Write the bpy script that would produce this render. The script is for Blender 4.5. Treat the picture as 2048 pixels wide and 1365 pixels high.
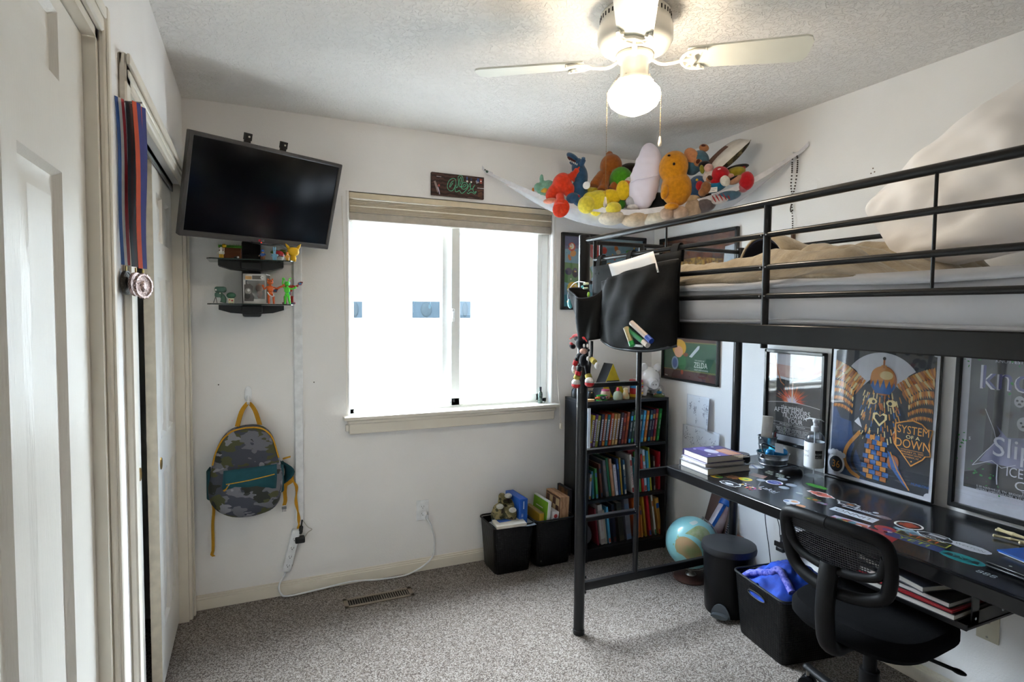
import bpy, bmesh, math, random
from mathutils import Vector, Matrix, Euler, noise as mnoise
for o in list(bpy.data.objects): bpy.data.objects.remove(o)
SC = bpy.context.scene
COL = SC.collection
V = Vector
PI = math.pi
rad = math.radians
random.seed(7)
# ---------------------------------------------------------------- room sizes (metres)
XR, XL, YD, YN, ZC, EYE = 2.42, -0.287, 3.124, -1.05, 2.44, 1.4616
# ---------------------------------------------------------------- camera
F_PX = 1158.73
FWD = V((0.40884037, 0.91121692, -0.05033171)); RGT = V((0.91252494, -0.40891657, 0.00924547)); UPV = V((0.01215685, 0.04970886, 0.99868976))
cd = bpy.data.cameras.new('camera'); cam = bpy.data.objects.new('camera', cd); COL.objects.link(cam)
cd.sensor_width = 36; cd.sensor_fit = 'HORIZONTAL'; cd.lens = 36*F_PX/2048; cd.clip_start = 0.02; cd.clip_end = 200
cam.matrix_world = Matrix(((RGT.x, UPV.x, -FWD.x, 0), (RGT.y, UPV.y, -FWD.y, 0), (RGT.z, UPV.z, -FWD.z, EYE), (0, 0, 0, 1)))
SC.camera = cam
# ---------------------------------------------------------------- world, sun, exposure
W = bpy.data.worlds.new('world'); SC.world = W; W.use_nodes = True
nt = W.node_tree; nt.nodes.clear()
out = nt.nodes.new('ShaderNodeOutputWorld'); bg = nt.nodes.new('ShaderNodeBackground'); sky = nt.nodes.new('ShaderNodeTexSky')
sky.sky_type = 'HOSEK_WILKIE'; sky.sun_direction = V((-0.35, -0.55, 0.75)).normalized(); sky.turbidity = 4; sky.ground_albedo = 0.5
hs = nt.nodes.new('ShaderNodeHueSaturation'); hs.inputs['Saturation'].default_value = 0.75
nt.links.new(sky.outputs[0], hs.inputs['Color']); nt.links.new(hs.outputs[0], bg.inputs[0]); nt.links.new(bg.outputs[0], out.inputs[0])
bg.inputs[1].default_value = 3.6
def sunlamp(name, energy, ang, col, d):
    l = bpy.data.lights.new(name, 'SUN'); l.energy = energy; l.angle = rad(ang); l.color = col
    o = bpy.data.objects.new(name, l); COL.objects.link(o); o.location = (0, 6, 8); o.rotation_euler = V(d).to_track_quat('-Z', 'Y').to_euler()
# added wide-disc sun lamp, on top of the world sky, to brighten the room
sunlamp('added_sky_fill', 3.2, 85, (0.86, 0.93, 1.0), (-0.08, -0.80, -0.48))
po = bpy.data.lights.new('window_daylight_portal', 'AREA'); po.shape = 'RECTANGLE'; po.size = 1.16; po.size_y = 1.10
po.cycles.is_portal = True
pob = bpy.data.objects.new('window_daylight_portal', po); COL.objects.link(pob); pob.location = (1.05, YD+0.14, 1.48); pob.rotation_euler = (rad(-90), 0, 0)
SC.view_settings.view_transform = 'Standard'; SC.view_settings.look = 'None'; SC.view_settings.gamma = 1
SC.view_settings.use_curve_mapping = False
SC.view_settings.exposure = 5.2
SC.cycles.use_denoising = True
SC.cycles.max_bounces = 9; SC.cycles.diffuse_bounces = 6; SC.cycles.glossy_bounces = 4; SC.cycles.transmission_bounces = 6; SC.cycles.transparent_max_bounces = 16
SC.cycles.sample_clamp_indirect = 8; SC.cycles.caustics_reflective = False; SC.cycles.caustics_refractive = False
SC.cycles.use_adaptive_sampling = True; SC.cycles.adaptive_threshold = 0.015

# ---------------------------------------------------------------- materials
_m = {}
def lin(c):
    if isinstance(c, str):
        c = [int(c[i:i+2], 16)/255 for i in (0, 2, 4)]
    return tuple((x/12.92 if x <= 0.04045 else ((x+0.055)/1.055)**2.4) for x in c) + (1.0,)
def mat(name, c, rough=0.6, metal=0.0, var=0.06, vs=30.0, bump=0.0, bs=200.0, coat=0.0, spec=0.5, emit=0, sheen=0, alpha=1, trans=0, c2=None, ior=1.45, wave=None):
    if name in _m: return _m[name]
    m = bpy.data.materials.new(name); m.use_nodes = True; t = m.node_tree; b = t.nodes['Principled BSDF']
    b.inputs['Roughness'].default_value = rough; b.inputs['Metallic'].default_value = metal
    b.inputs['Specular IOR Level'].default_value = spec; b.inputs['IOR'].default_value = ior
    if coat: b.inputs['Coat Weight'].default_value = coat; b.inputs['Coat Roughness'].default_value = 0.06
    if sheen: b.inputs['Sheen Weight'].default_value = sheen
    if alpha < 1: b.inputs['Alpha'].default_value = alpha
    if trans: b.inputs['Transmission Weight'].default_value = trans
    col = lin(c); colb = lin(c2) if c2 else tuple(x*(1-var*2.2) for x in col[:3])+(1,)
    tc = t.nodes.new('ShaderNodeTexCoord')
    if wave:
        n = t.nodes.new('ShaderNodeTexWave'); n.inputs['Scale'].default_value = wave[0]; n.inputs['Distortion'].default_value = wave[1]; n.inputs['Detail'].default_value = 3; n.inputs['Detail Scale'].default_value = wave[2] if len(wave) > 2 else 1
        n.bands_direction = wave[3] if len(wave) > 3 else 'X'
    else:
        n = t.nodes.new('ShaderNodeTexNoise'); n.inputs['Scale'].default_value = vs; n.inputs['Detail'].default_value = 2
    t.links.new(tc.outputs['Object'], n.inputs['Vector'])
    mx = t.nodes.new('ShaderNodeMix'); mx.data_type = 'RGBA'; mx.inputs[6].default_value = col; mx.inputs[7].default_value = colb
    rp = t.nodes.new('ShaderNodeMapRange'); rp.inputs[1].default_value = 0.35; rp.inputs[2].default_value = 0.65
    fo = n.outputs['Fac'] if 'Fac' in n.outputs else n.outputs[0]
    t.links.new(fo, rp.inputs[0]); t.links.new(rp.outputs[0], mx.inputs[0]); t.links.new(mx.outputs[2], b.inputs['Base Color'])
    if emit:
        b.inputs['Emission Color'].default_value = col; b.inputs['Emission Strength'].default_value = emit
    if bump:
        bn = t.nodes.new('ShaderNodeTexNoise'); bn.inputs['Scale'].default_value = bs; bn.inputs['Detail'].default_value = 3
        bu = t.nodes.new('ShaderNodeBump'); bu.inputs['Strength'].default_value = bump; bu.inputs['Distance'].default_value = 0.003
        t.links.new(tc.outputs['Object'], bn.inputs['Vector']); t.links.new(bn.outputs[0], bu.inputs['Height']); t.links.new(bu.outputs[0], b.inputs['Normal'])
    _m[name] = m
    return m
def flat(c, rough=0.5, **k):
    return mat('paint_'+c+'_%d' % int(rough*10), c, rough, var=0.03, **k)
def cloth(c, **k):
    return mat('plush_'+c, c, 0.95, var=0.10, vs=60, bump=0.5, bs=900, sheen=0.3, spec=0.1, **k)
def glassy(name, tint=(1, 1, 1), refl=1.0, rough=0.02, tr=1.0, ior=1.5):
    if name in _m: return _m[name]
    m = bpy.data.materials.new(name); m.use_nodes = True; t = m.node_tree; t.nodes.clear()
    o = t.nodes.new('ShaderNodeOutputMaterial'); tp = t.nodes.new('ShaderNodeBsdfTransparent'); g = t.nodes.new('ShaderNodeBsdfGlossy'); mx = t.nodes.new('ShaderNodeMixShader')
    fr = t.nodes.new('ShaderNodeFresnel'); ge = t.nodes.new('ShaderNodeNewGeometry'); im = t.nodes.new('ShaderNodeMapRange'); im.inputs[3].default_value = ior; im.inputs[4].default_value = 1/ior
    t.links.new(ge.outputs['Backfacing'], im.inputs[0]); t.links.new(im.outputs[0], fr.inputs[0])
    tp.inputs[0].default_value = (tint[0]*tr, tint[1]*tr, tint[2]*tr, 1); g.inputs[1].default_value = rough; g.inputs[0].default_value = (refl, refl, refl, 1)
    t.links.new(fr.outputs[0], mx.inputs[0]); t.links.new(tp.outputs[0], mx.inputs[1]); t.links.new(g.outputs[0], mx.inputs[2]); t.links.new(mx.outputs[0], o.inputs[0])
    _m[name] = m
    return m

# ---------------------------------------------------------------- mesh builder
def RM(rx=0, ry=0, rz=0): return Euler((rad(rx), rad(ry), rad(rz))).to_matrix().to_4x4()
def TM(x, y=None, z=None):
    return Matrix.Translation(V(x) if y is None else V((x, y, z)))
def frame(o, ux, uy, uz=None):
    ux = V(ux).normalized(); uy = V(uy).normalized(); uz = ux.cross(uy) if uz is None else V(uz).normalized()
    return Matrix(((ux.x, uy.x, uz.x, o[0]), (ux.y, uy.y, uz.y, o[1]), (ux.z, uy.z, uz.z, o[2]), (0, 0, 0, 1)))
def mw(o):
    m = o.matrix_basis.copy()
    return m if o.parent is None else mw(o.parent) @ m
_txt = {}
def textgeo(s):
    if s in _txt: return _txt[s]
    cu = bpy.data.curves.new('t', 'FONT'); cu.body = s; cu.align_x = 'CENTER'; cu.align_y = 'CENTER'; cu.resolution_u = 3
    ob = bpy.data.objects.new('t', cu); COL.objects.link(ob)
    dg = bpy.context.evaluated_depsgraph_get(); dg.update()
    me = bpy.data.meshes.new_from_object(ob.evaluated_get(dg))
    r = ([v.co.copy() for v in me.vertices], [tuple(p.vertices) for p in me.polygons])
    bpy.data.objects.remove(ob); bpy.data.curves.remove(cu); bpy.data.meshes.remove(me)
    _txt[s] = r
    return r
def camo(name, base, cs, sc, zs=1.8):
    m = bpy.data.materials.new(name); m.use_nodes = True; t = m.node_tree; b = t.nodes['Principled BSDF']; b.inputs['Roughness'].default_value = .9; tc = t.nodes.new('ShaderNodeTexCoord'); prev = None
    for i, (c, th) in enumerate(cs):
        mp = t.nodes.new('ShaderNodeMapping'); mp.inputs['Scale'].default_value = (1, 1, zs); mp.inputs['Location'].default_value = (i*3.7, i*1.9, i*5.3); n = t.nodes.new('ShaderNodeTexNoise'); n.inputs['Scale'].default_value = sc; n.inputs['Detail'].default_value = 2
        g = t.nodes.new('ShaderNodeMath'); g.operation = 'GREATER_THAN'; g.inputs[1].default_value = th; x = t.nodes.new('ShaderNodeMix'); x.data_type = 'RGBA'; x.inputs[7].default_value = lin(c)
        t.links.new(tc.outputs['Object'], mp.inputs[0]); t.links.new(mp.outputs[0], n.inputs['Vector']); t.links.new(n.outputs[0], g.inputs[0]); t.links.new(g.outputs[0], x.inputs[0])
        if prev: t.links.new(prev, x.inputs[6])
        else: x.inputs[6].default_value = lin(base)
        prev = x.outputs[2]
    t.links.new(prev, b.inputs['Base Color']); return m
class MB:
    def __init__(s): s.bm = bmesh.new(); s.mats = []
    def mi(s, m):
        if m not in s.mats: s.mats.append(m)
        return s.mats.index(m)
    def add(s, vs, fs, m, T=None, smooth=False):
        i = s.mi(m); T = T or Matrix.Identity(4)
        bv = [s.bm.verts.new(T @ V(v)) for v in vs]; out = []
        for f in fs:
            try: q = s.bm.faces.new([bv[k] for k in f])
            except ValueError: continue
            q.material_index = i; q.smooth = smooth; out.append(q)
        return out
    def box(s, c, d, m, T=None, bev=0, seg=1):
        x, y, z = d[0]/2, d[1]/2, d[2]/2
        vs = [V(c)+V((a, b, e)) for a in (-x, x) for b in (-y, y) for e in (-z, z)]
        fs = [(0, 1, 3, 2), (4, 6, 7, 5), (0, 4, 5, 1), (2, 3, 7, 6), (0, 2, 6, 4), (1, 5, 7, 3)]
        q = s.add(vs, fs, m, T)
        if bev:
            es = list({e for f in q for e in f.edges})
            bmesh.ops.bevel(s.bm, geom=es, offset=bev, segments=seg, affect='EDGES', profile=0.5)
        return s
    def b2(s, a, b, m, bev=0, T=None, seg=1):
        a = V(a); b = V(b)
        return s.box((a+b)/2, [abs(b[i]-a[i]) for i in range(3)], m, T, bev, seg)
    def tube(s, pts, r, m, n=10, T=None, cap=True, flatz=1.0, smooth=True):
        pts = [V(p) for p in pts]; k = len(pts); rs = list(r) if hasattr(r, '__len__') else [r]*k
        t0 = (pts[1]-pts[0]).normalized(); a = V((0, 0, 1)) if abs(t0.z) < .9 else V((1, 0, 0))
        u = t0.cross(a).normalized(); vs = []
        for i in range(k):
            t = (pts[min(i+1, k-1)]-pts[max(i-1, 0)])
            t = t.normalized() if t.length > 1e-9 else t0
            u = (u-t*u.dot(t)); u = u.normalized() if u.length > 1e-6 else t.orthogonal().normalized()
            w = t.cross(u)
            for j in range(n):
                an = 2*PI*j/n; vs.append(pts[i]+u*(math.cos(an)*rs[i])+w*(math.sin(an)*rs[i]*flatz))
        fs = [(i*n+j, i*n+(j+1) % n, (i+1)*n+(j+1) % n, (i+1)*n+j) for i in range(k-1) for j in range(n)]
        q = s.add(vs, fs, m, T, smooth)
        if cap:
            s.add(vs[:n], [tuple(range(n-1, -1, -1))], m, T); s.add(vs[-n:], [tuple(range(n))], m, T)
        return s
    def cyl(s, a, b, r, m, n=20, r1=None, T=None, cap=True):
        return s.tube([a, b], [r, r if r1 is None else r1], m, n, T, cap)
    def lathe(s, prof, m, c=(0, 0, 0), n=28, T=None, a0=0, a1=2*PI):
        full = abs(a1-a0-2*PI) < 1e-6; nn = n if full else n+1; vs = []
        for r, z in prof:
            for j in range(nn):
                an = a0+(a1-a0)*j/n; vs.append(V(c)+V((max(r, 1e-5)*math.cos(an), max(r, 1e-5)*math.sin(an), z)))
        fs = []
        for i in range(len(prof)-1):
            for j in range(n):
                k = (j+1) % nn if full else j+1
                fs.append((i*nn+j, i*nn+k, (i+1)*nn+k, (i+1)*nn+j))
        s.add(vs, fs, m, T, True); return s
    def ell(s, c, r, m, R=None, n=16, T=None, pw=None):
        if not hasattr(r, '__len__'): r = (r, r, r)
        h = n//2; vs = []
        for i in range(h+1):
            a = PI*i/h
            for j in range(n):
                b = 2*PI*j/n; p = V((math.sin(a)*math.cos(b), math.sin(a)*math.sin(b), math.cos(a)))
                if pw: p = V([math.copysign(abs(q)**pw, q) for q in p])
                p = V((p.x*r[0], p.y*r[1], p.z*r[2])); p = (R @ p) if R else p
                vs.append(V(c)+p)
        fs = [(i*n+j, (i+1)*n+j, (i+1)*n+(j+1) % n, i*n+(j+1) % n) for i in range(h) for j in range(n)]
        s.add(vs, fs, m, T, True); return s
    def prism(s, pts, th, m, T=None, smooth=False, side=None):
        k = len(pts); vs = [(p[0], p[1], 0) for p in pts]+[(p[0], p[1], th) for p in pts]
        s.add(vs, [tuple(range(k-1, -1, -1)), tuple(range(k, 2*k))], m, T)
        s.add(vs, [(i, (i+1) % k, (i+1) % k+k, i+k) for i in range(k)], side or m, T, smooth); return s
    def poly(s, pts, m, T=None, z=0):
        s.add([(p[0], p[1], z) for p in pts], [tuple(range(len(pts)))], m, T); return s
    def disc(s, c, r, m, T=None, z=0, n=24, ry=None, a=0):
        ry = ry or r
        pts = []
        for i in range(n):
            x = r*math.cos(2*PI*i/n); y = ry*math.sin(2*PI*i/n)
            pts.append((c[0]+x*math.cos(a)-y*math.sin(a), c[1]+x*math.sin(a)+y*math.cos(a)))
        return s.poly(pts, m, T, z)
    def line(s, pts, w, m, T=None, z=0):
        for i in range(len(pts)-1):
            a = V((pts[i][0], pts[i][1])); b = V((pts[i+1][0], pts[i+1][1])); d = b-a
            if d.length < 1e-6: continue
            d = d.normalized()*w/2; nrm = V((-d.y, d.x)); a = a-d*0.6; b = b+d*0.6
            s.poly([a-nrm, b-nrm, b+nrm, a+nrm], m, T, z+i*2e-6)
        return s
    def ribbon(s, pts, w, m, th=0.0015, T=None):
        pts = [V(p) for p in pts]; k = len(pts); ws = w if isinstance(w, list) else [V(w)]*k; vs = []
        for i in range(k):
            t = (pts[min(i+1, k-1)]-pts[max(i-1, 0)]).normalized(); nn = t.cross(ws[i]).normalized()*th/2
            for a in (ws[i]/2+nn, -ws[i]/2+nn, -ws[i]/2-nn, ws[i]/2-nn): vs.append(pts[i]+a)
        fs = [(i*4+j, i*4+(j+1) % 4, (i+1)*4+(j+1) % 4, (i+1)*4+j) for i in range(k-1) for j in range(4)]
        fs += [(3, 2, 1, 0), tuple((k-1)*4+j for j in range(4))]
        s.add(vs, fs, m, T, False); return s
    def grid(s, fn, nu, nv, m, T=None, smooth=True, closeu=False):
        vs = [fn(i/nu, j/nv) for i in range(nu+1) for j in range(nv+1)]
        fs = [(i*(nv+1)+j, (i+1)*(nv+1)+j, (i+1)*(nv+1)+j+1, i*(nv+1)+j+1) for i in range(nu) for j in range(nv)]
        return s.add(vs, fs, m, T, smooth)
    def text(s, st, size, m, T=None, c=(0, 0), z=0, sx=1.0, shear=0, rot=0):
        vs, fs = textgeo(st); ca, sa = math.cos(rad(rot)), math.sin(rad(rot)); o = []
        for v in vs:
            x = (v.x+shear*v.y)*size*sx; y = v.y*size
            o.append((c[0]+x*ca-y*sa, c[1]+x*sa+y*ca, z))
        s.add(o, fs, m, T); return s
    def build(s, name, parent=None, label=None, cat=None, group=None, kind=None, mods=None, sharp=40, loc=None):
        me = bpy.data.meshes.new(name)
        bmesh.ops.remove_doubles(s.bm, verts=s.bm.verts, dist=1e-6) if not mods else None
        bmesh.ops.recalc_face_normals(s.bm, faces=s.bm.faces) if getattr(s, 'recalc', False) else None
        if parent is not None: s.bm.transform(mw(parent).inverted()); L = V((0, 0, 0))
        else:
            if loc is None:
                co = [v.co for v in s.bm.verts]
                L = V(((min(c.x for c in co)+max(c.x for c in co))/2, (min(c.y for c in co)+max(c.y for c in co))/2, min(c.z for c in co)))
            else: L = V(loc)
            s.bm.transform(Matrix.Translation(-L))
        s.bm.to_mesh(me); s.bm.free()
        for m in s.mats: me.materials.append(m)
        if sharp: me.set_sharp_from_angle(angle=rad(sharp))
        o = bpy.data.objects.new(name, me); COL.objects.link(o); o.location = L
        if parent is not None: o.parent = parent
        if label: o['label'] = label
        if cat: o['category'] = cat
        if group: o['group'] = group
        if kind: o['kind'] = kind
        for k in (mods or []):
            md = o.modifiers.new(k[0].lower(), k[0])
            for a, b in k[1].items(): setattr(md, a, b)
        return o
def thing(name, label, cat, loc=(0, 0, 0), rz=0, group=None, rot=None):
    o = bpy.data.objects.new(name, None); COL.objects.link(o); o.empty_display_size = 0.05
    o.location = loc; o.rotation_euler = rot if rot else (0, 0, rad(rz)); o['label'] = label; o['category'] = cat
    if group: o['group'] = group
    return o
def struct(name, mb, parent=None, **k):
    o = mb.build(name, parent, **k)
    if parent is None: o['kind'] = 'structure'
    return o
def dup(root, loc=None, rot=None, label=None, group=None):
    r = root.copy(); COL.objects.link(r)
    if loc is not None: r.location = loc
    if rot is not None: r.rotation_euler = rot
    if label: r['label'] = label
    if group: r['group'] = group
    for ch in list(root.children):
        c = ch.copy(); COL.objects.link(c); c.parent = r
        for g in list(ch.children):
            d = g.copy(); COL.objects.link(d); d.parent = c
    return r
def Q(*a):
    b = MB(); b.box(*a); return b
def at(u, v, ax, val):
    """point on a real plane of the room (x, y or z = val) seen at photo pixel u, v"""
    d = FWD + RGT*((u-1024)/F_PX) - UPV*((v-682.5)/F_PX); i = 'xyz'.index(ax)
    o = V((0, 0, EYE)); return o + d*((val-o[i])/d[i])
def remesh(vox=0.008, sm=4):
    return [('REMESH', {'mode': 'VOXEL', 'voxel_size': vox, 'use_smooth_shade': True}), ('SMOOTH', {'factor': 0.5, 'iterations': sm})]
def catm(pts, n=6):
    pts = [V(p) for p in pts]; out = []
    P = [pts[0]*2-pts[1]]+pts+[pts[-1]*2-pts[-2]]
    for i in range(1, len(P)-2):
        for k in range(n):
            t = k/n; a, b, c, d = P[i-1], P[i], P[i+1], P[i+2]
            out.append(0.5*((2*b)+(c-a)*t+(2*a-5*b+4*c-d)*t*t+(3*b-a-3*c+d)*t*t*t))
    out.append(pts[-1]); return out
# ================================================================ ROOM SHELL
def wallmat(name, c, scale, strength, dist, var=0.02):
    m = mat(name, c, 0.85, var=var, vs=3, spec=0.25); t = m.node_tree; b = t.nodes['Principled BSDF']
    tc = [n for n in t.nodes if n.type == 'TEX_COORD'][0]
    n1 = t.nodes.new('ShaderNodeTexNoise'); n1.inputs['Scale'].default_value = scale; n1.inputs['Detail'].default_value = 3; n1.inputs['Distortion'].default_value = 0.6
    bu = t.nodes.new('ShaderNodeBump'); bu.inputs['Strength'].default_value = strength; bu.inputs['Distance'].default_value = dist
    t.links.new(tc.outputs['Object'], n1.inputs['Vector']); t.links.new(n1.outputs[0], bu.inputs['Height']); t.links.new(bu.outputs[0], b.inputs['Normal'])
    return m
WALL = wallmat('wall_paint', 'eeecea', 150, 0.35, 0.002)
CEIL = wallmat('ceiling_knockdown', 'ebe7e2', 55, 0.0, 0.004)
t = CEIL.node_tree; b = t.nodes['Principled BSDF']; tc = [n for n in t.nodes if n.type == 'TEX_COORD'][0]
vo = t.nodes.new('ShaderNodeTexNoise'); vo.inputs['Scale'].default_value = 38; vo.inputs['Detail'].default_value = 4; vo.inputs['Distortion'].default_value = 1.6
cr = t.nodes.new('ShaderNodeMapRange'); cr.inputs[1].default_value = 0.44; cr.inputs[2].default_value = 0.53
bu = t.nodes.new('ShaderNodeBump'); bu.inputs['Strength'].default_value = 0.75; bu.inputs['Distance'].default_value = 0.004
t.links.new(tc.outputs['Object'], vo.inputs['Vector']); t.links.new(vo.outputs[0], cr.inputs[0]); t.links.new(cr.outputs[0], bu.inputs['Height']); t.links.new(bu.outputs[0], b.inputs['Normal'])
TRIM = mat('trim_cream_paint', 'e4ddcf', 0.35, var=0.02, vs=8, spec=0.5)
DOORM = mat('door_white_paint', 'e6e2da', 0.34, var=0.02, vs=6, spec=0.6, bump=0.25, bs=60)
# stretch the door's bump into a wood grain
for n in DOORM.node_tree.nodes:
    if n.type == 'TEX_NOISE' and n.inputs['Scale'].default_value == 60:
        mp = DOORM.node_tree.nodes.new('ShaderNodeMapping'); mp.inputs['Scale'].default_value = (6, 6, 0.35)
        DOORM.node_tree.links.new([k for k in DOORM.node_tree.nodes if k.type == 'TEX_COORD'][0].outputs['Object'], mp.inputs[0]); DOORM.node_tree.links.new(mp.outputs[0], n.inputs['Vector'])
# carpet
CARP = bpy.data.materials.new('carpet_frieze'); CARP.use_nodes = True; t = CARP.node_tree; b = t.nodes['Principled BSDF']
b.inputs['Roughness'].default_value = 1; b.inputs['Specular IOR Level'].default_value = 0.1; b.inputs['Sheen Weight'].default_value = 0.2
tc = t.nodes.new('ShaderNodeTexCoord')
n1 = t.nodes.new('ShaderNodeTexVoronoi'); n1.inputs['Scale'].default_value = 260; n1.inputs['Randomness'].default_value = 1
n2 = t.nodes.new('ShaderNodeTexNoise'); n2.inputs['Scale'].default_value = 130; n2.inputs['Detail'].default_value = 4; n2.inputs['Roughness'].default_value = 0.8
n3 = t.nodes.new('ShaderNodeTexNoise'); n3.inputs['Scale'].default_value = 2.2; n3.inputs['Detail'].default_value = 3
for n in (n1, n2, n3): t.links.new(tc.outputs['Object'], n.inputs['Vector'])
ra = t.nodes.new('ShaderNodeValToRGB'); e = ra.color_ramp.elements
e[0].position = 0.0; e[0].color = lin('2e2520'); e[1].position = 1.0; e[1].color = lin('bdb5ae')
for pz, cc in ((0.36, '4a3f37'), (0.5, '74685e'), (0.62, '928a83')):
    x = e.new(pz); x.color = lin(cc)
sp = t.nodes.new('ShaderNodeSeparateColor'); t.links.new(n1.outputs['Color'], sp.inputs[0])
mr = t.nodes.new('ShaderNodeMath'); mr.operation = 'MULTIPLY_ADD'; mr.inputs[1].default_value = 0.55
ad = t.nodes.new('ShaderNodeMath'); ad.operation = 'MULTIPLY'; ad.inputs[1].default_value = 0.5
t.links.new(n2.outputs[0], ad.inputs[0]); t.links.new(sp.outputs[0], mr.inputs[0]); t.links.new(ad.outputs[0], mr.inputs[2]); t.links.new(mr.outputs[0], ra.inputs[0])
mm = t.nodes.new('ShaderNodeMix'); mm.data_type = 'RGBA'; mm.blend_type = 'MULTIPLY'; mm.inputs[0].default_value = 0.35
t.links.new(ra.outputs[0], mm.inputs[6]); t.links.new(n3.outputs['Color'] if 'Color' in n3.outputs else n3.outputs[1], mm.inputs[7])
hsv = t.nodes.new('ShaderNodeMix'); hsv.data_type = 'RGBA'; hsv.inputs[0].default_value = 0.25
t.links.new(ra.outputs[0], b.inputs['Base Color'])
bu = t.nodes.new('ShaderNodeBump'); bu.inputs['Strength'].default_value = 1.0; bu.inputs['Distance'].default_value = 0.008
t.links.new(mr.outputs[0], bu.inputs['Height']); t.links.new(bu.outputs[0], b.inputs['Normal'])

m = MB(); m.b2((XL-0.9, YN-.1, -0.1), (XR+0.1, YD+.1, 0), CARP); struct('floor', m, loc=(0, 0, 0))
m = MB(); m.b2((XL-0.9, YN-.1, ZC), (XR+0.1, YD+.16, ZC+0.1), CEIL); struct('ceiling', m, loc=(0, 0, 0))
m = MB(); m.b2((XR, YN-.1, 0), (XR+0.1, YD+.16, ZC), WALL); struct('wall_right', m, loc=(0, 0, 0))
m = MB(); m.b2((XL-.9, YN-.1, 0), (XR, YN, ZC), WALL); struct('wall_near', m, loc=(0, 0, 0))
# window wall, opening 0.463..1.664 x 0.885..2.08
WX0, WX1, WZ0, WZ1 = 0.463, 1.668, 0.885, 2.082
m = MB(); w = YD+.16
m.b2((XL-.9, YD, 0), (WX0, w, ZC), WALL); m.b2((WX1, YD, 0), (XR+.1, w, ZC), WALL)
m.b2((WX0, YD, 0), (WX1, w, WZ0), WALL); m.b2((WX0, YD, WZ1), (WX1, w, ZC), WALL)
# rounded drywall returns
for x, sg in ((WX0, 1), (WX1, -1)):
    m.cyl((x+sg*-.006, YD+.008, WZ0), (x+sg*-.006, YD+.008, WZ1), .011, WALL, 12)
struct('wall_window', m, loc=(0, 0, 0))
# left wall with the entry door opening and the closet opening
DY0, DY1, DZ = 0.70, 1.478, 2.035      # entry door opening
CY0, CY1, CZ = 1.735, 3.03, 2.02      # closet opening
m = MB(); a = XL-.11
for y0, y1, z0, z1 in ((YN, DY0, 0, ZC), (DY0, DY1, DZ, ZC), (DY1, CY0, 0, ZC), (CY0, CY1, CZ, ZC), (CY1, YD, 0, ZC)):
    m.b2((a, y0, z0), (XL, y1, z1), WALL)
struct('wall_left', m, loc=(0, 0, 0))
# closet interior shell and the hall side behind the door
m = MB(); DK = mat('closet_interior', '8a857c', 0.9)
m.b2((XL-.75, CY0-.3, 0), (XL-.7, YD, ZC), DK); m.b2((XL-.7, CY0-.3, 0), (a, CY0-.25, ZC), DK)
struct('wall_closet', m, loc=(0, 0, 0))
# casings
def casing(name, y0, y1, z1, w=.058, hand=True, par=None):
    m = MB()
    def prof(a, b, ax):
        # two stepped bands
        a = V(a); b = V(b)
        m.b2(a, b, TRIM, .004)
        c = a.copy(); d = b.copy(); c.x = XL+.012; d.x = XL+.019
        if ax == 'z': c.y += w*.12 if True else 0; d.y -= w*.45
        else: c.z += w*.45; d.z -= w*.12
        m.b2(c, d, TRIM, .003)
    prof((XL, y0-w, 0), (XL+.014, y0, z1+w), 'z'); prof((XL, y1, 0), (XL+.014, y1+w, z1+w), 'z')
    prof((XL, y0, z1), (XL+.014, y1, z1+w), 'y')
    m.b2((a-.002, y0-.001, 0), (XL+.001, y0+.018, z1), TRIM); m.b2((a-.002, y1-.018, 0), (XL+.001, y1+.001, z1), TRIM); m.b2((a-.002, y0, z1-.018), (XL+.001, y1, z1+.001), TRIM)
    return struct(name, m, loc=(XL, (y0+y1)/2, 0))
casing('trim_1', DY0, DY1, DZ)
m = MB()  # closet casing: fat moulded header and jambs
for (y0, y1, z0, z1) in ((CY0-.052, CY0, 0, CZ+.058), (CY1, CY1+.058, 0, CZ+.058)):
    m.b2((XL, y0, z0), (XL+.018, y1, z1), TRIM, .004)
m.b2((XL, CY0-.052, CZ-.015), (XL+.018, CY1+.058, CZ+.058), TRIM, .004)
m.b2((XL+.016, CY0-.052, CZ+.028), (XL+.028, CY1+.058, CZ+.058), TRIM, .008, seg=2)
m.b2((XL+.016, CY0-.04, CZ+.004), (XL+.022, CY1+.05, CZ+.022), TRIM, .004)
m.b2((XL+.016, CY1+.03, 0), (XL+.026, CY1+.058, CZ), TRIM, .004)
m.b2((a, CY0-.002, 0), (XL+.002, CY0+.012, CZ), TRIM); m.b2((a, CY1-.012, 0), (XL+.002, CY1+.002, CZ), TRIM)
struct('trim_2', m, loc=(XL, CY0, 0))
m = MB(); TRK = mat('track_steel', '8d9294', 0.4, 0.8)
m.b2((XL-.10, CY0, CZ-.02), (XL-.03, CY1, CZ+.01), TRK); m.b2((XL-.035, CY0, CZ-.035), (XL-.03, CY1, CZ), TRK)
struct('trim_3', m, loc=(XL, CY0, CZ))
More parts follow.
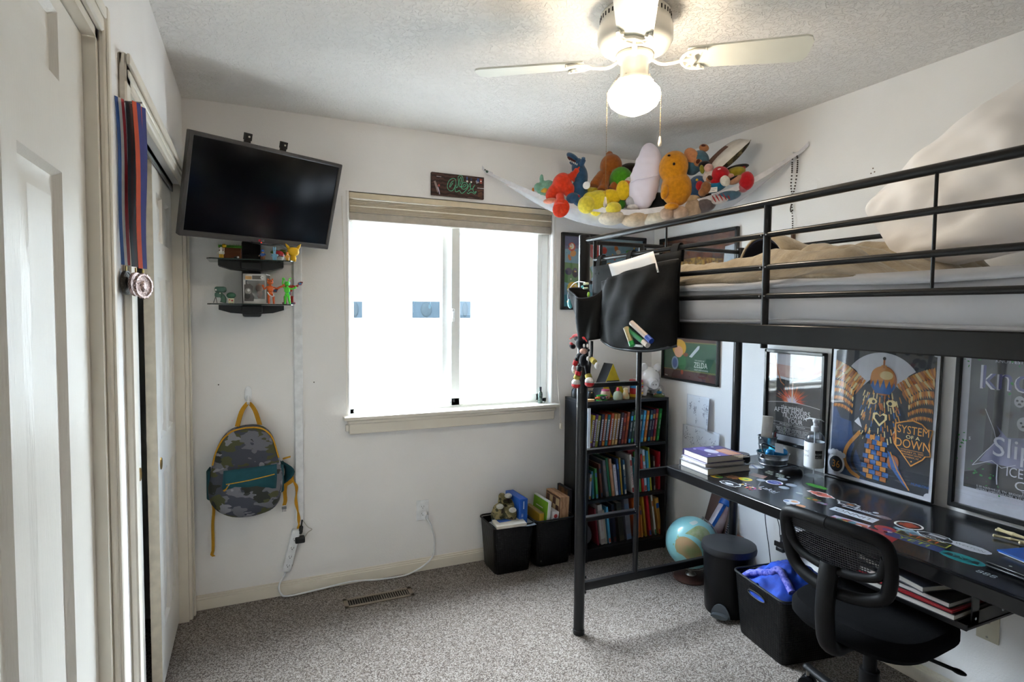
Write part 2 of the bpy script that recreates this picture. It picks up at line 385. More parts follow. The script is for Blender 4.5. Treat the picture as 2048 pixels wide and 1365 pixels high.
# panel doors: local frame u along the door (+y), z up, face towards +x
def panel_door(name, xf, y0, y1, z0, z1, th, cols, rows, handle=None, stile=.11):
    m = MB(); W_, H_ = y1-y0, z1-z0
    us = [0]; zs = [0]
    pan = [(c0, c1, r0, r1) for (c0, c1) in cols for (r0, r1) in rows]
    # slab built as a grid so that the panels are truly recessed
    ue = sorted({0, 1, *[x for c in cols for x in c]}); ze = sorted({0, 1, *[x for r in rows for x in r]})
    P = lambda u, z, d: (xf-d, y0+u*W_, z0+z*H_)
    for i in range(len(ue)-1):
        for j in range(len(ze)-1):
            u0, u1, v0, v1 = ue[i], ue[i+1], ze[j], ze[j+1]
            if any(abs(c[0]-u0) < 1e-6 and abs(c[2]-v0) < 1e-6 for c in pan):
                # ogee: slope in, flat, raised field
                steps = [(0, 0), (.010, .012), (.022, .014), (.050, .004), (.052, .004)]
                rects = [[P(u0+s/W_, v0+s/H_, d), P(u1-s/W_, v0+s/H_, d), P(u1-s/W_, v1-s/H_, d), P(u0+s/W_, v1-s/H_, d)] for s, d in steps]
                for a_, b_ in zip(rects, rects[1:]):
                    for k in range(4): m.add([a_[k], a_[(k+1) % 4], b_[(k+1) % 4], b_[k]], [(0, 1, 2, 3)], DOORM)
                m.add(rects[-1], [(0, 1, 2, 3)], DOORM)
            else: m.add([P(u0, v0, 0), P(u1, v0, 0), P(u1, v1, 0), P(u0, v1, 0)], [(0, 1, 2, 3)], DOORM)
    c = [(xf-.0005, y0, z0), (xf-th, y0, z0), (xf-th, y1, z0), (xf-.0005, y1, z0)]; d = [(x, y, z1) for x, y, _ in c]
    EDG = mat('door_edge_cream', 'd9cfbd', 0.5)
    m.add(c+d, [(0, 4, 5, 1), (1, 5, 6, 2), (2, 6, 7, 3), (0, 1, 2, 3), (4, 7, 6, 5)], EDG)
    return struct(name, m, loc=(xf, (y0+y1)/2, z0))
six = [(.075, .19), (.30, .61), (.71, .94)]
rows6 = [(.115, .425), (.505, .775), (.835, .93)]
d1 = panel_door('door_1', XL-.022, DY0+.02, DY1-.02, .012, DZ-.02, .04, [(.12, .40), (.48, .78)], [(.06, .24), (.27, .845), (.925, .985)])
BRASS = mat('brass', 'b08d4a', 0.3, 0.9)
d2 = panel_door('door_2', XL-.085, CY0+.02, 2.435, .02, CZ-.02, .032, [(.16, .45), (.56, .84)], [(.10, .40), (.47, .78), (.85, .94)])
d3 = panel_door('door_3', XL-.038, 2.475, CY1-.013, .02, CZ+.0, .035, [(.16, .45), (.56, .84)], [(.10, .40), (.47, .78), (.85, .94)])
for dd, x, y in ((d2, XL-.085, 2.40), (d3, XL-.038, 2.545)):
    q = MB(); q.lathe([(0, .001), (.016, .001), (.022, .003), (.024, 0)], BRASS, T=frame((x, y, .87), (0, 1, 0), (0, 0, 1))); q.build('door_handle', dd, label='round brass finger pull')
# baseboards
def baseboard(name, a, b, nrm):
    m = MB(); a = V(a); b = V(b); n = V(nrm)
    for t_, z0, z1 in ((.013, 0, .052), (.010, .052, .062), (.006, .062, .072)):
        lo = V((min(a.x, b.x), min(a.y, b.y), z0)); hi = V((max(a.x, b.x), max(a.y, b.y), z1))
        m.b2(lo, hi+n*0 if True else hi, TRIM) if False else None
        p0 = a.copy(); p0.z = z0; p1 = b+n*t_; p1.z = z1; m.b2(p0, p1, TRIM, .0015)
    return struct(name, m)
baseboard('baseboard_far', (XL, YD, 0), (XR, YD, 0), (0, -1, 0))
baseboard('baseboard_right', (XR, YN, 0), (XR, YD-.013, 0), (-1, 0, 0))
baseboard('baseboard_left', (XL, DY1+.058, 0), (XL, CY0-.052, 0), (1, 0, 0))
# ---------------------------------------------------------------- window
VIN = mat('vinyl_white', 'eef0ee', 0.35, var=0.01)
wn = bpy.data.objects.new('window_1', None); COL.objects.link(wn); wn.location = ((WX0+WX1)/2, YD, WZ0); wn['kind'] = 'structure'
yo0, yo1 = YD+.062, YD+.125
m = MB(); fz = WZ0+.018
m.b2((WX0, yo0, fz), (WX0+.035, yo1, WZ1), VIN, .003); m.b2((WX1-.045, yo0, fz), (WX1, yo1, WZ1), VIN, .003)
m.b2((WX0, yo0, fz), (WX1, yo1, fz+.028), VIN, .003); m.b2((WX0, yo0, WZ1-.03), (WX1, yo1, WZ1), VIN, .003)
m.b2((1.000, yo0+.028, fz), (1.045, yo1, WZ1), VIN, .003)
m.build('window_frame', wn)
m = MB()   # sliding sash in front, right half
sx0, sx1, sz0, sz1 = 1.045, WX1-.046, fz+.012, WZ1-.03
for q_ in (((sx0, sz0), (sx0+.052, sz1)), ((sx1-.03, sz0), (sx1, sz1)), ((sx0, sz0), (sx1, sz0+.045)), ((sx0, sz1-.04), (sx1, sz1))):
    m.b2((q_[0][0], yo0-.004, q_[0][1]), (q_[1][0], yo0+.026, q_[1][1]), VIN, .003)
m.build('sash', wn)
m = MB(); GL = glassy('window_glass', (0.97, 0.985, 0.98), tr=0.96)
m.b2((WX0+.035, yo1-.03, fz+.02), (1.01, yo1-.026, WZ1-.03), GL); m.b2((sx0+.05, yo0+.01, sz0+.04), (sx1-.028, yo0+.014, sz1-.03), GL)
m.build('window_pane', wn)
m = MB(); m.box((1.052, yo0-.011, 1.44), (.018, .016, .075), VIN, bev=.004); m.box((1.052, yo0-.022, 1.44), (.010, .010, .04), mat('latch_grey', 'b9bcbc', .4), bev=.003)
m.build('window_latch', wn)
m = MB(); m.box((1.062, yo0-.006, .945), (.010, .006, .02), mat('black_plastic', '17181a', .45), bev=.002); m.build('window_lock', wn)
# sill board with apron
m = MB()
pr = [(0, 0), (0, .02), (-.10, .02), (-.105, .012), (-.10, 0)]
m.b2((.43, YD-.056, WZ0), (1.705, YD+.064, WZ0+.020), TRIM, .006, seg=2)
m.b2((.458, YD-.034, WZ0-.075), (1.675, YD, WZ0), TRIM, .004); m.b2((.45, YD-.042, WZ0-.022), (1.683, YD, WZ0), TRIM, .006)
struct('trim_4', m)
# raised blind
BL = mat('blind_slat', 'dccdb2', 0.45, var=.03); BLD = mat('blind_bottom_rail', 'b8afa2', .5)
P_W = flat('f2ead8'); bt = thing('window_blind', 'raised cream slatted window blind with grey bottom rail at top of window', 'blind', (WX0, YD+.02, 2.0))
m = MB(); m.b2((WX0+.004, YD+.004, WZ1-.034), (WX1-.006, YD+.055, WZ1-.004), BL, .003); m.build('headrail', bt)
for k in range(16):
    m = MB(); z = WZ1-.040-k*.0042; m.b2((WX0+.008, YD+.004+(k % 3)*.0015, z-.0022), (WX1-.012, YD+.052, z), BL); m.build('slat', bt)
m = MB(); m.b2((WX0+.007, YD-.002, WZ1-.078), (WX1-.010, YD+.008, WZ1-.072), P_W, .001); m.b2((WX0+.007, YD-.002, WZ1-.036), (WX1-.010, YD+.008, WZ1-.034), P_W); m.build('valance_strip', bt)
m = MB(); m.b2((WX0+.006, YD+.002, WZ1-.15), (WX1-.012, YD+.054, WZ1-.108), BLD, .004); m.build('bottom_rail', bt, label='grey brown bottom rail')
for k, (x, z0) in enumerate(((.45, .86), (1.705, .79))):
    m = MB(); m.tube([(x+(.025 if k else .02)*-1, YD-.004, WZ1-.03), (x, YD-.004, z0+.3), (x, YD-.007 if not k else YD-.06, z0)], .0012, TRIM, 6)
    m.build('pull_cord', bt)
    m = MB(); y = YD-.010 if not k else YD-.063; m.box((x, y, z0-.018), (.018, .014, .036), TRIM, bev=.003); m.build('cord_weight', bt)
# ---------------------------------------------------------------- outside
STU = mat('stucco_outside', 'd9d6d0', .95, var=.03, vs=2, bump=.4, bs=30); PAT = mat('patio_concrete', '9c9a95', .95, var=.05, vs=1.5)
m = MB(); m.b2((-14, YD+.4, -.5), (18, YD+14, -.4), PAT); tg = m.build('ground', kind='structure')
nb = thing('neighbour_house', 'pale stucco house seen outside through the window', 'house', (3, YD+6.2, -.4))
hy = YD+6.2
m = MB(); m.b2((-9, hy, -.4), (4.8, hy+.3, 3.4), STU); m.b2((4.8, hy+1.3, -.4), (14, hy+1.6, 3.4), STU); m.b2((4.8, hy, -.4), (5.0, hy+1.4, 3.4), STU); m.build('wall', nb)
def yplane(u, v, y): return at(u, v, 'y', y)
WG = mat('neighbour_glass', '2a3237', .6, spec=.05, var=.1, vs=2)
for i, (u0, u1) in enumerate(((820, 882), (914, 943), (690, 728))):
    a_ = yplane(u0, 599, hy); b_ = yplane(u1, 640, hy)
    m = MB(); m.b2((a_.x-.03, hy-.03, b_.z-.03), (b_.x+.03, hy+.01, a_.z+.03), flat('f4f3ef')); wf = m.build('window', nb)
    m = MB(); m.b2((a_.x+.03, hy-.036, b_.z+.03), (b_.x-.03, hy-.028, a_.z-.03), WG)
    m.ell(((a_.x+b_.x)/2, hy-.04, (a_.z+b_.z)/2), ((b_.x-a_.x)*.18, .02, (a_.z-b_.z)*.36), mat('neighbour_curtain', '2a3033', .9, spec=0)); m.build('pane', wf)
fy = YD+4.2; zt = at(1000, 702, 'y', fy).z
m = MB(); m.b2((-9, fy, -.4), (14, fy+.2, zt), STU, .02); m.build('garden_wall', label='low pale stucco garden wall outside the window', cat='wall')
m = MB(); p = at(866, 676, 'y', hy-.8); m.tube([(p.x, hy-.8, -.4), (p.x, hy-.8, p.z), (p.x+.45, hy-.8, p.z-.32), (p.x+.45, hy-.8, -.4)], .02, flat('9b9d9c'), 8); m.build('handrail', label='grey metal handrail behind the garden wall', cat='railing')
p = at(920, 673, 'y', hy-.8); p2 = at(968, 700, 'y', hy-.8)
ac = thing('air_conditioner', 'pale outdoor air conditioning unit behind the garden wall', 'air conditioner', (p.x, hy-.8, -.4))
m = MB(); m.b2((p.x, hy-.8, -.4), (p2.x, hy-.1, p.z), flat('c8cac8'), .02); m.build('casing', ac)
m = MB()
for k in range(14): x = p.x+.05+k*(p2.x-p.x-.1)/13; m.b2((x, hy-.82, p.z-.5), (x+.012, hy-.8, p.z-.05), flat('8d908f'))
m.build('grille', ac)
m = MB(); p = at(770, 695, 'y', fy-.05); m.tube([(p.x-.05, fy, p.z), (p.x, fy-.08, p.z), (p.x+.06, fy-.1, p.z-.06)], .012, flat('b9856f'), 8); m.lathe([(0, 0), (.035, 0), (.035, .012), (0, .012)], flat('b05a4a'), c=(p.x, fy-.08, p.z+.01), n=12); m.build('garden_tap', label='small reddish garden tap on the outside wall', cat='tap')
m = MB(); m.b2((-6, -9, -.5), (-1.25, YD+.1, 2.9), STU); m.build('house_side', kind='structure') if False else m.bm.free()
# ================================================================ CEILING FAN
FW = mat('fan_white_enamel', 'e9e6dc', 0.3, var=.01, coat=.3); FWB = mat('fan_blade_white', 'e6e6da', 0.35, var=.03, vs=8)
DRK = mat('dark_slot', '1c1a18', .8); BLK = mat('black_plastic', '17181a', .45); BLKG = mat('black_gloss', '0d0e11', .08, coat=.5)
FX, FY = 1.158, 1.617
fan = thing('ceiling_fan', 'white four blade ceiling fan with glowing schoolhouse globe light', 'ceiling fan', (FX, FY, 2.11))
c = (FX, FY, 0)
m = MB(); m.lathe([(0, 2.44), (.108, 2.44), (.114, 2.435), (.1145, 2.405), (.118, 2.40), (.122, 2.385), (.122, 2.352), (.112, 2.33), (.085, 2.315), (.06, 2.31), (0, 2.31)], FW, c, 48)
m.build('motor_housing', fan)
for k in range(44):
    an = 2*PI*k/44; m = MB(); m.box((.1146, 0, 2.419), (.002, .0045, .013), DRK, T=TM(FX, FY, 0) @ RM(rz=math.degrees(an))); m.build('vent_slot', fan)
m = MB(); m.lathe([(0, 2.312), (.058, 2.312), (.062, 2.300), (.058, 2.292), (0, 2.292)], FW, c, 32); m.build('flywheel', fan)
a0 = math.degrees(math.atan2(1.259-1.845, 1.496-.684))
for k in range(4):
    T = TM(FX, FY, 2.286) @ RM(rz=a0+90*k) @ RM(rx=-11)
    pts = []; L0, L1, w0, w1 = .165, .535, .052, .066
    for u, s in ((0, 1), (.2, 1), (.5, 1), (.8, 1), (.93, 1)): pts.append((L0+(L1-L0)*u, (w0+(w1-w0)*u)))
    pts += [(L1-.010, w1-.008), (L1, w1-.03), (L1, -w1+.03), (L1-.010, -w1+.008)]
    for u in (.93, .8, .5, .2, 0): pts.append((L0+(L1-L0)*u, -(w0+(w1-w0)*u)))
    m = MB(); m.prism(pts, .006, FWB, T); bl = m.build('blade', fan)
    m = MB()
    T2 = TM(FX, FY, 2.286) @ RM(rz=a0+90*k)
    m.tube(catm([(.045, 0, .012), (.08, 0, -.010), (.115, 0, -.012), (.15, 0, -.006)], 4), .0085, FW, 8, T2, flatz=.6)
    T3 = T @ TM(0, 0, -.006)
    arc = [(.148+.055*(1-math.cos(t_)), .05*math.sin(t_)*1.0, 0) for t_ in [rad(x) for x in range(-110, 111, 20)]]
    m.tube([(x, y, z) for x, y, z in arc], .006, FW, 8, T3, flatz=.8)
    m.tube(catm([(.222, .05, 0), (.185, .03, 0), (.19, 0, 0), (.185, -.03, 0), (.222, -.05, 0)], 4), .0058, FW, 8, T3)
    m.tube([(.148, 0, 0), (.195, 0, 0)], .005, FW, 8, T3); m.tube([(.16, .035, 0), (.185, .012, 0)], .004, FW, 6, T3); m.tube([(.16, -.035, 0), (.185, -.012, 0)], .004, FW, 6, T3)
    for y in (-.036, .036): m.lathe([(0, -.006), (.006, -.004), (.006, .004)], FW, T=T3 @ TM(.205, y, 0), n=10)
    m.build('blade_bracket', fan)
m = MB(); m.lathe([(.03, 2.296), (.044, 2.294), (.046, 2.29), (.046, 2.232), (.05, 2.226), (0, 2.226)], FW, c, 32)
for an in (60, 200, 320): m.cyl((.046, 0, 2.24), (.052, 0, 2.24), .004, FW, 8, T=TM(FX, FY, 0) @ RM(rz=an))
m.build('switch_housing', fan)
m = MB(); m.lathe([(.046, 2.232), (.058, 2.228), (.061, 2.220), (.058, 2.212), (.050, 2.210)], FW, c, 36)
for k in range(28): an = 2*PI*k/28; m.ell((FX+.0605*math.cos(an), FY+.0605*math.sin(an), 2.219), .0035, FW, n=6)
m.build('fitter_ring', fan)
GLOBE = bpy.data.materials.new('opal_glass_lit'); GLOBE.use_nodes = True; gb = GLOBE.node_tree.nodes['Principled BSDF']
gb.inputs['Base Color'].default_value = (1, .95, .85, 1); gb.inputs['Emission Color'].default_value = (1, .84, .64, 1); gb.inputs['Emission Strength'].default_value = 1.6; gb.inputs['Roughness'].default_value = .15
m = MB(); m.lathe([(.050, 2.213), (.058, 2.208), (.074, 2.203), (.084, 2.192), (.0865, 2.178), (.085, 2.166), (.076, 2.147), (.058, 2.133), (.032, 2.121), (.012, 2.113), (0, 2.109)], GLOBE, c, 40)
m.build('globe', fan, label='glowing white opal glass globe')
CH = mat('bead_chain_brass', '9c8152', .35, .8); IV = mat('ivory_knob', 'e8dcc6', .35)
pv = RGT.copy(); pv.z = 0; pv.normalize()
for sg, zb, zj in ((-1, 1.845, 2.03), (1, 2.045, None)):
    q0 = V((FX, FY, 2.245)) + pv*sg*.05; q1 = V((FX, FY, 2.19)) + pv*sg*.089; q2 = V((q1.x, q1.y, zb))
    if sg < 0: q1 = V((FX, FY, 2.185))+pv*-.0885; q2 = V((q1.x, q1.y, zb))
    m = MB(); seg = [q0, q1, q2]
    for a_, b_ in zip(seg, seg[1:]):
        n_ = max(2, int((b_-a_).length/.0055))
        for i in range(n_): m.ell(a_.lerp(b_, i/n_), .0017, CH, n=6)
    m.build('pull_chain', fan)
    m = MB(); m.lathe([(0, .03), (.003, .028), (.004, .02), (.0065, .008), (.006, 0), (.003, -.004), (0, -.004)], IV, c=(q2.x, q2.y, zb-.028), n=14); m.build('chain_knob', fan)
# ================================================================ TELEVISION
TVM = frame((0.069, 2.83, 1.963), (1, 0, 0), (0, 1, 0), (0, 0, 1)) @ Euler((rad(18), rad(-.4), rad(27.4))).to_matrix().to_4x4()
BZ = mat('tv_bezel_grey', '4a4644', .35); SCR = mat('tv_screen_black', '07080c', .13, spec=.6, var=0); TVB = mat('tv_back_black', '1a1a1c', .5)
tv = thing('television', 'flat screen television with grey bezel tilted on a wall arm', 'television', (0.069, 2.83, 1.963))
bpy.context.view_layer.update()
w_, h_ = .70, .42
m = MB()
for a_, b_ in (((-w_/2, h_/2-.017), (w_/2, h_/2)), ((-w_/2, -h_/2), (w_/2, -h_/2+.024)), ((-w_/2, -h_/2), (-w_/2+.017, h_/2)), ((w_/2-.017, -h_/2), (w_/2, h_/2))):
    m.b2((a_[0], -.003, a_[1]), (b_[0], .03, b_[1]), BZ, .003, T=TVM)
m.build('bezel', tv)
m = MB(); m.b2((-w_/2+.015, .003, -h_/2+.022), (w_/2-.015, .010, h_/2-.015), SCR, T=TVM); m.build('screen', tv)
m = MB(); m.b2((-w_/2+.005, .01, -h_/2+.005), (w_/2-.005, .035, h_/2-.005), TVB, .008, T=TVM); m.b2((-.2, .03, -.15), (.2, .055, .12), TVB, .012, T=TVM); m.build('back_case', tv)
m = MB(); m.disc((-.010, 0), .0055, mat('logo_red', 'b3263a', .4), TVM @ frame((0, -.0035, -h_/2+.012), (1, 0, 0), (0, 0, 1)), n=16)
m.text('LG', .011, mat('logo_silver', 'c8c8c8', .3), TVM @ frame((.006, -.0035, -h_/2+.012), (1, 0, 0), (0, 0, 1))); m.build('maker_mark', tv)
m = MB(); m.disc((0, 0), .003, mat('led_red', 'c03020', .4, emit=.06), TVM @ frame((.0, -.0036, -h_/2+.003), (1, 0, 0), (0, 0, 1)), n=10); m.build('status_light', tv)
# wall mount: rails, arms and plate
for x in (-.09, .075):
    m = MB(); m.b2((x-.012, .055, -.15), (x+.012, .072, h_/2+.035), BLK, .001, T=TVM); m.b2((x-.014, .052, h_/2+.008), (x+.014, .075, h_/2+.038), BLK, .001, T=TVM)
    m.cyl((x, .049, h_/2+.024), (x, .053, h_/2+.024), .004, flat('c9c4b8'), 10, T=TVM); m.build('mounting_rail', tv)
m = MB(); m.b2((-.1, .07, -.03), (.09, .085, .03), BLK, T=TVM); e_ = TVM @ V((-.0, .08, 0))
m.tube([e_, V((.14, 3.02, 1.96)), V((.07, YD-.01, 1.96))], .014, BLK, 8); m.b2((.02, YD-.012, 1.86), (.12, YD, 2.06), BLK, .002); m.build('wall_arm', tv)
# hanging cable under the television
m = MB(); a_ = TVM @ V((-.06, .0, -h_/2-.002)); m.tube(catm([a_+V((0, .02, .01)), a_+V((.03, .0, -.003)), a_+V((.09, .03, -.004)), a_+V((.14, .06, 0)), V((.215, YD-.02, 1.74))], 5), .003, BLK, 8)
m.build('cable', parent=tv) if False else m.build('cable', tv)
# ================================================================ GLASS SHELF UNIT
SG = glassy('smoked_glass', (.60, .66, .62), tr=.9); SGE = mat('glass_edge', '2b3a36', .2)
sh = thing('media_shelf', 'black wall mounted shelf column with two smoked glass shelves', 'shelf', (0, YD, 1.42))
m = MB(); m.b2((-.042, YD-.055, 1.425), (.042, YD, 1.79), BLK, .01, seg=2); m.build('column', sh)
for z, z1 in ((1.688, 0), (1.487, 0)):
    m = MB(); y0, y1 = YD-.255, YD-.03
    pts = [(-.18, y0+.02), (-.165, y0), (.165, y0), (.18, y0+.02), (.18, y1), (-.18, y1)]
    m.prism([(p[0], p[1]) for p in pts], .005, SG, TM(0, 0, z-.005), side=SGE); m.build('glass_shelf', sh)
    m = MB(); pts = [(-.138, .0), (-.138, -.022), (-.09, -.036), (-.04, -.040), (.04, -.040), (.09, -.036), (.138, -.022), (.138, 0)]
    m.prism(pts, .10, BLK, frame((0, YD-.08, z-.006), (1, 0, 0), (0, 0, 1), (0, -1, 0)))
    m.box((0, YD-.10, z-.025), (.09, .18, .034), BLK, bev=.004); m.build('bracket', sh)
# ---- things on the shelves
def P(h, r=.5): return flat(h, r)
S1, S2 = 1.6885, 1.4875
GRS = mat('toy_grass', '4f8f2a', .9, bump=1, bs=400); SOI = mat('toy_soil', '7a4a30', .9)
t_ = thing('toy_soil_block', 'brown toy display block with green grass top on upper glass shelf', 'toy', (-.085, 3.02, S1))
m = MB(); m.b2((-.135, 2.985, S1), (-.042, 3.05, S1+.062), SOI, .004); m.build('block', t_)
m = MB(); m.b2((-.138, 2.982, S1+.056), (-.040, 3.053, S1+.067), GRS, .003)
for k in range(26): x = -.137+k*.0038; m.cyl((x, 2.983, S1+.066), (x+.001, 2.983, S1+.070+random.random()*.004), .0015, GRS, 5, r1=.0003)
m.build('grass_top', t_)
def minifig(x, y, z, leg, body, head, hat, label, s=.042, extra=None):
    t_ = thing('toy_figure', label, 'toy figure', (x, y, z), -20, group='small brick figures on the upper shelf')
    T = TM(x, y, z) @ RM(rz=-20)
    m = MB(); k = s/.042
    for sx in (-1, 1): m.box((sx*.0042*k, 0, .007*k), (.0078*k, .008*k, .014*k), P(leg), T, .001)
    m.box((0, 0, .0148*k), (.016*k, .008*k, .003*k), P(leg), T); m.build('legs', t_)
    m = MB(); m.prism([(-.0085*k, 0), (.0085*k, 0), (.0065*k, .013*k), (-.0065*k, .013*k)], .008*k, P(body), T @ frame((0, .004*k, .016*k), (1, 0, 0), (0, 0, 1), (0, -1, 0)))
    for sx in (-1, 1): m.tube([(sx*.0075*k, 0, .027*k), (sx*.0115*k, -.001*k, .022*k), (sx*.0125*k, -.006*k, .018*k)], .0022*k, P(body), 8, T); m.ell((sx*.0126*k, -.0075*k, .0172*k), .0024*k, P(head), n=8, T=T)
    m.build('torso', t_)
    m = MB(); m.cyl((0, 0, .029*k), (0, 0, .039*k), .0052*k, P(head), 14, T=T); m.build('head', t_)
    m = MB()
    if hat == 'ears':
        for sx in (-1, 1): m.ell((sx*.004*k, 0, .050*k), (.003*k, .0025*k, .011*k), P(head), n=8, T=T)
        m.lathe([(.0058*k, .033*k), (.0062*k, .040*k), (.003*k, .043*k), (0, .043*k)], P(head), T=T, n=12)
    else: m.lathe([(.0062*k, .036*k), (.0066*k, .041*k), (.004*k, .045*k), (0, .046*k)], P(hat), T=T, n=12); m.box((0, -.006*k, .0365*k), (.011*k, .008*k, .0018*k), P(hat), T)
    m.build('headgear', t_)
    if extra:
        m = MB(); extra(m, T, k); m.build('accessory', t_)
    return t_
p_ = at(452, 515, 'y', 2.905); minifig(-.122, 2.905, S1, 'd9a520', 'ece6da', 'e9e2d5', 'ece6da', 'toy figure in yellow trousers raising a golden ball on upper glass shelf', .046, lambda m, T, k: (m.ell((.013*k, -.004, .050*k), .0085*k, mat('gold_ball', 'e0b817', .25, .6), n=14, T=T), m.cyl((.0125*k, -.006*k, .018*k), (.013*k, -.004, .045*k), .0016, P('ece6da'), 8, T=T)))
minifig(.048, 2.905, S1, '7a4a2a', '27539a', 'c08d5c', '1f5fb0', 'toy figure with blue cap and brown legs on upper glass shelf', .044)
minifig(.098, 2.905, S1, '7fb6d6', '7fb6d6', '8cc4e4', 'ears', 'light blue long eared toy figure on upper glass shelf', .044)
minifig(.152, 2.882, S1, 'e0a83a', 'e6a93a', 'e8b04a', 'e07f2a', 'small orange and yellow toy figure in front of the round headed yellow toy', .036)
m = MB(); m.ell((-.062, 2.90, S1+.0055), (.010, .007, .0055), BLK, n=12); m.ell((-.055, 2.895, S1+.0065), (.005, .0045, .0045), P('dfe3e8'), n=10); m.ell((-.078, 2.9, S1+.003), (.004, .004, .003), P('6d3b3a'), n=8); m.build('toy_creature', label='tiny black and white toy lying on upper glass shelf', cat='toy')
t_ = thing('toy_ball', 'red and white two tone toy ball on upper glass shelf', 'toy ball', (.125, 2.945, S1)); T = TM(.118, 2.95, S1+.0255) @ RM(0, 10, -15)
m = MB(); R_ = .0255
up_ = [(R_*math.cos(a), R_*math.sin(a)) for a in [rad(x) for x in range(4, 91, 8)]]+[(0, R_)]
m.lathe(up_, P('a8262a', .3), T=T); m.build('upper_half', t_)
m = MB(); m.lathe([(r, -z) for r, z in up_], P('d8d4cf', .3), T=T); m.build('lower_half', t_)
m = MB(); m.lathe([(R_*.985, .002), (R_*1.0, .0018), (R_*1.0, -.0018), (R_*.985, -.002)], P('2a2a2c', .4), T=T); m.cyl((0, -R_*.93, 0), (0, -R_*1.05, 0), .008, P('2a2a2c', .4), 18, T=T); m.cyl((0, -R_*1.04, 0), (0, -R_*1.10, 0), .0058, P('e6e6e4', .4), 18, T=T); m.build('belt_button', t_)
m = MB()
for k in range(16): m.ell((.12+random.uniform(-.03, .03), 3.0+random.uniform(-.012, .012), S1+.047+random.uniform(-.006, .008)), (.012, .008, .006), P(random.choice(['5f7a2c', '7a8a3a', '4b6a26'])), n=8)
m.cyl((.12, 3.0, S1), (.12, 3.0, S1+.05), .006, P('5b5a30'), 8); m.build('toy_bush', label='small green toy bush behind the red and white ball', cat='toy')
t_ = thing('toy_figure', 'yellow big headed vinyl toy animal with pointed ears on upper glass shelf', 'toy figure', (.178, 2.92, S1)); YL = P('e8b51c', .35); T = TM(.180, 2.925, S1) @ RM(rz=-10)
m = MB(); m.ell((0, 0, .016), (.014, .012, .017), YL, T=T); m.ell((-.008, -.002, .004), (.006, .008, .004), YL, n=10, T=T); m.ell((.008, -.002, .004), (.006, .008, .004), YL, n=10, T=T); m.build('body', t_)
m = MB(); m.ell((0, 0, .046), (.027, .022, .021), YL, T=T, pw=.85); m.build('head', t_)
for sx in (-1, 1):
    m = MB(); m.tube([(sx*.017, .004, .058), (sx*.026, .004, .071), (sx*.034, .004, .083)], [.008, .0065, .0015], YL, 10, T); m.build('ear', t_)
# lower shelf
t_ = thing('toy_figure', 'grey green zombie like toy with large square head on lower glass shelf', 'toy figure', (-.115, 2.92, S2)); GG = P('4d6f60', .6); T = TM(-.128, 2.92, S2) @ RM(rz=-15)
m = MB(); m.box((0, 0, .062), (.046, .034, .026), GG, T, .009, 2); m.box((-.006, -.004, .038), (.030, .03, .022), GG, T, .006, 2); m.build('head', t_)
m = MB(); m.tube(catm([(.004, 0, .036), (.012, .002, .022), (.010, 0, .004)], 4), [.011]*4+[.012]*4+[.013], GG, 10, T); m.build('body', t_)
m = MB(); m.disc((-.014, .060), .004, P('e8e6dc'), T @ frame((0, -.018, 0), (1, 0, 0), (0, 0, 1)), n=12); m.disc((.004, .045), .003, P('e8e6dc'), T @ frame((0, -.020, 0), (1, 0, 0), (0, 0, 1)), n=12); m.build('eyes', t_)
m = MB(); m.tube([(-.02, -.005, .028), (-.028, -.008, .002)], .0012, BLK, 6, T); m.tube([(-.018, -.005, .026), (-.012, -.01, .001)], .0012, BLK, 6, T); m.build('legs', t_)
t_ = thing('toy_figure', 'small cream and red patterned toy beside the grey green toy on lower glass shelf', 'toy figure', (-.075, 2.91, S2)); T = TM(-.085, 2.905, S2)
m = MB(); m.box((0, 0, .012), (.026, .02, .024), P('d8d0b0'), T, .005, 2); m.box((-.006, 0, .003), (.008, .02, .006), P('c9a84a'), T, .002); m.box((.006, 0, .003), (.008, .02, .006), P('c9a84a'), T, .002); m.build('body', t_)
m = MB(); m.ell((0, .004, .036), (.020, .014, .014), P('3f6f55'), T=T); m.build('cap', t_)
m = MB(); m.disc((.004, .013), .004, P('b03030'), T @ frame((0, -.0105, 0), (1, 0, 0), (0, 0, 1)), n=10); m.disc((-.006, .016), .003, P('b03030'), T @ frame((0, -.0105, 0), (1, 0, 0), (0, 0, 1)), n=10); m.build('print', t_)
# boxed collectible
t_ = thing('toy_box', 'grey and white window box holding a boxed toy on lower glass shelf', 'box', (.028, 2.96, S2)); T = TM(.022, 2.965, S2) @ RM(rz=-14)
m = MB(); bw, bd, bh = .100, .08, .138
FRM = P('d2cfcb', .4); m.b2((-bw/2, -bd/2, 0), (bw/2, bd/2, .004), FRM, T=T); m.b2((-bw/2, bd/2-.002, 0), (bw/2, bd/2, bh), P('8b8782'), T=T); m.b2((-bw/2, -bd/2, bh-.003), (bw/2, bd/2, bh), P('c4c1bd'), T=T)
F = T @ frame((0, -bd/2, 0), (1, 0, 0), (0, 0, 1))
for a_, b_ in (((-bw/2, 0), (-bw/2+.01, bh)), ((bw/2-.006, 0), (bw/2, bh)), ((-bw/2, 0), (bw/2, .022)), ((-bw/2, bh-.03), (bw/2, bh))): m.b2((a_[0], -.0, a_[1]), (b_[0], -.0, b_[1]), FRM, T=F); m.b2((a_[0], a_[1], -.002), (b_[0], b_[1], 0), FRM, T=F)
m.build('carton', t_)
m = MB(); m.poly([(-.04, .112), (-.012, .112), (-.012, .126), (-.04, .128)], P('c79a62'), F, .0006); m.poly([(-.01, .112), (.03, .112), (.03, .13), (-.01, .13)], P('6a655f'), F, .0006); m.disc((.034, .121), .008, P('e8e6e2'), F, .0008)
m.text('16', .010, P('3a3836'), F, (.034, .121), .0012)
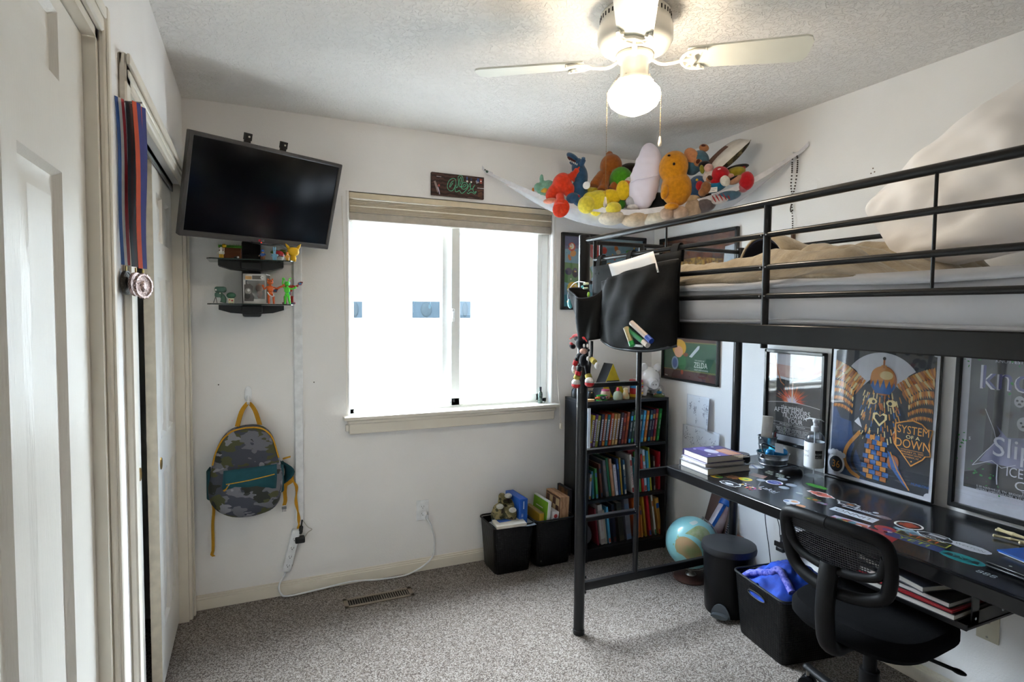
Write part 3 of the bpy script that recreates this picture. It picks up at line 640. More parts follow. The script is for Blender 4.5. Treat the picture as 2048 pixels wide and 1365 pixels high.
pts = [(-.045, .012), (-.005, .012), (-.002, .03), (-.012, .05), (-.006, .08), (-.02, .092), (-.045, .088)]
m.poly(pts, P('5d5753'), F, .0007); m.disc((-.028, .058), .014, P('8f8a85'), F, .0011); m.disc((-.026, .062), .006, P('d5d2cd'), F, .0014); m.disc((-.032, .035), .013, P('3c3835'), F, .0011)
m.text('HORROR', .009, P('a8a49e'), F, (.015, .010), .0012) if False else None
m.build('front_print', t_)
m = MB(); m.b2((-bw/2+.01, .022, -.001), (bw/2-.006, bh-.03, -.0004), glassy('clear_plastic', tr=.97), T=F); m.build('window', t_)
m = MB(); m.ell((.01, .005, .075), (.018, .016, .02), P('7a4a2c'), T=T); m.ell((.01, .005, .045), (.013, .012, .02), P('6b3d26'), T=T); m.build('inner_figure', t_)
def jointed(x, y, z, s, bodyc, label, arms, legs, ears=False, tails=False, limb=None):
    limb = limb or bodyc; t_ = thing('toy_figure', label, 'toy figure', (x, y, z)); T = TM(x, y, z) @ RM(rz=-8); B = P(bodyc, .4); Lm = P(limb, .4)
    m = MB(); m.ell((0, 0, .56*s), (.11*s, .08*s, .13*s), B, T=T, pw=.85); m.ell((0, 0, .38*s), (.09*s, .07*s, .08*s), B, T=T); m.cyl((0, 0, .66*s), (0, 0, .72*s), .03*s, B, 8, T=T); m.build('body', t_)
    m = MB(); m.ell((0, -.01*s, .80*s), (.11*s, .10*s, .10*s), B, T=T); m.ell((.03*s, -.10*s, .77*s), (.06*s, .06*s, .04*s), B, T=T)
    m.ell((-.03*s, -.09*s, .83*s), .022*s, BLK, n=8, T=T); m.ell((.05*s, -.08*s, .83*s), .022*s, BLK, n=8, T=T); m.build('head', t_)
    for sx in (-1, 1):
        m = MB()
        if ears == 'long': m.tube(catm([(sx*.05*s, 0, .87*s), (sx*.09*s, 0, 1.0*s), (sx*.17*s, 0, 1.02*s)], 4), [.03*s]*4+[.045*s]*4+[.02*s], B, 10, T, flatz=.5)
        else: m.ell((sx*.08*s, 0, .9*s), (.03*s, .02*s, .04*s), B, n=10, T=T)
        m.build('ear', t_)
    for A in arms:
        m = MB(); m.tube(catm([(a[0]*s, a[1]*s, a[2]*s) for a in A], 4), .028*s, Lm, 10, T); m.ell([q*s for q in A[-1]], .045*s, Lm, n=10, T=T); m.build('arm', t_)
    for A in legs:
        m = MB(); m.tube([(a[0]*s, a[1]*s, a[2]*s) for a in A], [.05*s, .045*s, .035*s, .04*s][:len(A)], Lm, 10, T); m.ell((A[-1][0]*s, (A[-1][1]-.03)*s, .022*s), (.045*s, .07*s, .022*s), Lm, n=10, T=T); m.build('leg', t_)
    return t_
jointed(.078, 2.895, S2, .125, 'd2601f', 'orange jointed toy animal standing before the boxed toy', [[(-.1, 0, .64), (-.2, -.02, .55), (-.24, -.06, .66)], [(.1, 0, .62), (.22, 0, .58), (.38, 0, .64), (.46, 0, .70)]], [[(-.05, 0, .34), (-.05, -.1, .24), (-.05, -.02, .02)], [(.06, 0, .34), (.12, -.12, .26), (.12, -.03, .02)]], limb='cf5a20')
m = MB(); m.tube(catm([(.065, 2.88, S2+.054), (.075, 2.872, S2+.040), (.088, 2.872, S2+.034), (.092, 2.872, S2+.045)], 4), .0022, P('e6e6ea', .3), 8); m.build('toy_hook', label='small white curved hook held by the orange toy', cat='toy part')
jointed(.150, 2.895, S2, .118, '55d83a', 'bright green translucent jointed toy rabbit on lower glass shelf', [[(-.1, 0, .62), (-.16, -.03, .8), (-.13, -.03, 1.0)], [(.1, 0, .62), (.2, -.02, .6), (.32, -.06, .66)]], [[(-.06, 0, .34), (-.07, 0, .18), (-.08, 0, .02)], [(.06, 0, .34), (.07, 0, .18), (.1, 0, .02)]], ears='long')
rb = thing('toy_robot', 'blue red and black transforming robot toy behind the green rabbit toy', 'toy robot', (.165, 2.96, S2)); RED = P('a82a24', .35); BLU = P('2f7fb0', .35); GRY = P('3a3c40', .4); T = TM(.160, 2.955, S2)
m = MB(); m.box((0, 0, .075), (.034, .02, .03), RED, T, .003); m.box((0, 0, .053), (.02, .018, .022), BLU, T, .003); m.build('body', rb)
m = MB(); m.box((0, -.002, .10), (.014, .014, .014), BLU, T, .003); m.tube([(.0, 0, .106), (.004, 0, .118)], [.004, .001], P('e0a030'), 6, T); m.build('head', rb)
for A, e1 in (([(-.015, 0, .088), (-.035, -.005, .082), (-.052, -.01, .072)], (-.060, -.012, .062)), ([(.015, 0, .088), (.03, -.005, .084), (.042, -.01, .09)], (.050, -.012, .098))):
    m = MB(); m.tube([V(a) for a in A], .005, RED, 8, T); m.box(e1, (.018, .014, .014), BLU, T, .003); m.box((e1[0]+.006, e1[1], e1[2]+.006), (.014, .015, .008), GRY, T, .002); m.build('arm', rb)
for sx in (-1, 1):
    m = MB(); m.box((sx*.015, 0, .022), (.014, .016, .036), RED, T, .003); m.box((sx*.018, -.006, .005), (.022, .03, .010), BLU, T, .003); m.build('leg', rb)
# ================================================================ HOOK + BACKPACK
hk = MB(); WH = mat('white_plastic', 'eceef0', .35)
hk.ell((-.022, YD-.004, 1.045), (.017, .006, .040), WH, pw=.8); hk.tube(catm([(-.022, YD-.006, 1.035), (-.022, YD-.02, 1.01), (-.022, YD-.032, 1.0), (-.022, YD-.04, 1.012)], 5), .007, WH, 10)
hk.build('wall_hook', label='white adhesive wall hook holding the camouflage backpack', cat='hook')
CAM = camo('camouflage_fabric', '6a6a72', [('42444f', .50), ('4d4f33', .56), ('85858c', .60), ('2f322d', .60)], 11)
TEAL = mat('teal_canvas', '1c4e58', .9, bump=.4, bs=500); YEL = mat('yellow_webbing', 'c9931f', .8, bump=.4, bs=600)
bp = thing('backpack', 'grey camouflage backpack with teal pocket and yellow zips hanging on wall hook', 'backpack', (-.035, YD-.09, .47))
def bpk(u, v):   # outline of the bag, u around, v front dome
    pass
out_ = [(-.035, .900), (.015, .898), (.055, .880), (.085, .84), (.105, .77), (.125, .68), (.127, .62), (.12, .56), (.105, .515), (.07, .488), (.0, .473), (-.05, .470), (-.10, .478), (-.15, .505), (-.185, .545), (-.198, .60), (-.195, .66), (-.18, .73), (-.165, .79), (-.135, .85), (-.095, .887)]
oc = catm([(x, 0, z) for x, z in out_]+[(out_[0][0], 0, out_[0][1])], 3)[:-1]; ce = V((-.035, 0, .67)); n_ = len(oc)
def ring(s, d, sag=0): return [V((ce.x+(q.x-ce.x)*s, YD-d-(.015*sag*max(0, (.75-q.z)/.3)), ce.z+(q.z-ce.z)*s)) for q in oc]
m = MB(); rings = [ring(.90, .008), ring(.98, .02), ring(1.0, .05, 1), ring(1.0, .085, 2), ring(.96, .108, 3), ring(.86, .125, 4), ring(.6, .135, 5), ring(.3, .138, 5)]
vs = [p for r in rings for p in r]+[V((ce.x, YD-.139-.02, ce.z))]
for i, p in enumerate(vs): p.y += .012*(mnoise.noise(V((p.x*9, p.z*9, 2)))) if i >= 2*n_ else 0
fs = [(i*n_+j, i*n_+(j+1) % n_, (i+1)*n_+(j+1) % n_, (i+1)*n_+j) for i in range(len(rings)-1) for j in range(n_)]+[((len(rings)-1)*n_+j, (len(rings)-1)*n_+(j+1) % n_, len(vs)-1) for j in range(n_)]+[tuple(range(n_-1, -1, -1))]
m.add(vs, fs, CAM, smooth=True); m.recalc = True; m.build('main_bag', bp)
zf = lambda x, z: YD-.138-.012*max(0, (.75-z)/.3)*1.5+.25*((x-ce.x)**2)
m = MB(); pk = [(-.125, .708), (.098, .722), (.098, .60), (.085, .555), (-.135, .548), (-.142, .62)]
def pf(u, v):
    a_ = V((-.128-.012*v, 0, .712-.165*v)); b_ = V((.098-.010*v*v, 0, .722-.165*v)); q = a_.lerp(b_, u); bul = .024*math.sin(PI*min(1, max(0, u)))**.6*math.sin(PI*(.12+.8*v))
    return V((q.x, YD-.148-bul*.8-.022*math.sin(PI*min(1,v+.2)), q.z))
m.grid(pf, 14, 10, TEAL)
m.build('front_pocket', bp, mods=[('SOLIDIFY', {'thickness': .006, 'offset': -1})])
def pz(u, v, o=.004): q = pf(u, v); q.y -= o; return q
m = MB(); m.tube([pz(.06+.9*k/10, .36-.10*k/10) for k in range(11)], .004, YEL, 8, flatz=.7); m.build('pocket_zip', bp)
m = MB(); m.tube([pz(.12, .36, .007), pz(.10, .40, .010)], .003, mat('zip_steel', 'a9a9a6', .3, .9), 8); m.ribbon([pz(.10, .40, .010), pz(.06, .5, .012), pz(-.01, .58, .010)], (.0, 0, .009), YEL); m.build('zip_pull', bp)
zp = [V((p.x*.985+ce.x*.015, YD-.098, p.z*.985+ce.z*.015)) for p in oc]
top = [p for p in zp if p.z > .72]; top.sort(key=lambda p: math.atan2(p.z-.66, p.x-ce.x))
m = MB(); m.tube([p+V((0, -.008, 0)) for p in top], .004, YEL, 8); m.build('main_zip', bp)
m = MB(); m.ribbon(catm([(-.072, YD-.05, .895), (-.052, YD-.04, .965), (-.026, YD-.032, 1.003), (-.016, YD-.032, 1.003), (.008, YD-.04, .965), (.028, YD-.05, .897)], 4), (.02, -.014, 0), YEL, .003); m.build('haul_loop', bp)
for sg, x0 in ((-1, -.192), (1, .120)):
    m = MB(); m.grid(lambda u, v: V((x0+sg*(.012*math.sin(PI*u))-sg*.012*v*0, YD-.03-.075*u, .705-.14*v-.012*math.sin(PI*u)*(1-v))), 6, 4, TEAL); m.build('side_pocket', bp, mods=[('SOLIDIFY', {'thickness': .006, 'offset': 0})])
m = MB(); m.ribbon(catm([(-.188, YD-.04, .60), (-.19, YD-.035, .56), (-.180, YD-.03, .50), (-.186, YD-.02, .42), (-.186, YD-.02, .33), (-.187, YD-.02, .29)], 5), (.013, .004, 0), YEL); m.ribbon([(-.187, YD-.022, .29), (-.192, YD-.022, .272), (-.184, YD-.022, .262)], (.014, .002, 0), YEL, .004); m.build('strap', bp)
m = MB(); m.ribbon(catm([(.12, YD-.05, .60), (.14, YD-.04, .585), (.165, YD-.035, .592), (.18, YD-.03, .60)], 4), (.0, 0, .022), YEL); m.ribbon(catm([(.145, YD-.036, .59), (.140, YD-.03, .545), (.142, YD-.03, .50), (.136, YD-.03, .475)], 4), (.018, 0, 0), YEL)
m.box((.136, YD-.03, .462), (.022, .006, .012), P('8a8f93')); [m.box((.129+k*.007, YD-.03, .450), (.003, .005, .014), P('8a8f93')) for k in range(3)]
m.build('strap', bp, label='short yellow strap ending in a grey buckle')
m = MB(); m.ribbon(catm([(.17, YD-.03, .66), (.178, YD-.03, .60), (.196, YD-.03, .56), (.192, YD-.03, .49), (.203, YD-.03, .42), (.205, YD-.03, .37), (.202, YD-.03, .345)], 5), [V((.006+.009*abs(math.sin(i*.5)), .006, 0)) for i in range(31)], YEL); m.build('strap', bp)
m = MB(); m.grid(lambda u, v: V((.128+.04*math.sin(PI*v)*(.4+u), YD-.02-.03*u, .70-.11*v)), 4, 8, TEAL); m.build('shoulder_strap', bp, mods=[('SOLIDIFY', {'thickness': .01, 'offset': 0})])
m = MB(); m.ribbon([(.13, YD-.08, .725), (.165, YD-.09, .735)], (.0, .0, .008), YEL, .004); m.build('zip_pull', bp)
# ================================================================ RACEWAY, POWER STRIP, CORD, OUTLET
m = MB(); m.b2((.190, YD-.018, .375), (.232, YD, 1.78), WH, .004); m.build('cable_raceway', label='white vertical cable cover running down the wall beneath the television', cat='cable cover')
ps = thing('power_strip', 'white power strip hanging on the wall by the backpack', 'power strip', (.155, YD-.02, .125)); T = frame((.168, YD-.022, .235), (.985, 0, .172), (0, -1, 0), None) if False else TM(.168, YD-.024, .235) @ RM(ry=14)
m = MB(); m.b2((-.021, -.017, -.108), (.021, .022, .108), WH, .008, T, 2); m.build('housing', ps)
for k in range(4):
    m = MB(); [m.box((x, -.0175, -.07+k*.045), (.002, .002, .008), P('6f7070'), T) for x in (-.006, .006)]; m.cyl((0, -.0185, -.078+k*.045), (0, -.0165, -.078+k*.045), .0025, P('6f7070'), 8, T=T); m.build('socket', ps)
m = MB(); m.box((.022, 0, -.075), (.003, .004, .008), BLK, T); m.build('switch', ps)
a1 = thing('power_adapter', 'black plug pointing down beneath the white cable cover', 'plug', (.215, YD-.03, .335)); m = MB(); m.tube(catm([(.222, YD-.02, .385), (.217, YD-.03, .36), (.214, YD-.03, .335), (.207, YD-.03, .318)], 4), [.004]*5+[.010]*4+[.012]*3+[.008], BLK, 10); m.build('plug_body', a1)
a2 = thing('power_adapter', 'black block power adapter plugged into top of white power strip', 'plug', (.22, YD-.045, .285)); m = MB(); m.b2((.185, YD-.062, .278), (.232, YD-.02, .306), BLK, .004); m.build('adapter_body', a2)
m = MB(); m.tube(catm([(.225, YD-.015, .38), (.25, YD-.012, .34), (.27, YD-.01, .325), (.25, YD-.012, .312), (.232, YD-.03, .295)], 5), .0022, P('c8c2b6'), 6); m.build('thin_cable', label='thin pale cable looping out of the white cable cover', cat='cable')
cp = [(.140, YD-.024, .128), (.128, YD-.022, .10), (.108, YD-.02, .06), (.116, YD-.03, .022), (.15, YD-.05, .012), (.30, YD-.045, .016), (.46, YD-.026, .018), (.60, YD-.04, .010), (.73, YD-.05, .010), (.80, YD-.03, .012), (.87, YD-.016, .035), (.915, YD-.014, .075), (.928, YD-.010, .13), (.925, YD-.008, .19), (.905, YD-.012, .26), (.878, YD-.02, .30), (.874, YD-.03, .318)]
m = MB(); m.tube(catm(cp, 6), .0045, WH, 8); m.build('power_cord', ps)
def outlet(name, T, label, plug=True, col=WH):
    t_ = thing(name, label, 'outlet', tuple((T @ V((0, 0, 0)))))
    m = MB(); m.b2((-.035, -.057, 0), (.035, .057, .005), col, .003, T, 2); m.build('cover_plate', t_)
    for s in (-1, 1):
        m = MB(); m.prism([(.016*math.cos(a)*1.0, s*.02+.0135*math.sin(a)) for a in [rad(x) for x in range(0, 360, 20)]], .0065, col, T); [m.box((x, s*.02+.002, .0066), (.0018, .007, .001), DRK, T) for x in (-.006, .006)]; m.cyl((0, s*.02-.007, .006), (0, s*.02-.007, .0071), .002, DRK, 8, T=T); m.build('socket', t_)
    return t_
TO = frame((.860, YD, .345), (1, 0, 0), (0, 0, 1), (0, -1, 0))
outlet('wall_outlet', TO, 'white wall outlet with white plug under the window')
m = MB(); m.tube([(.874, YD-.007, .325), (.874, YD-.022, .325), (.875, YD-.034, .322)], [.013, .012, .006], WH, 10); m.build('plug', ps)
# ================================================================ FLOOR VENT
VM = mat('vent_brown_metal', '8a7f70', .45, .3); T = TM(.572, 2.897, 0)
vt = thing('floor_vent', 'brown metal floor register set in the carpet beneath the window', 'floor vent', (.572, 2.897, .0))
m = MB(); L_, B_ = .348, .094
for a_, b_ in (((-L_/2, -B_/2), (L_/2, -B_/2+.018)), ((-L_/2, B_/2-.018), (L_/2, B_/2)), ((-L_/2, -B_/2), (-L_/2+.022, B_/2)), ((L_/2-.022, -B_/2), (L_/2, B_/2))): m.b2((a_[0], a_[1], .001), (b_[0], b_[1], .006), VM, .001, T)
m.build('frame', vt)
m = MB(); m.b2((-L_/2+.01, -B_/2+.01, .0005), (L_/2-.01, B_/2-.01, .0012), DRK, T=T); m.build('duct', vt)
for k in range(25):
    x = -L_/2+.030+k*.0120; m = MB(); m.box((x, 0, .0042), (.0022 if k < 13 else .0045, B_-.036, .0035), VM, T); m.build('louvre', vt)
# ================================================================ NAME PLAQUE
PLQ = mat('dark_stained_wood', '4a2f28', .7, c2='2e1c18', wave=(14, 6, 2, 'Z'))
pq = thing('wooden_plaque', 'dark wooden plaque with green cursive lettering hung over the window', 'sign', (1.057, YD, 2.10)); T = frame((1.057, YD-.018, 2.16), (1, 0, 0), (0, 0, 1))
m = MB(); m.b2((.903, YD-.018, 2.098), (1.211, YD, 2.222), PLQ, .002); m.b2((1.17, YD-.0185, 2.158), (1.2115, YD-.01, 2.1605), WALL); m.build('board', pq)
GRN = mat('green_paint', '5fc295', .6)
def curs(pts, w=.0028, cl=False): return m.line([(p[0], p[1]) for p in catm([(x, y, 0) for x, y in pts], 5)], w, GRN, T, .0008)
m = MB()   # lower-case hand lettering, outlined: a l e x
k_ = .001
S_ = lambda pts: [((x-750)*.000190-.003, (620-y)*.000190+.002) for x, y in pts]
curs(S_([(690, 640), (680, 470), (620, 430), (520, 470), (450, 570), (430, 700), (480, 780), (560, 800), (630, 730), (670, 620)]))
curs(S_([(620, 500), (560, 540), (500, 660), (510, 690), (560, 620), (600, 560)]))
curs(S_([(690, 640), (700, 690), (750, 650), (770, 500), (760, 380), (820, 320), (890, 350), (910, 450), (880, 560), (840, 650), (800, 640), (790, 560), (800, 450), (840, 380), (860, 440), (830, 570)]))
curs(S_([(660, 700), (680, 800), (740, 800), (800, 760), (850, 830), (900, 830), (980, 760), (1040, 690), (1070, 630), (1120, 530), (1150, 560), (1140, 640), (1180, 690), (1230, 640), (1280, 560)]))
curs(S_([(850, 660), (880, 560), (960, 510), (1040, 550), (1040, 640), (960, 710), (880, 700), (870, 650), (960, 640), (1000, 590), (960, 570), (900, 620)]))
curs(S_([(1040, 800), (1080, 830), (1140, 780), (1200, 780), (1270, 820), (1330, 750)])); curs(S_([(1070, 760), (1150, 680), (1120, 600)])); curs(S_([(1240, 600), (1220, 700), (1260, 770), (1320, 740)]))
m.build('lettering', pq, label='green outlined cursive word')
m = MB()
m.disc((.052, .030), .0055, P('e6e2da'), T, .0006); m.poly([(.047, .055), (.055, .055), (.053, .036), (.049, .036)], P('37508a'), T, .0006); m.disc((.076, .028), .005, P('e6e2da'), T, .0006); m.poly([(.071, .05), (.081, .05), (.079, .033), (.073, .033)], P('2f3a5a'), T, .0006)
m.poly([(.102, .038), (.118, .044), (.124, .030), (.108, .022)], P('8f8f98'), T, .0006); m.poly([(.112, .054), (.124, .052), (.122, .034), (.110, .036)], P('33508f'), T, .0009); m.poly([(.128, .052), (.142, .050), (.140, .024), (.128, .026)], P('a8402f'), T, .0007); m.disc((.134, .038), .004, P('e8e4dc'), T, .001)
m.poly([(-.142, .012), (-.132, .016), (-.112, -.03), (-.120, -.05)], P('8d7d78'), T, .0006); m.disc((-.112, -.008), .006, P('a8453f'), T, .0009); m.line([(-.118, -.02), (-.110, -.045), (-.108, -.055)], .005, P('b8b0c8'), T, .001)
m.line([(-.125, .040), (-.1, .040)], .004, P('8a8084'), T, .0006); [m.line([(.118, -.012-.009*k), (.142, -.013-.009*k)], .0012, P('a5682c'), T, .0006) for k in range(5)]
m.build('painted_motifs', pq)
# ================================================================ MEDALS
def medal(x, y, z0, z1, cols, label, mc, disc, wx=.0, twist=None, off=0.0):
    t_ = thing('medal', label, 'medal', (x, y, z1-.05), group='medals hanging on the closet casing')
    n_ = 14; base = [V((x+.0015*math.sin(i*.5+off), y+.006*math.sin(i*.35+off), z0+(z1-z0)*i/n_)) for i in range(n_+1)]
    W_ = .026; nb = len(cols)
    for side in (0, 1):
        for j, cc in enumerate(cols):
            m = MB(); pts = []; ws = []
            for i, p in enumerate(base):
                t = i/n_; an = (twist or 0)*t+side*.9*(1-t)+off; d = V((.42+.12*math.cos(an), .50+.4*math.sin(an+1), 0)); sp = .006*(1-t)**1.5
                pts.append(p+d*W_*((j+.5)/nb-.5)+V((sp*(side-.5), .030*(side-.5)*(1-t), 0))); ws.append(d*W_/nb)
            m.ribbon(pts, ws, mat('ribbon_'+cc, cc, .55), .0012); m.build('ribbon', t_)
    m = MB(); T = TM(x, y, z1-.042) @ RM(rz=disc)
    m.tube([V((x, y, z1-.002)), V((x, y, z1-.016))], .002, mat('gold_ring', 'b8a060', .3, .9), 8)
    R_ = .029
    m.lathe([(0, -.002), (R_*.8, -.002), (R_*.85, -.0035), (R_, -.0035), (R_, .0035), (R_*.85, .0035), (R_*.8, .002), (0, .002)], mc, T=T @ RM(rx=90), n=32)
    if 'crimped' in label:
        for k in range(16): an = 2*PI*k/16; m.ell((R_*math.cos(an), 0, R_*math.sin(an)), .004, mc, n=6, T=T)
    m.ell((0, -.002, 0), (.010, .003, .014), mc, n=10, T=T); m.build('disc', t_)
GM = mat('medal_dark_metal', '4c4a44', .3, .9, bump=1, bs=300); RG = mat('medal_rose_silver', 'b09a96', .25, .95, bump=1, bs=300)
yc = CY0-.072
medal(XL+.012, yc-.006, 1.955, 1.565, ['1c4f96', 'd8d6d4', 'b3202a'], 'dark round medal on a red white and blue ribbon, nearest the entry door', GM, 80, twist=.5)
medal(XL+.030, yc+.004, 1.95, 1.562, ['181a22', '3a1016', '181a22'], 'round rose silver medal on a black ribbon, middle one of the three', RG, 72, twist=.3, off=.5)
medal(XL+.046, yc-.002, 1.95, 1.558, ['d04a22', '1f2f86'], 'crimped edge rose silver medal on an orange and blue ribbon', RG, 60, twist=.6, off=-.4)
m = MB(); m.cyl((XL-.005, yc, 1.952), (XL+.052, yc, 1.956), .0022, mat('steel_nail', '8b8b8b', .35, .9), 8); m.build('nail', label='steel nail beside the closet casing carrying the medals', cat='nail')
# ================================================================ LOFT BED
STL = mat('black_steel_tube', '0c0c0f', .30, .2, var=.02, coat=.15)
bed = thing('loft_bed', 'black steel tube loft bed with ladder at its end', 'loft bed', (1.80, 1.23, 0))
BX, BY0, BY1, BXW = 1.34, .24, 2.215, 2.255
ztop, z2, z3, z4, zb0, zb1 = 1.776, 1.687, 1.595, 1.513, 1.376, 1.432
for nm, x, y, z in (('leg', BX, BY1, 1.80), ('leg', BXW, BY1, 1.79), ('leg', BX, BY0, 1.80), ('leg', BXW, BY0, 1.79)):
    r_ = .0245 if x == BX else .021
    m = MB(); m.tube([(x, y, .004), (x, y, z)], r_, STL, 24); m.lathe([(r_, 0), (r_+.002, .002), (r_+.002, .022), (r_, .024)], BLK, (x, y, 0), 24); m.ell((x, y, z), (r_, r_, .006), BLK, n=16); m.build(nm, bed)
for x, y0, y1, zz, r_ in ((BX, BY0, BY1, ztop, .0115), (BX, BY0, 2.125, z2, .0085), (BX, BY0, 2.125, z3, .0085), (BX, BY0, 2.125, z4, .0085), (BXW, BY0, BY1, ztop-.004, .010), (BXW, BY0, BY1, z3, .0085)):
    m = MB(); m.tube([(x, y0, zz), (x, y1, zz)], r_, STL, 14); m.build('guard_rail', bed)
for x, zz, r_ in ((0, ztop-.004, .010), (0, z3, .008)):
    for y in (BY1, BY0):
        m = MB(); m.tube([(BX, y, zz), (BXW, y, zz)], r_, STL, 14); m.build('end_rail', bed)
for y, za, zb_, r_ in ((2.129, zb1, ztop, .0085), (1.662, z2, ztop, .0035), (1.22, zb0-.012, ztop+.004, .0105), (.775, z4, ztop, .0037), (.40, zb1, ztop, .0085)):
    m = MB(); m.tube([(BX, y, za), (BX, y, zb_)], r_, STL, 12)
    if r_ > .01:
        for zz in (z2, z3, z4): m.ell((BX-.010, y+.012, zz), .003, mat('screw_steel', 'b9bcc0', .25, .95), n=8); m.ell((BX-.010, y-.006, zz), .003, _m['screw_steel'], n=8)
    m.build('upright', bed)
m = MB(); m.tube([(1.425, BY1, zb1), (1.425, BY1, ztop)], .0075, STL, 12); m.build('upright', bed)
m = MB(); m.b2((BX-.012, BY0, zb0), (BX+.018, BY1-.02, zb1), STL, .003); m.build('side_beam', bed)
m = MB(); m.b2((BXW-.015, BY0, zb0), (BXW+.015, BY1-.02, zb1), STL, .003); m.build('side_beam', bed)
m = MB(); m.b2((BX+.02, BY1-.015, zb0), (BXW-.02, BY1+.012, zb1), STL, .003); m.build('end_beam', bed)
for k in range(9):
    m = MB(); y = .42+k*.21; m.b2((BX+.018, y, zb0+.012), (BXW-.015, y+.03, zb0+.026), STL, .002); m.build('slat', bed)
m = MB(); m.tube([(1.645, BY1, .22), (1.645, BY1, ztop)], .0125, STL, 16); m.build('ladder_upright', bed)
for z in (1.135, .835, .527):
    m = MB(); m.b2((BX+.02, BY1-.014, z-.010), (1.64, BY1+.016, z+.010), STL, .003); m.ell((1.63, BY1-.015, z+.004), .003, _m['screw_steel'], n=8); m.build('rung', bed)
m = MB(); m.b2((BX+.02, BY1-.012, .198), (BXW-.02, BY1+.012, .236), STL, .003)
for dz in (-.022, .048): m.ell((BX+.026, BY1-.006, .212+dz), .007, BLK, n=10)
m.build('lower_bar', bed)
m = MB(); m.b2((1.65, BY1-.012, .682), (BXW-.02, BY1+.012, .722), STL, .003); m.build('desk_bar', bed)
# mattress
SHT = mat('white_bed_sheet', 'cfcfd4', .95, var=.03, vs=4, bump=.3, bs=20)
mt_ = thing('mattress', 'white mattress lying in the black loft bed frame', 'mattress', (1.8, 1.2, zb1))
m = MB()
def msec(y):
    a = [(1.375, 1.425), (1.366, 1.44), (1.362, 1.47), (1.362, 1.52), (1.368, 1.545), (1.39, 1.560), (1.8, 1.562), (2.2, 1.556), (2.23, 1.53), (2.232, 1.44), (2.22, 1.41)]
    return [V((x+.004*mnoise.noise(V((x*9, y*5, z*12))), y, z+.006*mnoise.noise(V((x*4, y*6, 1))))) for x, z in a]
ys = [BY0+.03+i*(BY1-.06-BY0)/40 for i in range(41)]; secs = [msec(y) for y in ys]; k = len(secs[0])
m.add([p for s in secs for p in s], [(i*k+j, i*k+j+1, (i+1)*k+j+1, (i+1)*k+j) for i in range(40) for j in range(k-1)]+[tuple(range(k))]+[tuple(40*k+j for j in range(k))], SHT, smooth=True); m.recalc = True
m.build('fitted_sheet', mt_, sharp=60)
m = MB(); m.tube([(1.362, y, 1.438+.003*math.sin(y*7)) for y in ys], .007, SHT, 8); m.build('piping', mt_)
m = MB()   # flat sheet edge hanging a little over
m.grid(lambda u, v: V((1.358-.003*math.sin(v*3)+.10*(1-v)*(1-v), .40+1.70*u, 1.566-.030*v*v+.003*math.sin(u*19)*v)), 40, 6, SHT)
m.build('top_sheet', label='white top sheet folded over the mattress edge', cat='sheet', mods=[('SOLIDIFY', {'thickness': .004, 'offset': 0})])
BKT = mat('beige_fleece', 'a69882', 1.0, var=.12, vs=25, bump=.8, bs=120, sheen=.4, spec=.1); BKT2 = mat('fleece_brown_pattern', '8a7d6d', 1.0, var=.1)
m = MB()
def blk(u, v):
    y = .98+1.15*u; x = 1.385+.80*v
    h = 1.590+.030*min(1, (v*7)**.6)+.010*v
    fold = .026*math.sin(v*30+u*7+4*mnoise.noise(V((u*3, v*3, 0))))+.018*mnoise.noise(V((u*7, v*10, 3)))+.010*mnoise.noise(V((u*20, v*20, 7)))
    h += fold*(.5+.5*min(1, v*4)) + .05*math.exp(-((u-.28)**2)/.03)*min(1, v*2)
    edge = min(1, u*9)*min(1, (1-u)*9)
    return V((x-.010*math.sin(u*25)*(1-v)-.012, y, 1.562+(h-1.562)*edge*min(1, .15+v*9)))
m.grid(blk, 90, 60, BKT)
m.build('blanket', label='rumpled beige fleece blanket heaped over the loft mattress', cat='blanket', mods=[('SOLIDIFY', {'thickness': .012, 'offset': 1})])
NVY = mat('navy_lining', '151c33', .9)
m = MB()   # hooded fold standing up, navy inside
def hood(u, v):
    a = PI*(.02+.96*v); R_ = .072+.012*math.sin(u*7)
    return V((1.62+.20*u, 1.50-.10*math.cos(a)*(1-.1*u)-.08*u, 1.61+(R_+.045)*math.sin(a)*(1-.25*u)))
m.grid(hood, 12, 20, BKT); m.grid(lambda u, v: hood(u, v)*1.0+V((.004, 0, -.010*math.sin(PI*v))), 12, 20, NVY)
m.add([hood(1, v/20)+V((-.01, 0, -.008)) for v in range(21)], [tuple(range(21))], NVY)
m.build('hooded_robe', label='beige hooded garment with navy lining folded on the loft bed', cat='clothing', mods=[('SOLIDIFY', {'thickness': .008, 'offset': 1})])
a_, b_, c_ = at(1585, 505, 'x', 1.9), at(1607, 503, 'x', 1.9), at(1640, 513, 'x', 1.88); d_ = at(1612, 519, 'x', 1.86)
m = MB(); ORG = mat('orange_red_cloth', 'c8431f', .9)
def orf(u, v):
    p = a_.lerp(c_, u); q = V((d_.x, d_.y+(u-.5)*.10, d_.z-.004)); return p.lerp(q, v*(1-abs(u-.5)))+V((0, 0, .008*math.sin(PI*u)))
m.grid(orf, 10, 5, ORG); m.build('orange_cloth', label='orange red cloth scrap lying on the blanket', cat='cloth', mods=[('SOLIDIFY', {'thickness': .004})])
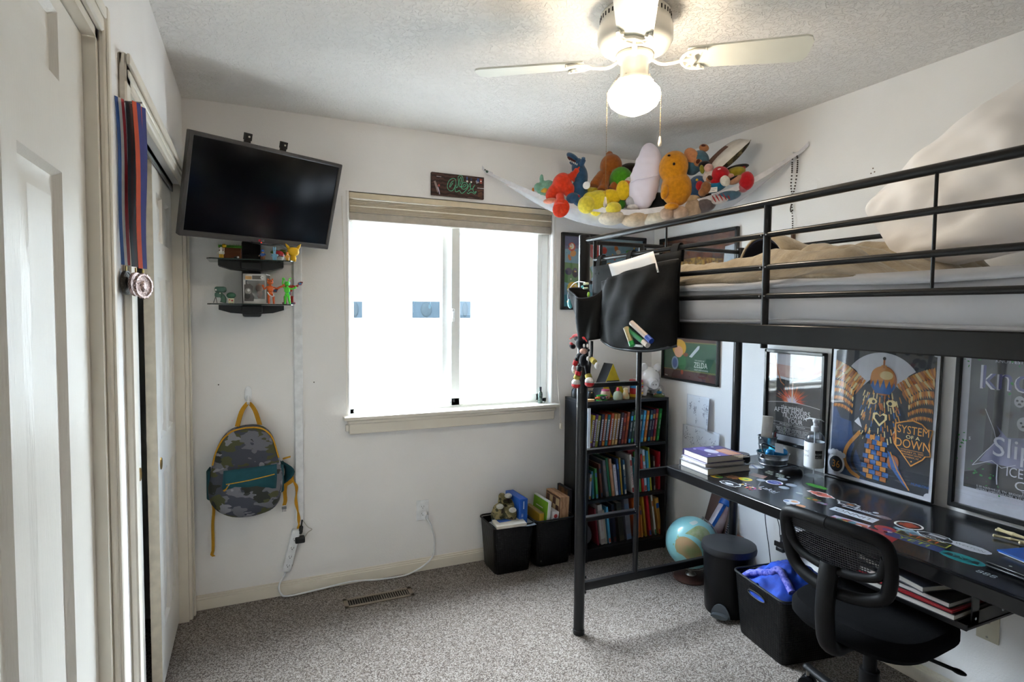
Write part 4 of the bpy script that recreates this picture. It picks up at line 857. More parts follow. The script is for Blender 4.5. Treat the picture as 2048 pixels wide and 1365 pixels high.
# pillows
def pillow(name, c4, th, mt, label, seed=0, n=48, par=None):
    m = MB(); A, B, C_, D_ = [V(c) for c in c4]; nn = (B-A).cross(D_-A).normalized()
    def f(s):
        def g(u, v):
            uu, vv = 2*u-1, 2*v-1; pin = 1-.07*(abs(uu)**2)*(1-abs(vv)**4)*0; p = A.lerp(B, u).lerp(D_.lerp(C_, u), v)
            ctr = (A+B+C_+D_)/4; k_ = 1-.06*((1-uu*uu)*(vv**6)+(1-vv*vv)*(uu**6)); p = ctr+(p-ctr)*(k_-.09*abs(uu*vv)**5)
            e = (max(0, (1-uu**2)*(1-vv**2)))**.45
            wr = .060*mnoise.noise(V((uu*1.7+seed, vv*1.7, s*3)))+.018*mnoise.noise(V((uu*4, vv*4+seed, s)))
            return p+nn*s*(th*e*(1+wr*4)+wr*.35*min(1, e*2))
        return g
    m.grid(f(1), n, n, mt); m.grid(f(-1), n, n, mt)
    return m.build(name, par, label=label, cat='pillow')
PLW = mat('white_pillowcase', 'f0eeee', .95, var=.03, vs=5, bump=.25, bs=25)
A = at(1718, 418, 'x', 1.93); B = at(2075, 128, 'x', 2.05); C_ = V((1.90, .62, 1.66)); D_ = at(1800, 548, 'x', 1.86)
pillow('pillow', (A, B, C_, D_), .11, PLW, 'large white pillow standing tilted at the head of the loft bed', 1)
m = MB()   # small scuffs on the wall
for u, v in ((1746, 337), (1749, 344), (1742, 347)): p = at(u, v, 'x', XR); m.ell((XR, p.y, p.z), (.0006, .0035, .003), P('6f5a45'), n=8)
m.build('wall_scuff', label='three small brown scuffs on the wall above the bed', cat='mark')
# ================================================================ BED CADDY
CAD = mat('black_oxford_cloth', '08090b', .78, var=.05, bump=.5, bs=700, sheen=0, spec=.3); TRI = mat('caddy_binding', '2c3038', .6)
cy_ = thing('bed_caddy', 'black fabric bedside caddy hanging from the loft bed rail', 'caddy', (1.27, 1.85, 1.33))
yL, yR_ = 2.10, 1.555
m = MB()
def backp(u, v):
    y = yL+(yR_-yL)*u; zt = 1.655 + (.018*u); zb_ = 1.345+.045*abs(2*u-1)**3; return V((1.318+.004*math.sin(u*9+v*4), y, zt+(zb_-zt)*v))
m.grid(backp, 20, 14, CAD); m.build('back_panel', cy_, mods=[('SOLIDIFY', {'thickness': .005})])
m = MB()
def front(u, v):
    y = 1.985+(yR_-1.985)*u; zt = 1.585+.058*u; zb_ = 1.325+.028*abs(2*u-1)**2.5
    bul = .075*math.sin(PI*min(1, .08+u*.92))**.5*(.35+.65*math.sin(PI*(.15+.75*v)))
    wr = .010*mnoise.noise(V((u*6, v*5, 5)))+.006*math.sin(u*22+v*6)*(1-v)
    return V((1.308-bul+wr, y-.02*math.sin(PI*v)*(1-u), zt+(zb_-zt)*v))
m.grid(front, 34, 20, CAD); m.build('large_pocket', cy_, mods=[('SOLIDIFY', {'thickness': .004})])
m = MB(); m.tube([front(i/20, 0) for i in range(21)], .004, TRI, 8, flatz=.6); m.tube([front(i/20, 1) for i in range(21)], .006, TRI, 8); m.tube([front(0.005, i/12) for i in range(13)], .003, TRI, 6); m.build('binding', cy_)
def sidep(u, v):   # bottle pocket at the ladder end, gaping open at the top
    a = PI*u; y = 2.06+.10*math.cos(a)+.012; bul = .105*math.sin(a)**.7; zt = 1.565+.02*math.sin(a*2)-.035*math.sin(a); zb_ = 1.345+.02*(1-math.sin(a))
    k_ = .45+.55*(1-v*.45); return V((1.312-bul*(1-.35*v)+.008*math.sin(u*17+v*5), 2.05+(y-2.05)*(1-.28*v)-.015*v, zt+(zb_-zt)*v))
m = MB(); m.grid(sidep, 26, 14, CAD); m.build('bottle_pocket', cy_, mods=[('SOLIDIFY', {'thickness': .004})])
m = MB(); m.tube([sidep(i/24, 0) for i in range(25)], .0035, TRI, 8); m.build('binding', cy_)
def side2(u, v):
    a = PI*u; return V((1.315-.05*math.sin(a)*(1-.3*v), 2.165+.035*math.cos(a)-.02*v, 1.555-.15*v-.03*math.sin(a)*0))
m = MB(); m.grid(side2, 14, 8, CAD); m.build('small_pocket', cy_, mods=[('SOLIDIFY', {'thickness': .004})])
for y, w_ in ((2.075, .030), (1.865, .028), (1.60, .036)):
    m = MB(); m.ribbon(catm([(1.316, y, 1.62), (1.322, y, 1.66), (1.329, y, 1.692), (1.34, y, 1.701), (1.352, y, 1.69), (1.35, y, 1.64)], 4), (0, w_, 0), CAD, .004); m.build('strap', cy_)
m = MB(); m.ribbon(catm([(1.27, 2.03, 1.345), (1.272, 2.035, 1.29), (1.268, 2.045, 1.22), (1.275, 2.045, 1.155)], 5), (.004, .019, 0), CAD, .005); m.build('hanging_strap', cy_)
MSH = mat('black_mesh_see_through', '15171a', .8, alpha=.45)
m = MB(); m.grid(lambda u, v: front(.36+.42*u, .58+.38*v)+V((-.020, 0, 0)), 10, 8, MSH); m.build('mesh_window', cy_)
m = MB(); pp = [front(.04, -.02)+V((.035, 0, .004)), front(.0, 0)+V((.03, .05, .075)), front(.80, 0)+V((.035, -.01, .075)), front(.86, 0)+V((.035, 0, .0))]
pp = [at(1228, 566, 'x', 1.272), at(1217, 529, 'x', 1.272), at(1308, 503, 'x', 1.272), at(1320, 545, 'x', 1.272)]
m.grid(lambda u, v: pp[0].lerp(pp[3], u).lerp(pp[1].lerp(pp[2], u), v)+V((.006*math.sin(u*4), 0, 0)), 8, 4, mat('white_paper', 'e8e4e2', .8, var=.01))
m.build('paper_sheet', label='white sheet of paper sticking out of the black caddy', cat='paper', mods=[('SOLIDIFY', {'thickness': .0015})])
def tubeitem(a, b, r, c1, c2, label, w=None):
    t_ = thing('paint_marker', label, 'tube', tuple(b), group='tubes in the caddy mesh window'); a = V(a); b = V(b); d = (b-a)
    m = MB(); m.tube([a, a+d*.78], r, P(c1, .4), 16); m.build('barrel', t_)
    m = MB(); m.tube([a+d*.78, b], r*1.05, P(c2, .35), 16); m.build('cap', t_)
X_ = 1.205
tubeitem(at(1263, 646, 'x', X_), at(1303, 683, 'x', X_), .0095, 'c6b8ae', '2a4fae', 'pale tube with blue cap in the caddy mesh window')
tubeitem(at(1256, 660, 'x', X_-.004), at(1296, 691, 'x', X_-.004), .0095, '1e7a45', 'd8cfc6', 'green tube with white cap in the caddy mesh window')
tubeitem(at(1252, 656, 'x', X_-.012), at(1265, 692, 'x', X_-.012), .010, 'b3a67a', '2f9a4c', 'tan patterned tube with green cap in the caddy mesh window')
m = MB(); T = frame(at(1279, 668, 'x', X_-.0145), (at(1300, 686, 'x', X_)-at(1260, 655, 'x', X_)), (0, .3, 1)); m.text('Bio', .014, P('e8efe8'), T); m.build('tube_lettering', label='white lettering on the green tube', cat='lettering') if False else m.bm.free()
m = MB(); m.box(at(1276, 692, 'x', X_+.01), (.01, .05, .008), P('dcdcda'), bev=.002); m.build('eraser', label='white eraser at the bottom of the caddy mesh window', cat='eraser')
# cyan clip light with curved white neck
cl = thing('clip_light', 'cyan clip light with bent white neck on the caddy edge', 'light', tuple(at(1165, 570, 'x', 1.24)))
m = MB(); cp_ = [at(u, v, 'x', 1.235) for u, v in ((1170, 565), (1155, 564), (1143, 572), (1136, 588), (1136, 600))]; m.tube(catm(cp_, 6), .0018, WH, 8); m.build('neck', cl)
CYN = P('58b8c4', .35)
p = at(1140, 608, 'x', 1.235); m = MB(); m.ell(p, (.010, .014, .022), CYN, RM(rx=-25).to_3x3(), n=14); m.build('lamp_head', cl)
p = at(1172, 568, 'x', 1.24); m = MB(); m.box(p, (.014, .028, .010), P('c8cfa8'), bev=.003); m.box(p+V((0, .004, -.018)), (.012, .030, .008), CYN, bev=.003); m.ell(p+V((-.01, .012, -.012)), .006, CYN, n=8); m.build('clip', cl)
m = MB(); p = at(1177, 590, 'x', 1.235); m.ell(p, (.006, .006, .012), P('7fb02e', .4), n=10); m.build('green_cap', label='lime green cap peeking out of the caddy bottle pocket', cat='cap')
# hanging doll keychain, black red and white
dk = thing('keychain_doll', 'black red and white plush doll hanging by a red clip from the caddy', 'plush toy', (1.27, 2.19, 1.13))
K = cloth('1a1b22'); Rr = cloth('c4262b'); Wt = cloth('d8d5d4'); Yl = cloth('d3c25c'); Pk = cloth('d6a898')
def kp(u, v, dx=0): return at(u, v, 'x', 1.262+dx)
m = MB(); m.tube(catm([kp(1166, 648), kp(1160, 645), kp(1159, 652), kp(1164, 658), kp(1165, 666)], 5), .0035, P('c0282c', .3), 8); m.tube([kp(1165, 666), kp(1165, 671)], .002, P('d8d5d4'), 6); m.build('clip', dk)
T3 = frame
m = MB(); m.ell(kp(1163, 688), (.024, .028, .027), K); m.ell(kp(1157, 677), (.018, .028, .012), K, RM(rx=-15).to_3x3()); m.ell(kp(1145, 693), (.014, .018, .012), K, RM(rx=20).to_3x3()); m.build('head', dk, mods=remesh(.004, 3))
m = MB(); m.tube(catm([kp(1140, 678, -.01), kp(1152, 671, -.012), kp(1165, 673, -.016), kp(1174, 684, -.018)], 5), [.003]*3+[.007]*10+[.002]*3, Rr, 8); m.ell(kp(1143, 688, -.004), (.008, .013, .006), Rr, RM(rx=20).to_3x3(), n=10); m.build('red_stripe', dk)
m = MB(); m.ell(kp(1167, 703, -.012), (.016, .019, .012), Pk, n=14); m.build('muzzle', dk); m = MB(); m.ell(kp(1177, 701, -.016), .006, K, n=10); m.build('nose', dk)
m = MB(); m.ell(kp(1168, 692, -.022), (.004, .006, .008), Wt, n=10); m.ell(kp(1175, 692, -.022), (.004, .005, .008), Wt, n=10); m.build('eyes', dk)
m = MB(); m.ell(kp(1167, 722), (.018, .022, .028), K); m.ell(kp(1158, 713), (.012, .022, .014), K, RM(rx=-30).to_3x3()); m.build('body', dk, mods=remesh(.004, 3))
m = MB(); m.ell(kp(1176, 718, -.016), (.006, .008, .010), Wt, n=10); m.build('chest_tuft', dk)
for L_ in (([(1155, 715), (1151, 726), (1148, 738)], 0), ([(1180, 716), (1187, 722), (1194, 731)], 1)):
    pts = [kp(u, v, -.004) for u, v in L_[0]]
    m = MB(); m.tube([pts[0], pts[1]], [.008, .009], K, 10); m.tube([pts[0].lerp(pts[1], .5), pts[1].lerp(pts[2], .3)], [.011, .012], Rr if L_[1] == 0 else Yl, 10); m.ell(pts[2]-V((0, 0, .002)), (.009, .012, .019 if L_[1] == 0 else .014), Wt, n=12); m.build('arm', dk)
for u0, u1, s in ((1160, 1152, 0), (1173, 1179, 1)):
    m = MB(); a = kp(u0, 732); b = kp((u0+u1)/2, 750); c = kp(u1, 758)
    m.tube([a, b], [.011, .009], K, 10)
    if not s: m.tube([a.lerp(b, .55), a.lerp(b, .95)], [.013, .014], Rr, 12)
    m.tube([b, b.lerp(c, .7)-V((0, 0, .003))], [.0135, .014], Yl, 12); m.build('leg', dk)
    m = MB(); f_ = kp(u1, 765 if s else 768, -.004); m.ell(f_+V((0, 0, .004)), (.018, .023, .017), Wt, n=14); m.ell(f_+V((.002, .008, .008)), (.016, .012, .012), K, n=12); m.ell(f_-V((0, 0, .006)), (.0185, .0235, .014), Rr, n=14); m.build('shoe', dk)
# ================================================================ TOY HAMMOCK
HA, HB = V((1.221, YD-.006, 2.262)), V((XR-.006, 1.990, 2.257))
HN = V((.6855, .728, 0))
def hp(u, v, d=0.0):
    """point on the upright plane through the hammock's front hem, pushed d metres towards the room corner"""
    dr = FWD + RGT*((u-1024)/F_PX) - UPV*((v-682.5)/F_PX); o = V((0, 0, EYE)); q = HA+HN*d
    return o+dr*((q-o).dot(HN)/dr.dot(HN))
hemp = catm([HA, (1.502, 2.855, 2.082), (1.704, 2.664, 2.018), (1.857, 2.52, 1.995), (2.074, 2.316, 2.036), (2.243, 2.157, 2.116), HB], 8)
NET = bpy.data.materials.new('white_net'); NET.use_nodes = True; t = NET.node_tree; t.nodes.clear()
o_ = t.nodes.new('ShaderNodeOutputMaterial'); mx = t.nodes.new('ShaderNodeMixShader'); df = t.nodes.new('ShaderNodeBsdfDiffuse'); tp = t.nodes.new('ShaderNodeBsdfTransparent'); tl = t.nodes.new('ShaderNodeBsdfTranslucent'); m2 = t.nodes.new('ShaderNodeMixShader')
df.inputs[0].default_value = (.85, .85, .88, 1); tl.inputs[0].default_value = (.85, .85, .88, 1); m2.inputs[0].default_value = .4; mx.inputs[0].default_value = .50
tc = t.nodes.new('ShaderNodeTexCoord'); ck = t.nodes.new('ShaderNodeTexNoise'); ck.inputs['Scale'].default_value = 18; mr = t.nodes.new('ShaderNodeMapRange'); mr.inputs[3].default_value = .36; mr.inputs[4].default_value = .54
t.links.new(tc.outputs['Object'], ck.inputs['Vector']); t.links.new(ck.outputs[0], mr.inputs[0]); t.links.new(mr.outputs[0], mx.inputs[0])
t.links.new(df.outputs[0], m2.inputs[1]); t.links.new(tl.outputs[0], m2.inputs[2]); t.links.new(tp.outputs[0], mx.inputs[1]); t.links.new(m2.outputs[0], mx.inputs[2]); t.links.new(mx.outputs[0], o_.inputs[0])
hm = thing('toy_hammock', 'white net hammock full of plush toys strung across the room corner', 'hammock', (1.85, 2.55, 1.92))
def hemat(u):
    x = u*(len(hemp)-1); i = min(int(x), len(hemp)-2); return hemp[i].lerp(hemp[i+1], x-i)
def netf(u, v):
    h = hemat(u)
    if u < .5: w = V((HA.x+(XR-.01-HA.x)*u*2, YD-.008, 2.262-.16*math.sin(PI*min(1, u*2*.9))))
    else: w = V((XR-.008, YD-.01+(HB.y-YD+.01)*(u-.5)*2, 2.257-.16*math.sin(PI*min(1, (1-u)*2*.9))))
    p = h.lerp(w, v); e = math.sin(PI*u)
    p.z -= (.16*math.sin(PI*min(1, v*1.15))**.7 if v < .87 else .16*max(0, math.sin(PI*min(1, v*1.15))))*e*.75
    p -= HN*(.030*math.sin(PI*min(1, v*3))*e if v < .34 else 0); p.x = min(p.x, XR-.006); p.y = min(p.y, YD-.006)
    return p
m = MB(); m.grid(netf, 48, 28, NET); m.build('net', hm)
HEM = mat('white_hem_tape', 'e6e5ea', .7, alpha=.9)
m = MB(); m.ribbon([p+V((0, 0, -.006))-HN*.003 for p in hemp], [V((0, 0, .014+.014*min(1, 3*math.sin(PI*i/(len(hemp)-1))))) for i in range(len(hemp))], HEM, .002); m.build('hem', hm)
m = MB(); m.ribbon([HB+V((-.002, .05, -.03)), HB, HB+V((-.002, -.02, .012))], (0, 0, .022), HEM, .003); m.build('corner_tab', hm)
m = MB(); m.ribbon([HA+V((.04, -.02, -.02)), HA, HA+V((-.018, 0, .018))], (0, 0, .022), HEM, .003); m.build('corner_tab', hm)
m = MB(); m.ell(HA+V((.008, -.012, -.006)), (.010, .006, .007), P('2f4a3c', .4), RM(ry=35).to_3x3(), n=10)
for k in (-1, 1): m.ell(HA+V((.008+k*.013, -.012, -.006-k*.009)), (.005, .004, .004), P('3a4636', .4), n=8)
m.build('corner_bead', hm)
m = MB(); q = hp(1243, 318, .42); m.b2((XR-.055, YD-.04, 2.30), (XR-.03, YD-.02, 2.345), WH, .004); m.build('corner_hook', hm)
# ---------------------------------------------------------------- plush toys
GS = 1.28
def plush(name, label, parts, group='plush toys in the hammock', cat='plush toy'):
    ws = [hp(*e[0]) for e in parts[0][2]]; c = sum(ws, V((0, 0, 0)))/len(ws)
    t_ = thing(name, label, cat, tuple(c-V((0, 0, .03))), group=group)
    for pn, col, els in parts:
        m = MB(); mt_ = col if not isinstance(col, str) else cloth(col)
        for e in els:
            if len(e[0]) == 3 and isinstance(e[0][0], (int, float)) and not isinstance(e[1], list):
                r = [q*GS for q in (e[1] if hasattr(e[1], '__len__') else (e[1],)*3)]
                # radii: along the hem direction, depth, height ; roll about the view normal
                ux = (HB-HA); ux.z = 0; ux.normalize(); R0 = Matrix((ux, HN, V((0, 0, 1)))).transposed(); rr = R0 @ Matrix.Rotation(rad(e[2] if len(e) > 2 else 0), 3, 'Y')
                m.ell(hp(*e[0]), r, mt_, rr, n=20)
            else: m.tube(catm([hp(*q) for q in e[0]], 4), (lambda rs, n: [GS*rs[min(len(rs)-1, int(i/n*(len(rs)-1)+.5))] for i in range(n+1)])(e[1], 4*(len(e[0])-1)), mt_, 12)
        m.build(pn, t_, mods=remesh(.006, 4) if (len(els) > 1 and pn == 'body') else None)
    return t_
plush('plush_toy', 'mint green and yellow plush toy at the window end of the hammock', [('body', '7fb09a', [((1097, 378, .05), (.035, .035, .038)), ((1076, 375, .02), (.018, .018, .020)), ((1083, 358, .03), (.010, .010, .022)), ((1086, 390, .02), (.03, .02, .014))]), ('belly', 'd2a33c', [((1089, 383, .012), (.017, .012, .014), -20)]), ('foot', 'd07b2a', [((1066, 381, .02), (.005, .006, .012))])])
plush('plush_toy', 'bright red orange horned plush toy with one flat foot hanging over the hem', [('body', 'dd3d1f', [((1108, 385, .02), (.030, .035, .050), 38), ((1124, 368, .02), (.042, .04, .048), 20), ((1138, 380, .02), (.026, .03, .032))]), ('horn', 'dd3d1f', [([(1140, 358, .02), (1150, 346, .02), (1159, 334, .02)], [.022, .016, .012, .003])]), ('leg', 'dd3d1f', [([(1120, 392, .0), (1121, 402, -.02), (1120, 412, -.035)], [.018, .018, .026])]), ('foot', 'dd3d1f', [((1122, 417, -.038), (.036, .011, .040), 30)]), ('sole', 'e2512c', [((1123, 421, -.048), (.007, .003, .013), -15)])])
plush('plush_dinosaur', 'denim blue plush dinosaur rearing with open mouth', [('body', '2f5272', [((1158, 385, .06), (.038, .04, .055)), ((1161, 355, .06), (.032, .034, .055)), ((1156, 335, .06), (.028, .03, .040)), ((1150, 400, .03), (.035, .03, .028))]), ('head', '2f5272', [((1146, 316, .05), (.034, .024, .015), 38), ((1150, 328, .05), (.026, .02, .010), 20)]), ('mouth', '4a1c1e', [((1144, 320, .035), (.026, .012, .008), 36)]), ('teeth', 'ddd6cc', [((1141+i*3.2, 322+i*1.8, .024), (.0025, .002, .005)) for i in range(5)]), ('arm', '2f5272', [([(1162, 330, .03), (1166, 322, .02), (1167, 316, .01)], [.012, .011, .008])]), ('leg', '2f5272', [((1146, 397, .005), (.030, .022, .024)), ((1160, 408, .01), (.034, .02, .016), 20)]), ('care_tag', WH, [((1173, 371, .0), (.016, .002, .016), 8)])])
plush('plush_monkey', 'brown orange long armed plush monkey behind the yellow toys', [('body', 'a45c22', [((1222, 333, .22), (.050, .04, .055)), ((1219, 312, .24), (.018, .018, .022)), ((1212, 360, .20), (.035, .03, .05))]), ('arm', 'a45c22', [([(1205, 350, .16), (1194, 362, .12), (1188, 374, .10)], [.022, .02, .022])]), ('arm', 'a45c22', [([(1232, 342, .16), (1234, 362, .12), (1224, 380, .10)], [.018, .017, .018])]), ('leg', 'a45c22', [([(1212, 355, .15), (1208, 372, .12), (1204, 384, .10)], [.022, .02, .024])])])
plush('plush_toy', 'green and white plush toy with orange shoes showing yellow soles', [('body', 'd8d4cc', [((1250, 395, .10), (.055, .05, .05)), ((1262, 372, .10), (.035, .03, .04))]), ('head', '4f9a1f', [((1242, 360, .14), (.050, .045, .055))]), ('shell', '3f8a2a', [((1270, 378, .08), (.022, .03, .035)), ((1244, 408, .05), (.016, .02, .022))]), ('shoe', 'c9651f', [((1251, 381, .04), (.035, .022, .042))]), ('shoe', 'c9651f', [((1225, 394, .04), (.040, .022, .032))]), ('sole', 'e0bb22', [((1246, 381, .02), (.029, .012, .041), -5)]), ('sole', 'e0bb22', [((1222, 393, .02), (.042, .012, .029), 15)])])
plush('plush_toy', 'large pale yellow round plush toy in the middle of the hammock', [('body', 'e0cb38', [((1197, 408, .05), (.066, .05, .058)), ((1180, 400, .03), (.034, .03, .034))]), ('arm', 'e3d048', [((1173, 410, .0), (.038, .03, .037))]), ('arm', 'e3d048', [((1227, 417, .0), (.033, .028, .027))]), ('tail', 'd6bf2e', [([(1190, 385, .08), (1178, 383, .10), (1160, 392, .08)], [.02, .018, .012])]), ('nose', 'b02030', [((1157, 393, .0), .007)])])
plush('baseball_toy', 'small grey white plush baseball with red stitching', [('ball', 'c9c9d2', [((1266, 403, .04), (.030, .03, .026))]), ('stitch_band', 'a04848', [((1265, 413, .022), (.022, .006, .007))]), ('base', 'd8d4d4', [((1266, 415, .03), (.026, .022, .014))])])
WTS = mat('white_satin', 'e2dcec', .6, var=.02, vs=4, sheen=.3)
eg = thing('plush_egg', 'tall white egg shaped cushion standing in the hammock', 'cushion', tuple(hp(1292, 415, .0)), group='plush toys in the hammock')
m = MB(); ux = (HB-HA); ux.z = 0; ux.normalize(); R0 = Matrix((ux, HN, V((0, 0, 1)))).transposed()
ctr = hp(1292, 353, .03); n1, n2 = 40, 40; vs = []
for i in range(n1+1):
    a = PI*i/n1
    for j in range(n2):
        b = 2*PI*j/n2; p = V((math.sin(a)*math.cos(b), math.sin(a)*math.sin(b), math.cos(a))); w = .080*(1-.10*p.z)
        q = V((p.x*w*(1-.10*math.exp(-((p.z+.12)/.06)**2)), p.y*.060, p.z*.172)); q.x += .010*p.z*abs(p.z)*0+.010*math.sin(p.z*3)
        q += V((p.x, p.y, 0))*.007*mnoise.noise(V((b*1.6, p.z*7, 1))); vs.append(ctr+R0 @ (Matrix.Rotation(rad(4), 3, 'Y') @ q))
m.add(vs, [(i*n2+j, (i+1)*n2+j, (i+1)*n2+(j+1) % n2, i*n2+(j+1) % n2) for i in range(n1) for j in range(n2)], WTS, smooth=True); m.build('cover', eg)
m = MB(); m.tube(catm([hp(1262, 364, -.035), hp(1275, 358, -.045), hp(1290, 356, -.045), hp(1316, 350, -.035)], 5), [.004]*15+[.0015], WTS, 8); m.build('seam_fold', eg)
OR = 'd08a18'
plush('plush_toy', 'golden orange peanut shaped plush toy beside the white egg cushion', [('body', OR, [((1347, 335, .0), (.058, .045, .066), 8), ((1353, 378, .0), (.062, .048, .070), -4)]), ('arm', OR, [((1330, 384, -.045), (.016, .018, .030), 12)]), ('foot', OR, [((1343, 413, -.03), (.028, .022, .014))]), ('eye', '2a2018', [((1338, 311, -.058), (.006, .003, .004))]), ('eye', '2a2018', [((1348, 328, -.060), (.005, .003, .006))])])
plush('plush_bear', 'blue and peach plush bear lying at the top of the hammock', [('body', '50788c', [((1398, 322, .10), (.040, .045, .042)), ((1384, 333, .10), (.034, .04, .036))]), ('face', 'd08f62', [((1383, 312, .06), (.026, .016, .036), -35)]), ('ear', 'c98a5c', [((1408, 296, .10), (.020, .014, .015), 20)]), ('ear', 'c98a5c', [((1396, 324, .055), (.018, .010, .018), 30)]), ('inner_ear', '5a2f22', [((1407, 292, .088), (.010, .006, .006), 15)]), ('inner_ear', '5a2f22', [((1396, 323, .045), (.008, .004, .010), 30)])])
# square printed cushion
CC = camo('camouflage_green', '6a6240', [('8a7d56', .55), ('3a3a24', .54), ('2a2118', .60)], 26, 1.2)
sq = thing('printed_cushion', 'square camouflage cushion with a white front leaning up in the hammock', 'cushion', tuple(hp(1440, 340, .1)), group='plush toys in the hammock')
A, B, C_, D_ = hp(1424, 352, -.02), hp(1503, 280, -.02), hp(1482, 279, .16), hp(1405, 340, .18)
nn = (B-A).cross(D_-A).normalized(); nn = nn if nn.z > 0 else -nn
def cush(s):
    def g(u, v): uu, vv = 2*u-1, 2*v-1; return A.lerp(B, u).lerp(D_.lerp(C_, u), v)+nn*s*.042*max(0, (1-uu*uu)*(1-vv*vv))**.5
    return g
m = MB(); m.grid(cush(1), 16, 12, mat('white_print_cloth', 'd5d0c8', .9)); m.build('front_cover', sq)
m = MB(); m.grid(cush(-1), 16, 12, CC); m.build('back_cover', sq)
m = MB(); m.grid(lambda u, v: cush(1)(.08+.55*u, .30+.5*v)+nn*.002, 8, 6, mat('brown_print', '6d5145', .9)); m.grid(lambda u, v: cush(1)(.45+.45*u, .62+.2*v)+nn*.0025, 6, 4, mat('blue_grey_print', '4a4f60', .9)); m.build('print', sq)
plush('plush_doll', 'plush doll in blue overalls with a pink nose and yellow black ears', [('body', '35557a', [((1396, 374, .02), (.040, .035, .045)), ((1384, 392, .02), (.026, .025, .03))]), ('head', 'd8ccc6', [((1418, 352, .0), (.022, .022, .030), 30)]), ('ear', '1b1a20', [((1409, 331, .03), (.024, .018, .018))]), ('ear', '8a8a30', [((1404, 339, .0), (.009, .006, .018), -10)]), ('nose', 'd6aaa0', [((1417, 336, -.02), (.017, .014, .016))]), ('sleeve', 'b01c24', [((1399, 372, -.015), (.016, .014, .02))]), ('button', 'd8b020', [((1394, 360, -.02), .005)])])
plush('plush_doll', 'plush doll with round red cap and white glove in the hammock', [('cap', 'b3141f', [((1440, 352, .0), (.037, .036, .037)), ((1434, 366, -.01), (.03, .02, .016), 30)]), ('body', '1d6f96', [((1432, 374, .0), (.045, .03, .020), -20)]), ('face', 'c88c62', [((1418, 358, -.01), (.017, .014, .013), 30)]), ('hair', '4a2a1a', [((1420, 356, -.024), (.012, .006, .009), 40)]), ('glove', 'dcd8cc', [((1450, 362, -.035), (.018, .014, .022), -25)]), ('shoe', '8a5a34', [((1412, 376, -.03), (.020, .02, .026))]), ('shoe', '94643c', [((1405, 385, -.03), (.016, .015, .017))]), ('cap_badge', 'e6dcd4', [((1439, 341, -.036), (.009, .003, .008))])])
plush('plush_toy', 'yellow and black plush toy with red edging near the wall end', [('body', 'a8982c', [((1470, 346, .05), (.040, .03, .022), -15)]), ('stripe', '1a1a1e', [((1474, 336, .06), (.045, .02, .012), -10)]), ('tip', 'a82a2c', [((1486, 336, .05), (.010, .010, .008))])])
plush('plush_doll', 'plush doll in bright red with black hair and tan face near the wall end', [('body', 'bd1822', [((1493, 362, .0), (.028, .024, .036))]), ('face', 'c49070', [((1472, 360, .0), (.030, .02, .014), -25)]), ('hair', '1a1618', [((1466, 357, -.012), (.020, .010, .006), -25)]), ('nose', 'd2a08c', [((1461, 352, -.015), (.013, .012, .009))])])
m = MB(); T = frame(hp(1425, 380, -.04), (HB-HA)-V((0, 0, (HB-HA).z))+V((0, 0, .1)), (0, 0, 1)); m.box((0, 0, 0), (.045, .024, .001), P('dcdad4'), T); m.line([(-.018, .004), (.018, .004)], .002, P('5a5a60'), T, .001); m.line([(-.018, -.004), (.010, -.004)], .002, P('5a5a60'), T, .001); m.build('care_label', label='white care label sticking up beside the red capped doll', cat='label')
for i, (u, v, d, r, c, ds) in enumerate((
        (1225, 436, .03, (.060, .05, .030), 'cfc3ae', 'cream plush lump seen through the net below the yellow toy'),
        (1275, 438, .06, (.070, .06, .032), 'cdb79a', 'tan plush body seen through the net below the baseball'),
        (1318, 436, .05, (.075, .05, .030), 'd6ccb8', 'pale cream plush limb seen through the net under the egg cushion'),
        (1334, 428, .0, (.030, .028, .026), 'c2a894', 'round tan plush paw beneath the white egg cushion'),
        (1361, 426, .0, (.032, .028, .026), 'bfa48e', 'round tan plush paw beneath the orange toy'),
        (1386, 415, .02, (.038, .03, .040), 'b89f86', 'light brown plush seen through the net right of the tan paws'),
        (1408, 411, .03, (.045, .035, .030), '6b6060', 'dark grey brown plush seen through the net'),
        (1383, 398, .02, (.034, .03, .018), 'cdb08a', 'sandy plush head resting on the hem below the blue doll'),
        (1402, 392, .05, (.040, .03, .020), '4a2c22', 'dark brown plush tucked behind the hem'),
        (1455, 392, .02, (.050, .03, .020), '4c6f86', 'blue grey plush seen through the net near the wall end'),
        (1487, 375, .01, (.020, .02, .020), 'b86a70', 'dusty pink plush foot seen through the net near the wall end'),
        (1100, 402, .0, (.030, .02, .012), 'd88a70', 'salmon plush seen through the net below the mint toy'),
        (1300, 405, .14, (.08, .05, .04), '24262c', 'black plush toy behind the egg cushion'),
        (1258, 345, .30, (.06, .05, .04), '2a2420', 'dark plush toy at the back by the monkey'))):
    plush('plush_toy', ds, [('body', c, [((u, v, d), r, -6)])])
plush('plush_flag', 'red and white striped plush piece seen through the net', [('body', 'd0c8c6', [((1440, 399, .005), (.036, .016, .018), -12)]), ('stripes', 'a83238', [((1428+i*7, 398-i*1.5, -.010), (.003, .006, .016), -30) for i in range(5)])])
